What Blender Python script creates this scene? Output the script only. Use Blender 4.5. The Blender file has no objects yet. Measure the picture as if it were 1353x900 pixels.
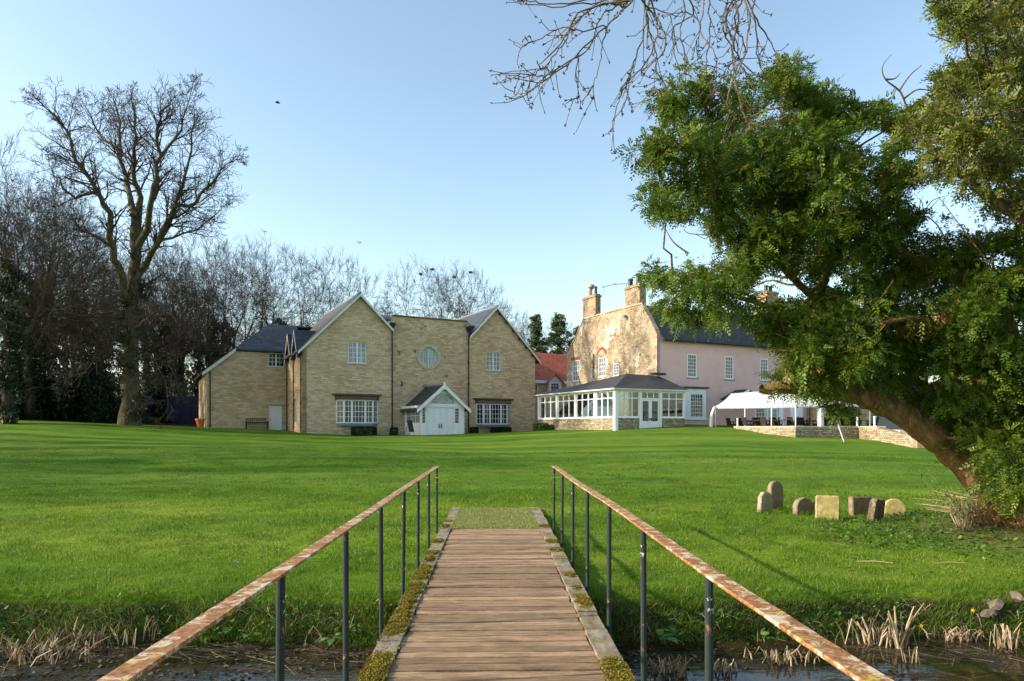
import bpy, math, random
import numpy as np
from mathutils import Vector, Matrix
from mathutils.geometry import tessellate_polygon

# ------------------------------------------------------------ camera, sky, sun
C = bpy.context.scene
COL = C.collection
F, CX, HY, CZ = 902.0, 676.5, 565.0, 1.6       # focal length in photo pixels, horizon row, eye height
cam = bpy.data.objects.new('camera', bpy.data.cameras.new('camera'))
COL.objects.link(cam)
cam.location = (0, 0, CZ)
cam.rotation_euler = (math.radians(90), 0, 0)
cam.data.lens = 24.0; cam.data.sensor_width = 36.0
cam.data.shift_y = 115.0 / 1353.0
cam.data.clip_start = 0.05; cam.data.clip_end = 6000
C.camera = cam

SUN_EL = 24.0
SUN_V = Vector((-1.0, -0.16, 0)).normalized()
w = bpy.data.worlds.new('World'); C.world = w; w.use_nodes = True
nt = w.node_tree
sky = nt.nodes.new('ShaderNodeTexSky'); sky.sky_type = 'NISHITA'; sky.sun_disc = False
sky.sun_elevation = math.radians(SUN_EL)
sky.sun_rotation = math.atan2(SUN_V.x, SUN_V.y)
sky.air_density = 1.0; sky.dust_density = 1.3; sky.ozone_density = 0.7
bg = nt.nodes['Background']; bg.inputs['Strength'].default_value = 0.15
tintn = nt.nodes.new('ShaderNodeMix'); tintn.data_type = 'RGBA'; tintn.blend_type = 'MULTIPLY'; tintn.inputs[0].default_value = 1
tintn.inputs[7].default_value = (1.06, 1.06, 0.97, 1)
nt.links.new(sky.outputs[0], tintn.inputs[6]); nt.links.new(tintn.outputs[2], bg.inputs['Color'])
sl = bpy.data.lights.new('sun', 'SUN'); sl.energy = 3.4; sl.angle = math.radians(0.5); sl.color = (1.0, 0.90, 0.74)
so = bpy.data.objects.new('sun', sl); COL.objects.link(so)
sv = Vector((SUN_V.x, SUN_V.y, math.tan(math.radians(SUN_EL)))).normalized()
so.rotation_euler = (-sv).to_track_quat('-Z', 'Y').to_euler()
so.location = (-40, -5, 30)
C.view_settings.view_transform = 'Standard'; C.view_settings.look = 'None'
C.view_settings.exposure = 1.1; C.view_settings.gamma = 1
C.cycles.max_bounces = 8; C.cycles.transparent_max_bounces = 12

# ------------------------------------------------------------ helpers
def at(px, py, Y):
    return Vector(((px - CX) / F * Y, Y, CZ + (HY - py) / F * Y))

def link(o, parent=None):
    COL.objects.link(o)
    if parent is not None: o.parent = parent
    return o

def tag(o, label=None, cat=None, group=None, kind=None):
    if label: o['label'] = label
    if cat: o['category'] = cat
    if group: o['group'] = group
    if kind: o['kind'] = kind
    return o

def empty(name, loc, rz=0.0):
    o = bpy.data.objects.new(name, None); COL.objects.link(o)
    o.empty_display_size = 0.3
    o.location = loc; o.rotation_euler = (0, 0, rz)
    return o

def mesh_np(name, V, faces_n, idx, mat, parent=None, smooth=False, attr=None, uv=None):
    """V (n,3); faces_n = verts per face (int) ; idx flat int array."""
    me = bpy.data.meshes.new(name)
    V = np.ascontiguousarray(V, dtype=np.float32)
    idx = np.ascontiguousarray(idx, dtype=np.int32).ravel()
    nf = len(idx) // faces_n
    me.vertices.add(len(V)); me.vertices.foreach_set('co', V.ravel())
    me.loops.add(len(idx)); me.loops.foreach_set('vertex_index', idx)
    me.polygons.add(nf)
    me.polygons.foreach_set('loop_start', np.arange(0, nf * faces_n, faces_n, dtype=np.int32))
    try: me.polygons.foreach_set('loop_total', np.full(nf, faces_n, dtype=np.int32))
    except Exception: pass
    me.polygons.foreach_set('use_smooth', np.full(nf, smooth, dtype=bool))
    if attr is not None:
        a = me.attributes.new('tint', 'FLOAT', 'POINT'); a.data.foreach_set('value', np.ascontiguousarray(attr, dtype=np.float32))
    if uv is not None:
        l = me.uv_layers.new(name='UVMap'); l.data.foreach_set('uv', np.ascontiguousarray(uv[idx], dtype=np.float32).ravel())
    me.update(calc_edges=True); me.validate()
    me.materials.append(mat)
    return link(bpy.data.objects.new(name, me), parent)

class MB:
    """collects polygons in a frame, builds ONE mesh object with metre-scaled UVs."""
    def __init__(s, z0=0.0): s.v = []; s.f = []; s.t = []; s.z0 = z0; s.tint = 0.5
    def face(s, pts):
        i = len(s.v)
        for p in pts: s.v.append((p[0], p[1], p[2] - s.z0)); s.t.append(s.tint)
        s.f.append(tuple(range(i, i + len(pts))))
    def mesh(s, vs, fs):
        i = len(s.v)
        for p in vs: s.v.append((p[0], p[1], p[2] - s.z0)); s.t.append(s.tint)
        for f in fs: s.f.append(tuple(k + i for k in f))
    def box(s, a0, a1, b0, b1, z0, z1, M=None):
        M = M or (lambda a, b, z: (a, b, z))
        vs = [M(a, b, z) for z in (z0, z1) for b in (b0, b1) for a in (a0, a1)]
        s.mesh(vs, [(0, 2, 3, 1), (4, 5, 7, 6), (0, 1, 5, 4), (1, 3, 7, 5), (3, 2, 6, 7), (2, 0, 4, 6)])
    def hexa(s, lo, hi):
        n = len(lo); vs = list(lo) + list(hi)
        s.mesh(vs, [tuple(range(n))[::-1], tuple(range(n, 2 * n))] + [(i, (i + 1) % n, n + (i + 1) % n, n + i) for i in range(n)])
    def slab(s, pts, th):
        """thick polygon: pts is the top, th downward"""
        s.hexa([(p[0], p[1], p[2] - th) for p in pts], pts)
    def tube(s, pts, rad, n=8, cap=True):
        pts = [Vector(p) for p in pts]
        if not hasattr(rad, '__len__'): rad = [rad] * len(pts)
        ref = Vector((0, 0, 1)) if abs((pts[-1] - pts[0]).normalized().z) < 0.8 else Vector((1, 0, 0))
        vs = []; fs = []
        for i, p in enumerate(pts):
            t = (pts[min(i + 1, len(pts) - 1)] - pts[max(i - 1, 0)]).normalized()
            u = t.cross(ref).normalized(); w_ = t.cross(u)
            for k in range(n):
                a = 2 * math.pi * k / n
                vs.append(p + (u * math.cos(a) + w_ * math.sin(a)) * rad[i])
        for i in range(len(pts) - 1):
            for k in range(n):
                k2 = (k + 1) % n
                fs.append((i * n + k, i * n + k2, (i + 1) * n + k2, (i + 1) * n + k))
        if cap:
            fs.append(tuple(range(n))[::-1]); fs.append(tuple(range((len(pts) - 1) * n, len(pts) * n)))
        s.mesh(vs, fs)
    def build(s, name, mat, parent=None, smooth=False):
        me = bpy.data.meshes.new(name)
        me.from_pydata(s.v, [], s.f)
        me.validate()
        l = me.uv_layers.new(name='UVMap')
        a = me.attributes.new('tint', 'FLOAT', 'POINT')
        a.data.foreach_set('value', s.t)
        for p in me.polygons:
            n = p.normal
            t = Vector((1, 0, 0)) if abs(n.z) > 0.97 else Vector((-n.y, n.x, 0)).normalized()
            if abs(t.x) > abs(t.y):
                if t.x < 0: t = -t
            elif t.y < 0: t = -t
            b = n.cross(t)
            if b.z < 0 or (abs(b.z) < 1e-4 and b.y < 0): b = -b
            for li in p.loop_indices:
                co = me.vertices[me.loops[li].vertex_index].co
                l.data[li].uv = (co.dot(t), co.dot(b))
            p.use_smooth = smooth
        me.materials.append(mat)
        return link(bpy.data.objects.new(name, me), parent)

def copy_tree(o, parent=None):
    c = o.copy(); COL.objects.link(c)
    if parent is not None: c.parent = parent
    for ch in [k for k in bpy.data.objects if k.parent == o]:
        copy_tree(ch, c)
    return c

# ------------------------------------------------------------ materials
def mat(name, base=(0.5, 0.5, 0.5), rough=0.8, metal=0.0, spec=0.3):
    m = bpy.data.materials.new(name); m.use_nodes = True
    b = m.node_tree.nodes['Principled BSDF']
    b.inputs['Base Color'].default_value = (*base, 1); b.inputs['Roughness'].default_value = rough
    b.inputs['Metallic'].default_value = metal; b.inputs['Specular IOR Level'].default_value = spec
    return m, m.node_tree, b

def N(t, kind, **kw):
    n = t.nodes.new(kind)
    for k, v in kw.items():
        if k in n.inputs: n.inputs[k].default_value = v
        else: setattr(n, k, v)
    return n

def ramp(t, fac, stops, interp='LINEAR'):
    r = t.nodes.new('ShaderNodeValToRGB'); r.color_ramp.interpolation = interp
    e = r.color_ramp.elements
    while len(e) < len(stops): e.new(0.5)
    for i, (p, c) in enumerate(stops):
        e[i].position = p; e[i].color = (*c, 1) if len(c) == 3 else c
    t.links.new(fac, r.inputs[0]); return r

def mix(t, fac, a, b, mode='MIX'):
    m = t.nodes.new('ShaderNodeMix'); m.data_type = 'RGBA'; m.blend_type = mode
    for s, v in ((m.inputs[0], fac), (m.inputs[6], a), (m.inputs[7], b)):
        if isinstance(v, (int, float)): s.default_value = v
        elif isinstance(v, tuple): s.default_value = (*v, 1) if len(v) == 3 else v
        else: t.links.new(v, s)
    return m.outputs[2]

def bump(t, b, h, strength=0.3, dist=0.02):
    n = N(t, 'ShaderNodeBump'); n.inputs['Strength'].default_value = strength; n.inputs['Distance'].default_value = dist
    t.links.new(h, n.inputs['Height']); t.links.new(n.outputs[0], b.inputs['Normal'])

def noise(t, scale, detail=4, rough=0.55, vec=None, dist=0.0):
    n = N(t, 'ShaderNodeTexNoise'); n.inputs['Scale'].default_value = scale; n.inputs['Detail'].default_value = detail
    n.inputs['Roughness'].default_value = rough; n.inputs['Distortion'].default_value = dist
    if vec is None:
        vec = getattr(t, '_oc', None)
        tc = t.nodes.new('ShaderNodeTexCoord'); vec = tc.outputs['Object']
    t.links.new(vec, n.inputs['Vector']); return n

def mapping(t, out, scale=(1, 1, 1)):
    tc = t.nodes.new('ShaderNodeTexCoord'); m = t.nodes.new('ShaderNodeMapping')
    m.inputs['Scale'].default_value = scale
    t.links.new(tc.outputs[out], m.inputs['Vector']); return m.outputs[0]

def stone(name, stops, bw=0.42, rh=0.16, mortar=(0.19, 0.16, 0.12), wear=0.35, blot=None, bs=0.5, msize=0.012):
    m, t, b = mat(name, rough=0.92, spec=0.15)
    uv = mapping(t, 'UV')
    # wobble
    nz = noise(t, 1.7, 2, vec=uv)
    add = N(t, 'ShaderNodeVectorMath', operation='MULTIPLY_ADD')
    t.links.new(nz.outputs['Color'], add.inputs[0]); add.inputs[1].default_value = (0.05, 0.05, 0)
    t.links.new(uv, add.inputs[2])
    br = N(t, 'ShaderNodeTexBrick'); br.offset = 0.47; br.squash = 1.3; br.squash_frequency = 3
    t.links.new(add.outputs[0], br.inputs['Vector'])
    br.inputs['Color1'].default_value = (0, 0, 0, 1); br.inputs['Color2'].default_value = (1, 1, 1, 1)
    br.inputs['Mortar'].default_value = (0.5, 0.5, 0.5, 1)
    br.inputs['Scale'].default_value = 1; br.inputs['Brick Width'].default_value = bw; br.inputs['Row Height'].default_value = rh
    br.inputs['Mortar Size'].default_value = msize; br.inputs['Mortar Smooth'].default_value = 0.3; br.inputs['Bias'].default_value = 0
    rc = ramp(t, br.outputs['Color'], stops)
    n1 = noise(t, 9, 5, 0.7, vec=uv); n2 = noise(t, bs, 5, 0.62, vec=uv)
    c = mix(t, wear, rc.outputs[0], ramp(t, n1.outputs[0], [(0.3, (0.35, 0.33, 0.28)), (0.5, (0.55, 0.55, 0.55)), (0.75, (0.95, 0.9, 0.8))]).outputs[0], 'OVERLAY')
    c = mix(t, br.outputs['Fac'], c, mortar)
    if blot:
        for (lo, hi, colr, sc) in blot:
            nb = noise(t, sc, 6, 0.68, vec=uv, dist=0.4)
            c = mix(t, ramp(t, nb.outputs[0], [(lo, (0, 0, 0)), (hi, (1, 1, 1))]).outputs[0], c, colr)
    c = mix(t, 0.5, c, ramp(t, n2.outputs[0], [(0.3, (0.36, 0.36, 0.36)), (0.7, (0.64, 0.62, 0.6))]).outputs[0], 'OVERLAY')
    t.links.new(c, b.inputs['Base Color'])
    h = mix(t, br.outputs['Fac'], n1.outputs['Fac'], (0, 0, 0))
    bump(t, b, h, 0.6, 0.03)
    return m

def slate(name, c0, c1, rw=0.3, rh=0.22, moss=None, rough=0.6, wear=0.4):
    m, t, b = mat(name, rough=rough, spec=0.3)
    uv = mapping(t, 'UV')
    br = N(t, 'ShaderNodeTexBrick'); br.offset = 0.5
    t.links.new(uv, br.inputs['Vector'])
    br.inputs['Color1'].default_value = (*c0, 1); br.inputs['Color2'].default_value = (*c1, 1)
    br.inputs['Mortar'].default_value = tuple(x * 0.35 for x in c0) + (1,)
    br.inputs['Scale'].default_value = 1; br.inputs['Brick Width'].default_value = rw; br.inputs['Row Height'].default_value = rh
    br.inputs['Mortar Size'].default_value = 0.012; br.inputs['Mortar Smooth'].default_value = 0.1
    n2 = noise(t, 0.9, 6, 0.7, vec=uv)
    c = mix(t, wear, br.outputs['Color'], ramp(t, n2.outputs[0], [(0.35, (0.3, 0.3, 0.3)), (0.65, (0.72, 0.7, 0.66))]).outputs[0], 'OVERLAY')
    if moss:
        n3 = noise(t, 1.3, 7, 0.75, vec=uv)
        c = mix(t, ramp(t, n3.outputs[0], [(0.52, (0, 0, 0)), (0.66, (1, 1, 1))]).outputs[0], c, moss)
    t.links.new(c, b.inputs['Base Color'])
    bump(t, b, br.outputs['Color'], 0.35, 0.02)
    return m

def plain(name, col, rough=0.6, var=0.12, sc=3.0, spec=0.3, bmp=0.0, metal=0.0, coord='Object', stain=None):
    m, t, b = mat(name, col, rough, metal, spec)
    v = mapping(t, coord)
    n = noise(t, sc, 6, 0.65, vec=v)
    c = mix(t, ramp(t, n.outputs[0], [(0.3, (0, 0, 0)), (0.7, (1, 1, 1))]).outputs[0], tuple(x * (1 - var) for x in col), tuple(min(1, x * (1 + var)) for x in col))
    if stain:
        n4 = noise(t, stain[2], 7, 0.7, vec=v)
        c = mix(t, ramp(t, n4.outputs[0], [(stain[0], (0, 0, 0)), (stain[1], (1, 1, 1))]).outputs[0], c, stain[3])
    t.links.new(c, b.inputs['Base Color'])
    if bmp:
        n5 = noise(t, sc * 8, 6, 0.7, vec=v); bump(t, b, n5.outputs[0], bmp, 0.02)
    return m

def leafmat(name, stops, trans=0.35, rough=0.55, sp=0.25):
    m, t, b = mat(name, rough=rough, spec=sp)
    a = N(t, 'ShaderNodeAttribute', attribute_name='tint')
    r = ramp(t, a.outputs['Fac'], stops)
    t.links.new(r.outputs[0], b.inputs['Base Color'])
    tr = N(t, 'ShaderNodeBsdfTranslucent'); t.links.new(r.outputs[0], tr.inputs['Color'])
    ms = N(t, 'ShaderNodeMixShader'); ms.inputs[0].default_value = trans
    out = t.nodes['Material Output']
    t.links.new(b.outputs[0], ms.inputs[1]); t.links.new(tr.outputs[0], ms.inputs[2]); t.links.new(ms.outputs[0], out.inputs['Surface'])
    return m

M = {}
M['stone'] = stone('buff_coursed_stone', [(0.0, (0.45, 0.315, 0.185)), (0.35, (0.53, 0.385, 0.24)), (0.65, (0.58, 0.43, 0.28)), (1.0, (0.65, 0.51, 0.355))], bw=0.42, rh=0.15, mortar=(0.36, 0.28, 0.19), bs=0.35)
M['stone_mid'] = stone('stained_coursed_stone', [(0.0, (0.42, 0.295, 0.175)), (0.4, (0.52, 0.375, 0.235)), (1.0, (0.61, 0.475, 0.33))], bw=0.42, rh=0.15, mortar=(0.34, 0.265, 0.18), bs=0.35,
                       blot=[(0.60, 0.66, (0.13, 0.10, 0.06), 1.5)])
M['rubble'] = stone('weathered_gable_rubble', [(0.0, (0.34, 0.26, 0.175)), (0.5, (0.41, 0.32, 0.22)), (1.0, (0.49, 0.40, 0.29))], bw=0.34, rh=0.15, mortar=(0.40, 0.32, 0.23), wear=0.85,
                    blot=[(0.46, 0.68, (0.23, 0.16, 0.095), 0.6), (0.55, 0.60, (0.68, 0.59, 0.48), 0.55), (0.57, 0.63, (0.17, 0.125, 0.08), 2.4)], bs=0.3, msize=0.02)
M['chimney_stone'] = stone('sooty_chimney_stone', [(0.0, (0.25, 0.18, 0.11)), (1.0, (0.40, 0.30, 0.20))], bw=0.3, rh=0.15, wear=0.8, blot=[(0.5, 0.65, (0.14, 0.11, 0.08), 1.2)])
M['tan_ashlar'] = stone('warm_tan_stone', [(0.0, (0.34, 0.23, 0.11)), (1.0, (0.56, 0.40, 0.22))], bw=0.4, rh=0.2)
M['drystone'] = stone('terrace_rubble_stone', [(0.0, (0.22, 0.17, 0.11)), (0.5, (0.38, 0.30, 0.2)), (1.0, (0.56, 0.47, 0.34))], bw=0.24, rh=0.1, mortar=(0.14, 0.11, 0.08), wear=0.6, msize=0.018)
M['coping'] = plain('pale_coping_stone', (0.5, 0.43, 0.33), 0.9, 0.2, 4, bmp=0.3)
M['pink'] = plain('pink_limewash_render', (0.66, 0.43, 0.40), 0.9, 0.08, 0.9, bmp=0.25, coord='UV', stain=(0.52, 0.8, 0.6, (0.55, 0.39, 0.35)))
M['brick'] = slate('red_brick', (0.30, 0.09, 0.05), (0.40, 0.14, 0.08), 0.22, 0.075)
M['slate'] = slate('blue_grey_slate', (0.035, 0.045, 0.06), (0.065, 0.075, 0.095), wear=0.5)
M['slate_warm'] = slate('lichened_slate', (0.055, 0.05, 0.05), (0.09, 0.08, 0.075), moss=(0.11, 0.075, 0.045))
M['slate_old'] = slate('old_grey_slate', (0.030, 0.032, 0.038), (0.052, 0.054, 0.062), moss=(0.062, 0.055, 0.045))
M['redtile'] = slate('red_clay_tile', (0.33, 0.075, 0.035), (0.45, 0.12, 0.06), 0.25, 0.3, wear=0.5)
M['white'] = plain('white_gloss_paint', (0.76, 0.77, 0.78), 0.45, 0.05, 2, stain=(0.66, 0.8, 3, (0.6, 0.6, 0.55)))
M['offwhite'] = plain('painted_bargeboard', (0.62, 0.61, 0.56), 0.6, 0.1, 2)
M['black'] = plain('black_iron_paint', (0.018, 0.018, 0.02), 0.4, 0.3, 5)
M['lead'] = plain('grey_lead', (0.2, 0.22, 0.25), 0.55, 0.15, 3)
M['dark_wood'] = plain('dark_timber', (0.05, 0.03, 0.02), 0.7, 0.3, 5)
M['rattan'] = plain('dark_woven_rattan', (0.03, 0.022, 0.018), 0.6, 0.3, 30)
M['terracotta'] = plain('terracotta', (0.55, 0.13, 0.045), 0.8, 0.15, 6)
M['paving'] = plain('terrace_paving', (0.36, 0.32, 0.26), 0.9, 0.15, 2, bmp=0.2)
M['navy'] = plain('navy_hoarding_paint', (0.012, 0.014, 0.05), 0.6, 0.2, 1)
M['canvas'] = plain('white_pvc_canvas', (0.68, 0.68, 0.67), 0.6, 0.07, 1.5)
M['curtain'] = plain('pale_curtain', (0.6, 0.62, 0.62), 0.9, 0.1, 4)
M['red_cloth'] = plain('red_cushion', (0.4, 0.03, 0.025), 0.8, 0.1, 4)
M['plank'] = plain('brown_board', (0.25, 0.14, 0.09), 0.8, 0.2, 3)
M['brown_trim'] = plain('weathered_stone_drip', (0.12, 0.075, 0.045), 0.9, 0.3, 5)
M['interior'] = plain('dim_interior_wall', (0.33, 0.27, 0.18), 0.9, 0.1, 1)
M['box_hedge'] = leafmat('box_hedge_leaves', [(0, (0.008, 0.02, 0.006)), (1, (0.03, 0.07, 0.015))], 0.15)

def glass_dark():
    m, t, b = mat('window_glass', (0.014, 0.017, 0.02), 0.06, 0, 0.5)
    n = noise(t, 0.6, 3, 0.5); c = ramp(t, n.outputs[0], [(0.4, (0.01, 0.012, 0.014)), (0.65, (0.06, 0.065, 0.06))])
    t.links.new(c.outputs[0], b.inputs['Base Color'])
    n2 = noise(t, 1.6, 2, 0.5); bump(t, b, n2.outputs[0], 0.06, 0.05)
    return m
M['glass'] = glass_dark()
def glass_curt():
    m, t, b = mat('curtained_window_glass', (0.3, 0.35, 0.38), 0.08, 0, 0.6)
    v = mapping(t, 'Object', (14, 14, 0.6)); n = noise(t, 1, 3, 0.5, vec=v)
    c = ramp(t, n.outputs[0], [(0.35, (0.10, 0.13, 0.16)), (0.7, (0.42, 0.47, 0.5))])
    t.links.new(c.outputs[0], b.inputs['Base Color']); return m
M['glass_curtain'] = glass_curt()
def glass_clear():
    m, t, b = mat('conservatory_glass', (1, 1, 1), 0.02)
    t.nodes.remove(b)
    tr = N(t, 'ShaderNodeBsdfTransparent'); tr.inputs[0].default_value = (0.80, 0.84, 0.82, 1)
    gl = N(t, 'ShaderNodeBsdfGlossy'); gl.inputs['Roughness'].default_value = 0.03; gl.inputs[0].default_value = (0.9, 0.9, 0.9, 1)
    fr = N(t, 'ShaderNodeFresnel'); fr.inputs[0].default_value = 1.7
    ms = N(t, 'ShaderNodeMixShader'); t.links.new(fr.outputs[0], ms.inputs[0])
    t.links.new(tr.outputs[0], ms.inputs[1]); t.links.new(gl.outputs[0], ms.inputs[2])
    t.links.new(ms.outputs[0], t.nodes['Material Output'].inputs['Surface']); return m
M['glass_clear'] = glass_clear()

def rust(name, paint, rustc, lo, hi, sc, chip=None):
    m, t, b = mat(name, rough=0.75, spec=0.3)
    v = mapping(t, 'Object'); n = noise(t, sc, 8, 0.72, vec=v, dist=0.6); n2 = noise(t, sc * 4, 6, 0.7, vec=v); n3 = noise(t, sc * 0.6, 7, 0.75, vec=v, dist=1.0)
    rc = ramp(t, n2.outputs[0], [(0.3, tuple(x * 0.35 for x in rustc)), (0.5, rustc), (0.72, (0.44, 0.23, 0.085))])
    c = mix(t, ramp(t, n.outputs[0], [(lo, (0, 0, 0)), (hi, (1, 1, 1))]).outputs[0], rc.outputs[0], paint)
    if chip: c = mix(t, ramp(t, n3.outputs[0], [(chip[0], (0, 0, 0)), (chip[0] + 0.02, (1, 1, 1))]).outputs[0], c, chip[1])
    t.links.new(c, b.inputs['Base Color'])
    h = mix(t, 0.5, n.outputs[0], n2.outputs[0]); bump(t, b, h, 0.7, 0.004)
    return m
M['rail'] = rust('rusted_rail_paint', (0.50, 0.42, 0.29), (0.25, 0.11, 0.04), 0.51, 0.57, 13, chip=(0.60, (0.42, 0.30, 0.05)))
M['post'] = rust('flaking_green_post_paint', (0.017, 0.028, 0.026), (0.26, 0.09, 0.03), 0.36, 0.39, 7, chip=(0.62, (0.62, 0.58, 0.46)))

def deckmat():
    m, t, b = mat('weathered_deck_boards', rough=0.88, spec=0.2)
    a = N(t, 'ShaderNodeAttribute', attribute_name='tint')
    v = mapping(t, 'Object', (3.0, 26, 4)); n = noise(t, 1, 9, 0.85, vec=v, dist=0.9)
    v2 = mapping(t, 'Object', (1.4, 4, 1)); n2 = noise(t, 1.2, 6, 0.7, vec=v2)
    v3 = mapping(t, 'Object', (9, 70, 9)); n3 = noise(t, 1.0, 5, 0.8, vec=v3)
    base = ramp(t, n.outputs[0], [(0.25, (0.07, 0.042, 0.026)), (0.42, (0.25, 0.165, 0.10)), (0.58, (0.39, 0.275, 0.175)), (0.8, (0.56, 0.43, 0.30))])
    c = mix(t, 0.75, base.outputs[0], ramp(t, a.outputs['Fac'], [(0, (0.30, 0.29, 0.28)), (1, (0.68, 0.66, 0.64))]).outputs[0], 'OVERLAY')
    c = mix(t, ramp(t, n2.outputs[0], [(0.48, (0, 0, 0)), (0.7, (0.8, 0.8, 0.8))]).outputs[0], c, (0.13, 0.08, 0.045))
    c = mix(t, 0.55, c, ramp(t, n3.outputs[0], [(0.3, (0.12, 0.12, 0.12)), (0.7, (0.80, 0.78, 0.74))]).outputs[0], 'OVERLAY')
    t.links.new(c, b.inputs['Base Color']); bump(t, b, n3.outputs[0], 1.0, 0.008); return m
M['deck'] = deckmat()
def edgemat():
    m, t, b = mat('lichened_edge_timber', rough=0.9, spec=0.15)
    v = mapping(t, 'Object', (8, 3, 4)); n = noise(t, 1, 7, 0.75, vec=v); v2 = mapping(t, 'Object'); n2 = noise(t, 3.2, 8, 0.75, vec=v2); n3 = noise(t, 25, 5, 0.7, vec=v2)
    c = ramp(t, n.outputs[0], [(0.3, (0.07, 0.05, 0.035)), (0.5, (0.22, 0.18, 0.13)), (0.72, (0.40, 0.36, 0.30))]).outputs[0]
    c = mix(t, ramp(t, n2.outputs[0], [(0.52, (0, 0, 0)), (0.62, (1, 1, 1))]).outputs[0], c, ramp(t, n3.outputs[0], [(0.3, (0.10, 0.085, 0.02)), (0.7, (0.34, 0.25, 0.05))]).outputs[0])
    t.links.new(c, b.inputs['Base Color']); bump(t, b, n3.outputs[0], 0.6, 0.01); return m
M['edge'] = edgemat()
M['moss'] = leafmat('golden_moss', [(0, (0.07, 0.055, 0.012)), (0.5, (0.20, 0.155, 0.025)), (1, (0.34, 0.28, 0.045))], 0.2, 0.9, 0.1)
M['mat'] = leafmat('artificial_turf', [(0, (0.17, 0.19, 0.06)), (1, (0.32, 0.33, 0.13))], 0.1, 0.9, 0.1)
M['grass_blade'] = leafmat('lawn_grass_blades', [(0, (0.040, 0.10, 0.006)), (0.45, (0.095, 0.195, 0.010)), (0.8, (0.17, 0.27, 0.02)), (0.93, (0.33, 0.34, 0.07)), (1, (0.42, 0.34, 0.15))], 0.4, 0.6, 0.2)
M['bank_leaf'] = leafmat('bank_herb_leaves', [(0, (0.02, 0.06, 0.012)), (0.7, (0.07, 0.17, 0.025)), (1, (0.17, 0.27, 0.06))], 0.3, 0.45, 0.35)
M['dead_reed'] = leafmat('dead_reed_straw', [(0, (0.08, 0.055, 0.03)), (0.5, (0.30, 0.21, 0.12)), (1, (0.60, 0.47, 0.30))], 0.15, 0.7, 0.2)
M['yew_leaf'] = leafmat('yew_needles', [(0, (0.035, 0.075, 0.010)), (0.4, (0.080, 0.145, 0.014)), (0.75, (0.16, 0.225, 0.02)), (0.9, (0.25, 0.28, 0.03)), (0.93, (0.45, 0.17, 0.06)), (1, (0.55, 0.30, 0.14))], 0.38, 0.5, 0.3)
M['loose_leaf'] = leafmat('olive_evergreen_leaves', [(0, (0.05, 0.08, 0.012)), (0.5, (0.12, 0.15, 0.02)), (1, (0.26, 0.26, 0.05))], 0.3, 0.5, 0.3)
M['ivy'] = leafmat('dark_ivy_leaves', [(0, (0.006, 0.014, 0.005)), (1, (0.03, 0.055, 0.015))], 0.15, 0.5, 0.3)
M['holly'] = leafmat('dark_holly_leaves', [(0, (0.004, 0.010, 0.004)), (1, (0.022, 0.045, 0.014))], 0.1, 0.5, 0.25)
M['pine_leaf'] = leafmat('pine_needles', [(0, (0.035, 0.06, 0.022)), (1, (0.13, 0.17, 0.06))], 0.15)

def bark(name, c0, c1, moss=None, sc=6, ml=(0.5, 0.62)):
    m, t, b = mat(name, rough=0.95, spec=0.1)
    v = mapping(t, 'Object', (1, 1, 0.35)); n = noise(t, sc, 7, 0.75, vec=v, dist=0.5); v2 = mapping(t, 'Object'); n2 = noise(t, sc * 0.35, 6, 0.7, vec=v2)
    c = ramp(t, n.outputs[0], [(0.32, tuple(x * 0.4 for x in c0)), (0.5, c0), (0.7, c1)]).outputs[0]
    if moss: c = mix(t, ramp(t, n2.outputs[0], [(ml[0], (0, 0, 0)), (ml[1], (1, 1, 1))]).outputs[0], c, moss)
    t.links.new(c, b.inputs['Base Color']); bump(t, b, n.outputs[0], 1.0, 0.10); return m
M['bark'] = bark('grey_brown_bark', (0.10, 0.08, 0.052), (0.20, 0.165, 0.11), moss=(0.13, 0.12, 0.05))
M['bark_far'] = bark('dull_twig_bark', (0.072, 0.055, 0.04), (0.125, 0.098, 0.072), sc=3)
M['bark_yew'] = bark('russet_yew_bark', (0.27, 0.145, 0.075), (0.54, 0.35, 0.20), moss=(0.17, 0.15, 0.04), sc=9, ml=(0.46, 0.60))
M['twig'] = bark('pale_ash_twig', (0.22, 0.175, 0.12), (0.38, 0.31, 0.22), sc=8)
M['rock'] = plain('grey_brown_rock', (0.20, 0.155, 0.11), 0.9, 0.4, 12, bmp=1.0, stain=(0.6, 0.7, 5, (0.2, 0.18, 0.06)))

# ------------------------------------------------------------ terrain
def sstep(a, b, x):
    t = np.clip((x - a) / (b - a), 0, 1); return t * t * (3 - 2 * t)
def vnoise(x, y, seed=0):
    x = np.asarray(x, float); y = np.asarray(y, float)
    xi = np.floor(x).astype(np.int64); yi = np.floor(y).astype(np.int64); fx = x - xi; fy = y - yi
    fx = fx * fx * (3 - 2 * fx); fy = fy * fy * (3 - 2 * fy)
    def h(a, b):
        n = (a * 374761393 + b * 668265263 + seed * 1442695) & 0xffffffff
        n = ((n ^ (n >> 13)) * 1274126177) & 0xffffffff
        return ((n ^ (n >> 16)) & 0xffff) / 65535.0
    return (h(xi, yi) * (1 - fx) + h(xi + 1, yi) * fx) * (1 - fy) + (h(xi, yi + 1) * (1 - fx) + h(xi + 1, yi + 1) * fx) * fy - 0.5
def fbm(x, y, seed=0, o=4):
    r = 0; a = 1.0
    for i in range(o):
        r = r + a * vnoise(x * 2 ** i, y * 2 ** i, seed + i * 7); a *= 0.5
    return r
WATER_Z = -0.60
def edge_y(x):
    x = np.asarray(x, float)
    return 7.0 + 0.35 * fbm(x * 0.7, x * 0 + 3.3, 5, 3) + 0.02 * x
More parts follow.
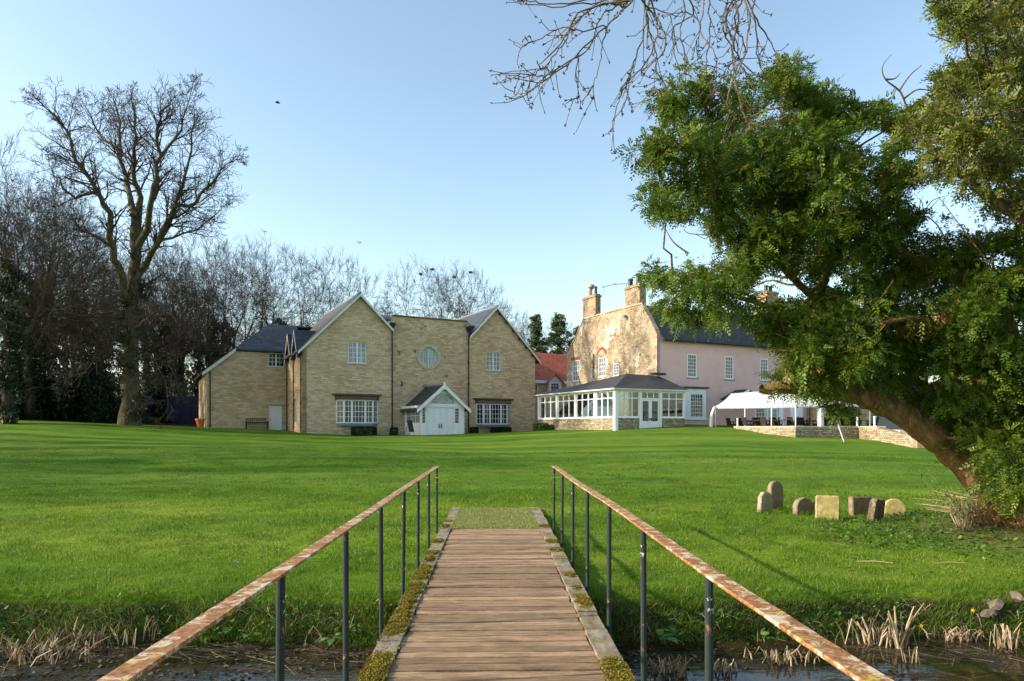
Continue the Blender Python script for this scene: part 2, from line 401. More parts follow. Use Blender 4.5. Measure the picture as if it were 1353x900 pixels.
def ground_z(x, y):
    x = np.asarray(x, float); y = np.asarray(y, float)
    yy = np.clip(y, 7, 50)
    z = np.where(yy < 13.5, -0.16 + 0.13 * sstep(7, 13.5, yy), -0.03 + 0.0275 * (yy - 13.5))
    z = z + 0.05 * np.minimum(np.maximum(0, -x - 12), 60) * sstep(14, 48, y)
    z = z + 0.75 * np.exp(-((x - 12) / 12) ** 2 - ((y - 50) / 12) ** 2) * 1.0
    z = z + 0.30 * np.exp(-((x + 11) / 9) ** 2 - ((y - 30) / 7) ** 2)            # mound on the left lawn
    z = z - 0.16 * np.exp(-((x + 3) / 5) ** 2 - ((y - 36) / 8) ** 2)
    z = z + 0.12 * np.exp(-((x - 8) / 6) ** 2 - ((y - 26) / 5) ** 2)
    z = z + 0.30 * np.exp(-((x - 9.5) / 2.6) ** 2 - ((y - 10.5) / 2.0) ** 2)      # swell under the yew
    z = z + 0.22 * fbm(x * 0.11, y * 0.13, 2, 3) * sstep(12, 20, y)
    z = z + 0.05 * fbm(x * 0.8, y * 0.8, 11, 3) * (1 - sstep(14, 30, y)) * sstep(7, 8.5, y)
    ey = edge_y(x)
    d = y - ey
    far = sstep(-0.12, 0.55, d)                                                 # far bank
    bed = -1.15
    near = 1 - sstep(-4.6, -3.6, y)
    z = np.where(y > 0, bed + (z - bed) * np.where(d > 0.55, 1, far ** 0.55), bed + (0.0 - bed) * near)
    und = sstep(150, 900, np.abs(x)) + sstep(200, 900, np.abs(y))
    return z + 3.0 * und
def gz(x, y): return float(ground_z(x, y))

def build_ground():
    def axis(lo, hi, fine, step, ext):
        a = list(np.arange(lo, hi, step)); s = step
        while a[-1] < ext: s *= 1.09; a.append(a[-1] + s)
        s = step
        while a[0] > -ext: s *= 1.09; a.insert(0, a[0] - s)
        return np.array(a)
    X = axis(-16, 16, 0, 0.14, 1600)
    Y = np.concatenate([-np.geomspace(1500, 6, 25), np.arange(-5.5, 6.2, 0.4), np.arange(6.2, 9.0, 0.05), np.arange(9.0, 20, 0.16)])
    s = 0.16; ys = [20.0]
    while ys[-1] < 2500: s *= 1.022; ys.append(ys[-1] + s)
    Y = np.concatenate([Y, ys])
    gx, gy = np.meshgrid(X, Y)
    V = np.stack([gx.ravel(), gy.ravel(), ground_z(gx, gy).ravel()], 1)
    nx, ny = len(X), len(Y)
    i = np.arange(ny - 1)[:, None] * nx + np.arange(nx - 1)[None]
    idx = np.stack([i, i + 1, i + nx + 1, i + nx], -1).reshape(-1)
    m, t, b = mat('lawn_turf', rough=0.95, spec=0.05)
    v = mapping(t, 'Object')
    vs = mapping(t, 'Object', (0.05, 0.35, 0.2)); n0 = noise(t, 1.0, 5, 0.6, vec=vs)
    n1 = noise(t, 0.35, 6, 0.65, vec=v); n2 = noise(t, 14, 6, 0.8, vec=v); n3 = noise(t, 2.2, 6, 0.7, vec=v); n9 = noise(t, 60, 4, 0.8, vec=v)
    c = ramp(t, n1.outputs[0], [(0.3, (0.055, 0.125, 0.008)), (0.5, (0.095, 0.175, 0.011)), (0.7, (0.145, 0.225, 0.018))]).outputs[0]
    c = mix(t, ramp(t, n0.outputs[0], [(0.44, (0, 0, 0)), (0.58, (0.8, 0.8, 0.8))]).outputs[0], c, (0.17, 0.235, 0.028))
    c = mix(t, 0.8, c, ramp(t, n2.outputs[0], [(0.3, (0.28, 0.28, 0.28)), (0.7, (0.72, 0.72, 0.72))]).outputs[0], 'OVERLAY')
    c = mix(t, 0.45, c, ramp(t, n3.outputs[0], [(0.3, (0.33, 0.33, 0.33)), (0.7, (0.68, 0.66, 0.6))]).outputs[0], 'OVERLAY')
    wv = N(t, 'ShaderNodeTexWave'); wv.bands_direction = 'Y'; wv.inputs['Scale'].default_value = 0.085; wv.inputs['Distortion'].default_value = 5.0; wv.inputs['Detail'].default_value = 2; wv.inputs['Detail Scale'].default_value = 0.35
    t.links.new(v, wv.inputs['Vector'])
    c = mix(t, 0.55, c, ramp(t, wv.outputs['Fac'], [(0.25, (0.40, 0.42, 0.42)), (0.75, (0.62, 0.60, 0.56))]).outputs[0], 'OVERLAY')  # mowing stripes in the colour, also painting in the faint tree-shadow bands
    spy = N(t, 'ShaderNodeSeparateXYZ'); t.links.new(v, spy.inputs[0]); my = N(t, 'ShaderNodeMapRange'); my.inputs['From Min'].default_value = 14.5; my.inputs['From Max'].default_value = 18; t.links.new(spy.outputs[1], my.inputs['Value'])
    c = mix(t, my.outputs[0], c, mix(t, 1.0, c, (0.70, 0.80, 0.85), 'MULTIPLY'))  # mid lawn darkened: shorter mown turf, plus shade painted into its colour
    # bare earth: bank below the turf edge, worn soil under the yew and woodland litter
    geo = N(t, 'ShaderNodeNewGeometry'); sp = N(t, 'ShaderNodeSeparateXYZ'); t.links.new(geo.outputs['Position'], sp.inputs[0])
    zr = ramp(t, sp.outputs['Z'], [(0.0, (1, 1, 1)), (1.0, (0, 0, 0))])
    mr = N(t, 'ShaderNodeMapRange'); mr.inputs['From Min'].default_value = -0.30; mr.inputs['From Max'].default_value = -0.22
    mr.inputs['To Min'].default_value = 1; mr.inputs['To Max'].default_value = 0; t.links.new(sp.outputs['Z'], mr.inputs['Value'])
    soil = ramp(t, n2.outputs[0], [(0.3, (0.018, 0.012, 0.008)), (0.7, (0.085, 0.058, 0.036))]).outputs[0]
    c = mix(t, mr.outputs[0], c, soil)
    def blob(cx, cy, r0, r1, k=0.9):
        d = N(t, 'ShaderNodeVectorMath', operation='DISTANCE'); cmb = N(t, 'ShaderNodeCombineXYZ')
        t.links.new(sp.outputs[0], cmb.inputs[0]); t.links.new(sp.outputs[1], cmb.inputs[1])
        t.links.new(cmb.outputs[0], d.inputs[0]); d.inputs[1].default_value = (cx, cy, 0)
        ad = N(t, 'ShaderNodeMath', operation='MULTIPLY_ADD'); t.links.new(n3.outputs[0], ad.inputs[0]); ad.inputs[1].default_value = r1; t.links.new(d.outputs['Value'], ad.inputs[2])
        q = N(t, 'ShaderNodeMapRange'); q.inputs['From Min'].default_value = r0 + r1 * 0.5; q.inputs['From Max'].default_value = r1 + r1 * 0.5
        q.inputs['To Min'].default_value = k; q.inputs['To Max'].default_value = 0; t.links.new(ad.outputs[0], q.inputs['Value'])
        return q.outputs[0]
    lit = ramp(t, n2.outputs[0], [(0.3, (0.07, 0.045, 0.025)), (0.7, (0.22, 0.15, 0.08))]).outputs[0]
    c = mix(t, blob(8.6, 10.2, 0.8, 3.0), c, lit)
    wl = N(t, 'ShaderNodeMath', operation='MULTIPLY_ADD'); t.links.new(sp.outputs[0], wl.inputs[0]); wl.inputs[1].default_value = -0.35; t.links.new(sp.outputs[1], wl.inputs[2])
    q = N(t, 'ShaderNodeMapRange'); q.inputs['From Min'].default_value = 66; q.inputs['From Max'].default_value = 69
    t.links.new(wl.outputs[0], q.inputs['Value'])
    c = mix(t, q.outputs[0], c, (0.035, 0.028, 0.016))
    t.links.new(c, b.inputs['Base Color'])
    h = mix(t, 0.5, n2.outputs[0], n9.outputs[0]); bump(t, b, h, 0.9, 0.035)
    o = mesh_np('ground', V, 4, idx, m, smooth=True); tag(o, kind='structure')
build_ground()

def build_water():
    m, t, b = mat('dark_stream_water', (0.010, 0.009, 0.005), 0.03, 0, 0.5)
    b.inputs['IOR'].default_value = 1.33
    v = mapping(t, 'Object', (1, 2.2, 1)); n = noise(t, 2.2, 4, 0.55, vec=v, dist=0.6); bump(t, b, n.outputs[0], 0.12, 0.05)
    n2 = noise(t, 0.9, 5, 0.6); c = ramp(t, n2.outputs[0], [(0.4, (0.008, 0.007, 0.004)), (0.65, (0.045, 0.032, 0.014))])
    vv = mapping(t, 'Object', (1, 2.4, 1)); n5 = noise(t, 1.5, 7, 0.72, vec=vv, dist=0.5); n6 = noise(t, 30, 5, 0.75, vec=vv)
    k = ramp(t, n5.outputs[0], [(0.41, (1, 1, 1)), (0.47, (0, 0, 0))]).outputs[0]
    t.links.new(mix(t, k, c.outputs[0], ramp(t, n6.outputs[0], [(0.35, (0.008, 0.006, 0.003)), (0.7, (0.048, 0.036, 0.015))]).outputs[0]), b.inputs['Base Color'])
    q = N(t, 'ShaderNodeMapRange'); t.links.new(k, q.inputs['Value']); q.inputs['To Min'].default_value = 0.03; q.inputs['To Max'].default_value = 0.7; t.links.new(q.outputs[0], b.inputs['Roughness'])
    mb = MB(); mb.face([(-300, -5.2, WATER_Z), (300, -5.2, WATER_Z), (300, 14, WATER_Z), (-300, 14, WATER_Z)])
    o = mb.build('water', m); tag(o, kind='structure')
build_water()
# ------------------------------------------------------------ building helpers
class Fr:
    """a building's own axes: x along its front, y into it, z up (world height)."""
    def __init__(s, ox, oy, deg):
        s.ox, s.oy, s.th = ox, oy, math.radians(deg); s.c, s.s = math.cos(s.th), math.sin(s.th)
    def scale_y(s, px, ly):
        d = (px - CX) / F
        return (ly - s.ox * s.s + s.oy * s.c) / (-d * s.s + s.c)
    def scale_x(s, px, lx):
        d = (px - CX) / F
        return (lx + s.ox * s.c + s.oy * s.s) / (d * s.c + s.s)
    def fx(s, px, ly=0.0):
        Y = s.scale_y(px, ly); X = (px - CX) / F * Y
        return (X - s.ox) * s.c + (Y - s.oy) * s.s
    def fz(s, px, py, ly=0.0): return CZ + (HY - py) / F * s.scale_y(px, ly)
    def sy(s, px, lx=0.0):
        Y = s.scale_x(px, lx); X = (px - CX) / F * Y
        return -(X - s.ox) * s.s + (Y - s.oy) * s.c
    def sz(s, px, py, lx=0.0): return CZ + (HY - py) / F * s.scale_x(px, lx)
    def w(s, lx, ly): return (s.ox + lx * s.c - ly * s.s, s.oy + lx * s.s + ly * s.c)
    def root(s, name, z0, lx=0, ly=0):
        x, y = s.w(lx, ly)
        return empty(name, (x, y, z0), s.th)

def front(y0=0.0, x0=0.0): return lambda a, b, z: (a - x0, y0 + b, z)     # b goes into the wall
def side(x0=0.0): return lambda a, b, z: (x0 + b, a, z)                   # wall facing -x, a runs along y
def facet(p, q):
    """wall from plan point p to q, a metres along, b inward (to the left of p->q ... building side)."""
    dx, dy = q[0] - p[0], q[1] - p[1]; L = math.hypot(dx, dy); ux, uy = dx / L, dy / L
    return (lambda a, b, z: (p[0] + ux * a - uy * b, p[1] + uy * a + ux * b, z)), L

def wall(mb, outline, holes, Mp, rev=0.14, thick=0.3):
    loops = [outline] + holes
    tris = tessellate_polygon([[Vector((p[0], p[1], 0)) for p in lp] for lp in loops])
    flat = [p for lp in loops for p in lp]
    mb.mesh([Mp(p[0], 0, p[1]) for p in flat], [tuple(t) for t in tris])
    for h in holes:
        n = len(h)
        for i in range(n):
            p, q = h[i], h[(i + 1) % n]
            mb.face([Mp(p[0], 0, p[1]), Mp(q[0], 0, q[1]), Mp(q[0], rev, q[1]), Mp(p[0], rev, p[1])])
    n = len(outline)
    for i in range(n):
        p, q = outline[i], outline[(i + 1) % n]
        mb.face([Mp(p[0], 0, p[1]), Mp(q[0], 0, q[1]), Mp(q[0], thick, q[1]), Mp(p[0], thick, p[1])])
def rect(a0, a1, z0, z1): return [(a0, z0), (a1, z0), (a1, z1), (a0, z1)]

def window(parent, zb, Mp, a0, a1, z0, z1, cols, rows, depth=0.09, fw=0.06, bw=0.025, glass='glass', frame='white', heavy=(), sill=True, sillmat='coping', name='window', trans=None):
    f = MB(zb); d0 = depth
    e = 0.004
    A0, A1, Z0, Z1 = a0 + e, a1 - e, z0 + e, z1 - e
    f.box(A0, A1, d0, d0 + 0.07, Z1 - fw, Z1, Mp); f.box(A0, A1, d0, d0 + 0.07, Z0, Z0 + fw, Mp)
    f.box(A0, A0 + fw, d0, d0 + 0.07, Z0 + fw, Z1 - fw, Mp); f.box(A1 - fw, A1, d0, d0 + 0.07, Z0 + fw, Z1 - fw, Mp)
    iw = A1 - A0 - 2 * fw; ih = Z1 - Z0 - 2 * fw
    for k in range(1, cols):
        h = (fw * 0.9 if k in heavy else bw * 0.5); c = A0 + fw + iw * k / cols
        f.box(c - h, c + h, d0 + (0.005 if k in heavy else 0.02), d0 + 0.055, Z0 + fw, Z1 - fw, Mp)
    for k in range(1, rows):
        c = Z0 + fw + ih * k / rows; h = bw * 0.5
        if trans is not None and k == trans: h = fw * 0.5
        f.box(A0 + fw, A1 - fw, d0 + 0.024, d0 + 0.05, c - h, c + h, Mp)
    o = f.build(name, M[frame], parent)
    g = MB(zb); g.box(A0 + 0.01, A1 - 0.01, d0 + 0.04, d0 + 0.046, Z0 + 0.01, Z1 - 0.01, Mp); g.build('pane', M[glass], o)
    if sill:
        s_ = MB(zb); s_.box(a0 - 0.08, a1 + 0.08, -0.05, d0, z0 - 0.09, z0 - 0.002, Mp); s_.build('sill', M[sillmat], o)
    return o

def downpipe(parent, zb, x, y, z0, z1, r=0.05, hopper=True, extra=None):
    m = MB(zb); pts = [(x, y, z0), (x, y, z1)]
    if extra: pts += extra
    m.tube(pts, r, 8)
    for k in range(int((z1 - z0) / 1.8)):
        m.box(x - r * 1.5, x + r * 1.5, y - r * 1.4, y + 0.08, z0 + 0.9 + k * 1.8, z0 + 0.98 + k * 1.8)
    o = m.build('downpipe', M['black'], parent, smooth=False)
    if hopper:
        h = MB(zb); a, bb = 0.13, 0.24
        h.hexa([(x - a, y - 0.1, z1 - 0.1), (x + a, y - 0.1, z1 - 0.1), (x + a, y + 0.1, z1 - 0.1), (x - a, y + 0.1, z1 - 0.1)],
               [(x - bb, y - 0.2, z1 + 0.3), (x + bb, y - 0.2, z1 + 0.3), (x + bb, y + 0.14, z1 + 0.3), (x - bb, y + 0.14, z1 + 0.3)])
        h.build('hopper', M['black'], o)
    return o

# ------------------------------------------------------------ LEFT STONE BUILDING
A = Fr((400 - CX) / F * 52, 52, 28.3)
zb = 0.85
hall = A.root('stone_building', zb)
tag(hall, 'twin gabled buff stone hall with slate roofs, bay windows and a round window', 'building')
fx, fz = A.fx, A.fz
xR = fx(707); xJ1 = fx(517.5); xJ2 = fx(619)
eL = fz(400, 459); ap1 = (fx(475), fz(475, 390)); j1 = fz(516, 427); pz1 = (fz(520, 418) + fz(617, 425)) / 2
ap2 = (fx(655), fz(655, 407)); eR = fz(707, 473)
k1 = (ap1[1] - eL) / ap1[0]
zj1 = ap1[1] - k1 * (xJ1 - ap1[0]); k2 = (ap2[1] - eR) / (xR - ap2[0]); zj2 = ap2[1] - k2 * (ap2[0] - xJ2)
def wrect(p, ly=0.0):
    """pixel box -> a0,a1,z0,z1 in the front plane at ly"""
    x0, x1, y0, y1 = p
    return fx(x0, ly), fx(x1, ly), fz((x0 + x1) / 2, y1, ly), fz((x0 + x1) / 2, y0, ly)
up1 = wrect((460, 484.5, 452, 480)); up2 = wrect((642.7, 661.8, 465.2, 489.5))
rc = (fx(566.7), fz(566.7, 471.5)); rr = 0.80
bay1 = wrect((444, 499, 528.5, 559.5)); bay2 = wrect((629, 674, 533.5, 561))
circ = [(rc[0] + rr * math.cos(t), rc[1] + rr * math.sin(t)) for t in [2 * math.pi * k / 32 for k in range(32)]]
b0 = 0.3
m1 = MB(zb)
wall(m1, [(0, b0), (xJ1, b0), (xJ1, zj1), ap1, (0, eL)], [rect(*up1), rect(bay1[0] + 0.1, bay1[1] - 0.1, bay1[2] + 0.1, bay1[3] - 0.1)], front())
m1.build('gable_wall', M['stone'], hall)
m1 = MB(zb)
wall(m1, [(xJ2, b0), (xR, b0), (xR, eR), ap2, (xJ2, zj2)], [rect(*up2), rect(bay2[0] + 0.1, bay2[1] - 0.1, bay2[2] + 0.1, bay2[3] - 0.1)], front())
m1.build('gable_wall', M['stone'], hall)
m1 = MB(zb)
wall(m1, [(xJ1 + 0.003, b0), (xJ2 - 0.003, b0), (xJ2 - 0.003, pz1), (xJ1 + 0.003, pz1)], [circ], front(0.05))
m1.build('centre_wall', M['stone_mid'], hall)
cp = MB(zb); cp.box(xJ1 + 0.12, xJ2 - 0.12, -0.06, 0.40, pz1 + 0.002, pz1 + 0.10); cp.build('parapet_coping', M['brown_trim'], hall)
# round window
sr = MB(zb); n = 24
for k in range(n):
    a0_, a1_ = 2 * math.pi * (k + 0.04) / n, 2 * math.pi * (k + 0.96) / n
    lo = [(rc[0] + r_ * math.cos(a), y_, rc[1] + r_ * math.sin(a)) for y_ in (0.06,) for (r_, a) in ((rr - 0.0, a0_), (rr + 0.26, a0_), (rr + 0.26, a1_), (rr, a1_))]
    hi = [(p[0], -0.02, p[2]) for p in lo]
    sr.hexa(lo, hi)
rw = sr.build('round_window', M['coping'], hall)
fr_ = MB(zb)
ring = [(rc[0] + (rr - 0.04) * math.cos(t), 0.16, rc[1] + (rr - 0.04) * math.sin(t)) for t in [2 * math.pi * k / 28 for k in range(29)]]
fr_.tube(ring, 0.045, 6, cap=False); fr_.box(rc[0] - 0.03, rc[0] + 0.03, 0.13, 0.18, rc[1] - rr + 0.03, rc[1] + rr - 0.03); fr_.box(rc[0] - rr + 0.03, rc[0] + rr - 0.03, 0.135, 0.175, rc[1] - 0.015, rc[1] + 0.015)
fr_.build('frame', M['offwhite'], rw)
pn = MB(zb); pn.face([(rc[0] + rr * math.cos(t), 0.185, rc[1] + rr * math.sin(t)) for t in [2 * math.pi * k / 28 for k in range(28)]]); pn.build('pane', M['glass_curtain'], rw)
# side wall (faces left)
dep = 12.0
wy = A.sy(378, 0.0); wy = max(6.0, min(wy, 9.0))
sw = MB(zb)
s1 = (1.2, 1.85, fz(400, 549) , fz(400, 527)); 
su = (1.5, 2.4, fz(400, 477), fz(400, 457) ); su2 = (4.2, 5.1, su[2], su[3])
sdr = (2.2, 3.3, 0.95, 3.1)
wall(sw, [(0, b0), (dep, b0), (dep, eL), (0, eL)], [rect(1.2, 2.3, su[2], su[3] - 0.1), rect(4.0, 5.1, su[2], su[3] - 0.1), rect(2.4, 3.5, 2.0, 3.9)], side(0.0))
sw.build('side_wall', M['stone'], hall)
window(hall, zb, side(0.0), 1.2, 2.3, su[2], su[3] - 0.1, 4, 4, heavy=(2,), glass='glass_curtain')
window(hall, zb, side(0.0), 4.0, 5.1, su[2], su[3] - 0.1, 4, 4, heavy=(2,), glass='glass_curtain')
window(hall, zb, side(0.0), 2.4, 3.5, 2.0, 3.9, 2, 3, glass='glass_curtain')
# small gablets rising from the eave of the side wall
for yc in (1.75, 4.55):
    g = MB(zb); hw = 1.0; gz0 = eL - 0.25; gz1 = eL + 1.45
    wall(g, [(yc - hw, gz0), (yc + hw, gz0), (yc, gz1)], [], side(-0.05), thick=0.25)
    gb = g.build('gablet_wall', M['stone'], hall)
    r_ = MB(zb)
    for sgn in (-1, 1):
        r_.slab([(-0.32, yc + sgn * (hw + 0.25), gz0 - 0.35), (-0.32, yc, gz1 + 0.10), (1.6, yc, gz1 + 0.10), (1.6, yc + sgn * (hw + 0.25), gz0 - 0.35)], 0.09)
    r_.build('gablet_roof', M['slate'], gb)
    r_ = MB(zb)
    for sgn in (-1, 1):
        r_.hexa([(-0.36, yc + sgn * (hw + 0.25), gz0 - 0.58), (-0.36, yc, gz1 - 0.15), (-0.325, yc, gz1 - 0.15), (-0.325, yc + sgn * (hw + 0.25), gz0 - 0.58)],
                [(-0.36, yc + sgn * (hw + 0.25), gz0 - 0.36), (-0.36, yc, gz1 + 0.09), (-0.325, yc, gz1 + 0.09), (-0.325, yc + sgn * (hw + 0.25), gz0 - 0.36)])
    r_.build('bargeboard', M['offwhite'], gb)
# far side + back walls so the block is solid
bk = MB(zb)
bk.box(xR - 0.3, xR - 0.003, 0.303, dep - 0.3, b0, eR - 0.02); bk.box(0.3, xR - 0.003, dep - 0.3, dep, b0, eR - 0.01)
bk.build('rear_wall', M['stone'], hall)
# main roofs
def gable_roof(parent, xa, za, xl, zl, xr, zr, y0, y1, mat_, th=0.14, lift=0.10, name='roof'):
    r = MB(zb)
    r.slab([(xl, y0, zl + lift), (xa, y0, za + lift), (xa, y1, za + lift), (xl, y1, zl + lift)], th)
    r.slab([(xa, y0, za + lift), (xr, y0, zr + lift), (xr, y1, zr + lift), (xa, y1, za + lift)], th)
    o = r.build(name, M[mat_], parent)
    rd = MB(zb); rd.tube([(xa, y0 + 0.01, za + lift + 0.02), (xa, y1, za + lift + 0.02)], 0.10, 6); rd.build('ridge_tiles', M['lead'], o)
    return o
ov = 0.42
r1 = gable_roof(hall, ap1[0], ap1[1], -ov, eL - k1 * ov, xJ1 + 0.05, zj1, -0.32, dep, 'slate_warm')
r2 = gable_roof(hall, ap2[0], ap2[1], xJ2 - 0.0, zj2, xR + ov, eR - k2 * ov, -0.32, dep, 'slate')
def barge(parent, pts, y=-0.35, w_=0.20):
    b = MB(zb)
    for (p, q) in zip(pts[:-1], pts[1:]):
        b.hexa([(p[0], y - 0.02, p[1] - w_ + 0.06), (q[0], y - 0.02, q[1] - w_ + 0.06), (q[0], y + 0.02, q[1] - w_ + 0.06), (p[0], y + 0.02, p[1] - w_ + 0.06)],
               [(p[0], y - 0.02, p[1] + 0.075), (q[0], y - 0.02, q[1] + 0.075), (q[0], y + 0.02, q[1] + 0.075), (p[0], y + 0.02, p[1] + 0.075)])
    return b.build('bargeboard', M['offwhite'], parent)
barge(r1, [(-ov, eL - k1 * ov), ap1, (xJ1 + 0.05, zj1)]); barge(r2, [(xJ2, zj2), ap2, (xR + ov, eR - k2 * ov)])
pu = MB(zb)        # purlin ends under the right verge
for k in range(6):
    x = ap2[0] + (xR - ap2[0]) * (k + 0.5) / 6; z = ap2[1] - k2 * (x - ap2[0])
    pu = MB(zb); pu.box(x - 0.07, x + 0.07, -0.31, -0.003, z - 0.24, z - 0.10); pu.build('purlin_end', M['dark_wood'], r2)
# low roof behind the parapet
lr = MB(zb); zc = pz1
lr.slab([(xJ1 - 1.5, 0.7, zc - 0.2), (xJ2 + 1.5, 0.7, zc - 0.2), (xJ2 + 1.5, 4.5, zc + 0.75), (xJ1 - 1.5, 4.5, zc + 0.75)], 0.12)
lr.build('link_roof', M['slate'], hall)
# windows
window(hall, zb, front(), *up1, 4, 4, heavy=(2,), glass='glass_curtain', bw=0.03)
window(hall, zb, front(), *up2, 4, 4, heavy=(2,), glass='glass_curtain', bw=0.03)
def bay(bb):
    x0, x1, z0, z1 = bb
    pr = 0.45; sp = 0.5
    base = MB(zb); base.hexa([(x0, -0.003, z0 - 0.18), (x0 + sp, -pr, z0 - 0.18), (x1 - sp, -pr, z0 - 0.18), (x1, -0.003, z0 - 0.18)],
                             [(x0, -0.003, z0 - 0.02), (x0 + sp, -pr, z0 - 0.02), (x1 - sp, -pr, z0 - 0.02), (x1, -0.003, z0 - 0.02)])
    o = base.build('bay_window', M['lead'], hall)
    rf = MB(zb); e = 0.12
    rf.hexa([(x0 - e, -0.003, z1 + 0.0), (x0 + sp - e, -pr - e, z1), (x1 - sp + e, -pr - e, z1), (x1 + e, -0.003, z1)],
            [(x0 - e, -0.003, z1 + 0.34), (x0 + sp - 0.1, -pr * 0.4, z1 + 0.22), (x1 - sp + 0.1, -pr * 0.4, z1 + 0.22), (x1 + e, -0.003, z1 + 0.34)])
    rf.build('bay_roof', M['brown_trim'], o)
    tr_ = MB(zb); tr_.box(x0 - 0.3, x1 + 0.3, -0.16, -0.004, z1 + 0.345, z1 + 0.47); tr_.build('drip_course', M['brown_trim'], o)
    for p, q, c, hv in (((x0, 0), (x0 + sp, -pr), 2, ()), ((x0 + sp, -pr), (x1 - sp, -pr), 8, (2, 6)), ((x1 - sp, -pr), (x1, 0), 2, ())):
        f_, L = facet(p, q)
        window(o, zb, f_, 0, L, z0, z1, c, 4, depth=0.0, fw=0.09, bw=0.035, heavy=hv, sill=False, name='window')
bay(bay1); bay(bay2)
downpipe(hall, zb, xJ1 + 0.02, -0.10, b0 + 0.5, fz(517, 432)); downpipe(hall, zb, xJ2 - 0.02, -0.10, b0 + 0.5, fz(617, 437))
for yy_ in (0.12, 3.1, 5.9):
    downpipe(hall, zb, -0.12, yy_, b0 + 0.4, eL - 0.6, hopper=False, extra=[(-0.3, yy_, eL - 0.3)])
for (y0_, y1_) in ((-0.3, 0.6), (2.9, 3.4), (5.7, wy - 0.1)):
    gt = MB(zb); gt.tube([(-0.40, y0_, eL - k1 * 0.4 - 0.03), (-0.40, y1_, eL - k1 * 0.4 - 0.03)], 0.07, 8); gt.build('gutter', M['black'], hall)
# wing on the left
wfx = lambda px: A.fx(px, wy); wfz = lambda px, py: A.fz(px, py, wy)
xw = wfx(273); xk = wfx(311); zlow = wfz(273, 489); zw = wfz(340, 463)
wd = wrect((354, 376, 466.5, 484.5), wy); dr = (wfx(355.5), wfx(372.5), wfz(364, 569.5), wfz(364, 536))
ww = MB(zb)
wall(ww, [(xw, b0), (-0.003, b0), (-0.003, zw), (xk, zw), (xw, zlow)], [rect(*wd), rect(dr[0], dr[1], b0 + 0.1, dr[3])], front(wy))
ww.box(xw, xw + 0.3, wy + 0.303, wy + 9, b0, zlow - 0.05); ww.box(xw + 0.3, -0.01, wy + 8.7, wy + 9, b0, zlow)
wg = ww.build('wing_wall', M['stone'], hall)
window(hall, zb, front(wy), *wd, 4, 3, heavy=(2,), bw=0.03)
kq = (zw - zlow) / (xk - xw); run = 3.4; zr_ = wfz(375, 431) ; zr_ = A.fz(380, 432, wy + run)
mf = (zr_ - zw) / run; ovs = 0.12; xh = xk + (zr_ - zw) / kq
wr = MB(zb); lf = 0.14
wr.slab([(xk - 0.0, wy - ovs, zw - mf * ovs + lf), (1.5, wy - ovs, zw - mf * ovs + lf), (1.5, wy + run, zr_ + lf), (xh, wy + run, zr_ + lf), (xk, wy, zw + lf)], 0.12)
wr.slab([(xw - 0.35, wy - 0.3, zlow - 0.35 * kq + lf), (xk, wy - 0.3, zw + lf - 0.002), (xk, wy, zw + lf), (xh, wy + run, zr_ + lf), (xh, wy + 9, zr_ + lf), (xw - 0.35, wy + 9, zlow - 0.35 * kq + lf)], 0.12)
wr.slab([(xh, wy + run, zr_ + lf), (4.0, wy + run, zr_ + lf), (4.0, wy + 9, zr_ - 2.2), (xh, wy + 9, zr_ - 2.2)], 0.12)
wro = wr.build('wing_roof', M['slate'], hall)
b = MB(zb)
p, q = (xw - 0.35, zlow - 0.35 * kq), (xk, zw)
b.hexa([(p[0], wy - 0.34, p[1] - 0.22), (q[0], wy - 0.34, q[1] - 0.22), (q[0], wy - 0.305, q[1] - 0.22), (p[0], wy - 0.305, p[1] - 0.22)],
       [(p[0], wy - 0.34, p[1] + 0.07), (q[0], wy - 0.34, q[1] + 0.07), (q[0], wy - 0.305, q[1] + 0.07), (p[0], wy - 0.305, p[1] + 0.07)])
b.build('bargeboard', M['offwhite'], wro)
gg = MB(zb); gg.tube([(xk, wy - ovs - 0.06, zw - mf * ovs), (-0.4, wy - ovs - 0.06, zw - mf * ovs)], 0.06, 8); gg.build('gutter', M['black'], wro)
downpipe(hall, zb, xw + 0.25, wy - 0.10, b0 + 0.5, zlow - 0.1, hopper=False)
d = MB(zb); d.box(dr[0] + 0.004, dr[1] - 0.004, wy + 0.08, wy + 0.13, b0 + 0.11, dr[3] - 0.004)
dd = d.build('door', M['white'], hall)
h = MB(zb); h.box(dr[0] + 0.09, dr[0] + 0.14, wy + 0.03, wy + 0.079, dr[2] + 0.95, dr[2] + 1.1); h.build('handle', M['black'], dd)
cpn = MB(zb); cpn.box(dr[0] - 0.35, dr[1] + 0.25, wy - 0.10, wy - 0.003, dr[3] + 0.06, dr[3] + 0.30); cpn.build('door_lintel', M['coping'], hall)

# porch: white painted entrance
xp0 = A.fx(534.6, 0.0); ppx = [-(A.sy(556, xp0))]
pd = max(2.0, min(ppx[0], 5.0)); fy = -pd
px0 = A.fx(556, fy); px1 = A.fx(613.5, fy)
xp0 = px0
pze = A.fz(585, 536, fy); pza = A.fz(588, 509, fy); xm = (px0 + px1) / 2
porch = 'porch'
zp = b0
f_ = MB(zb)
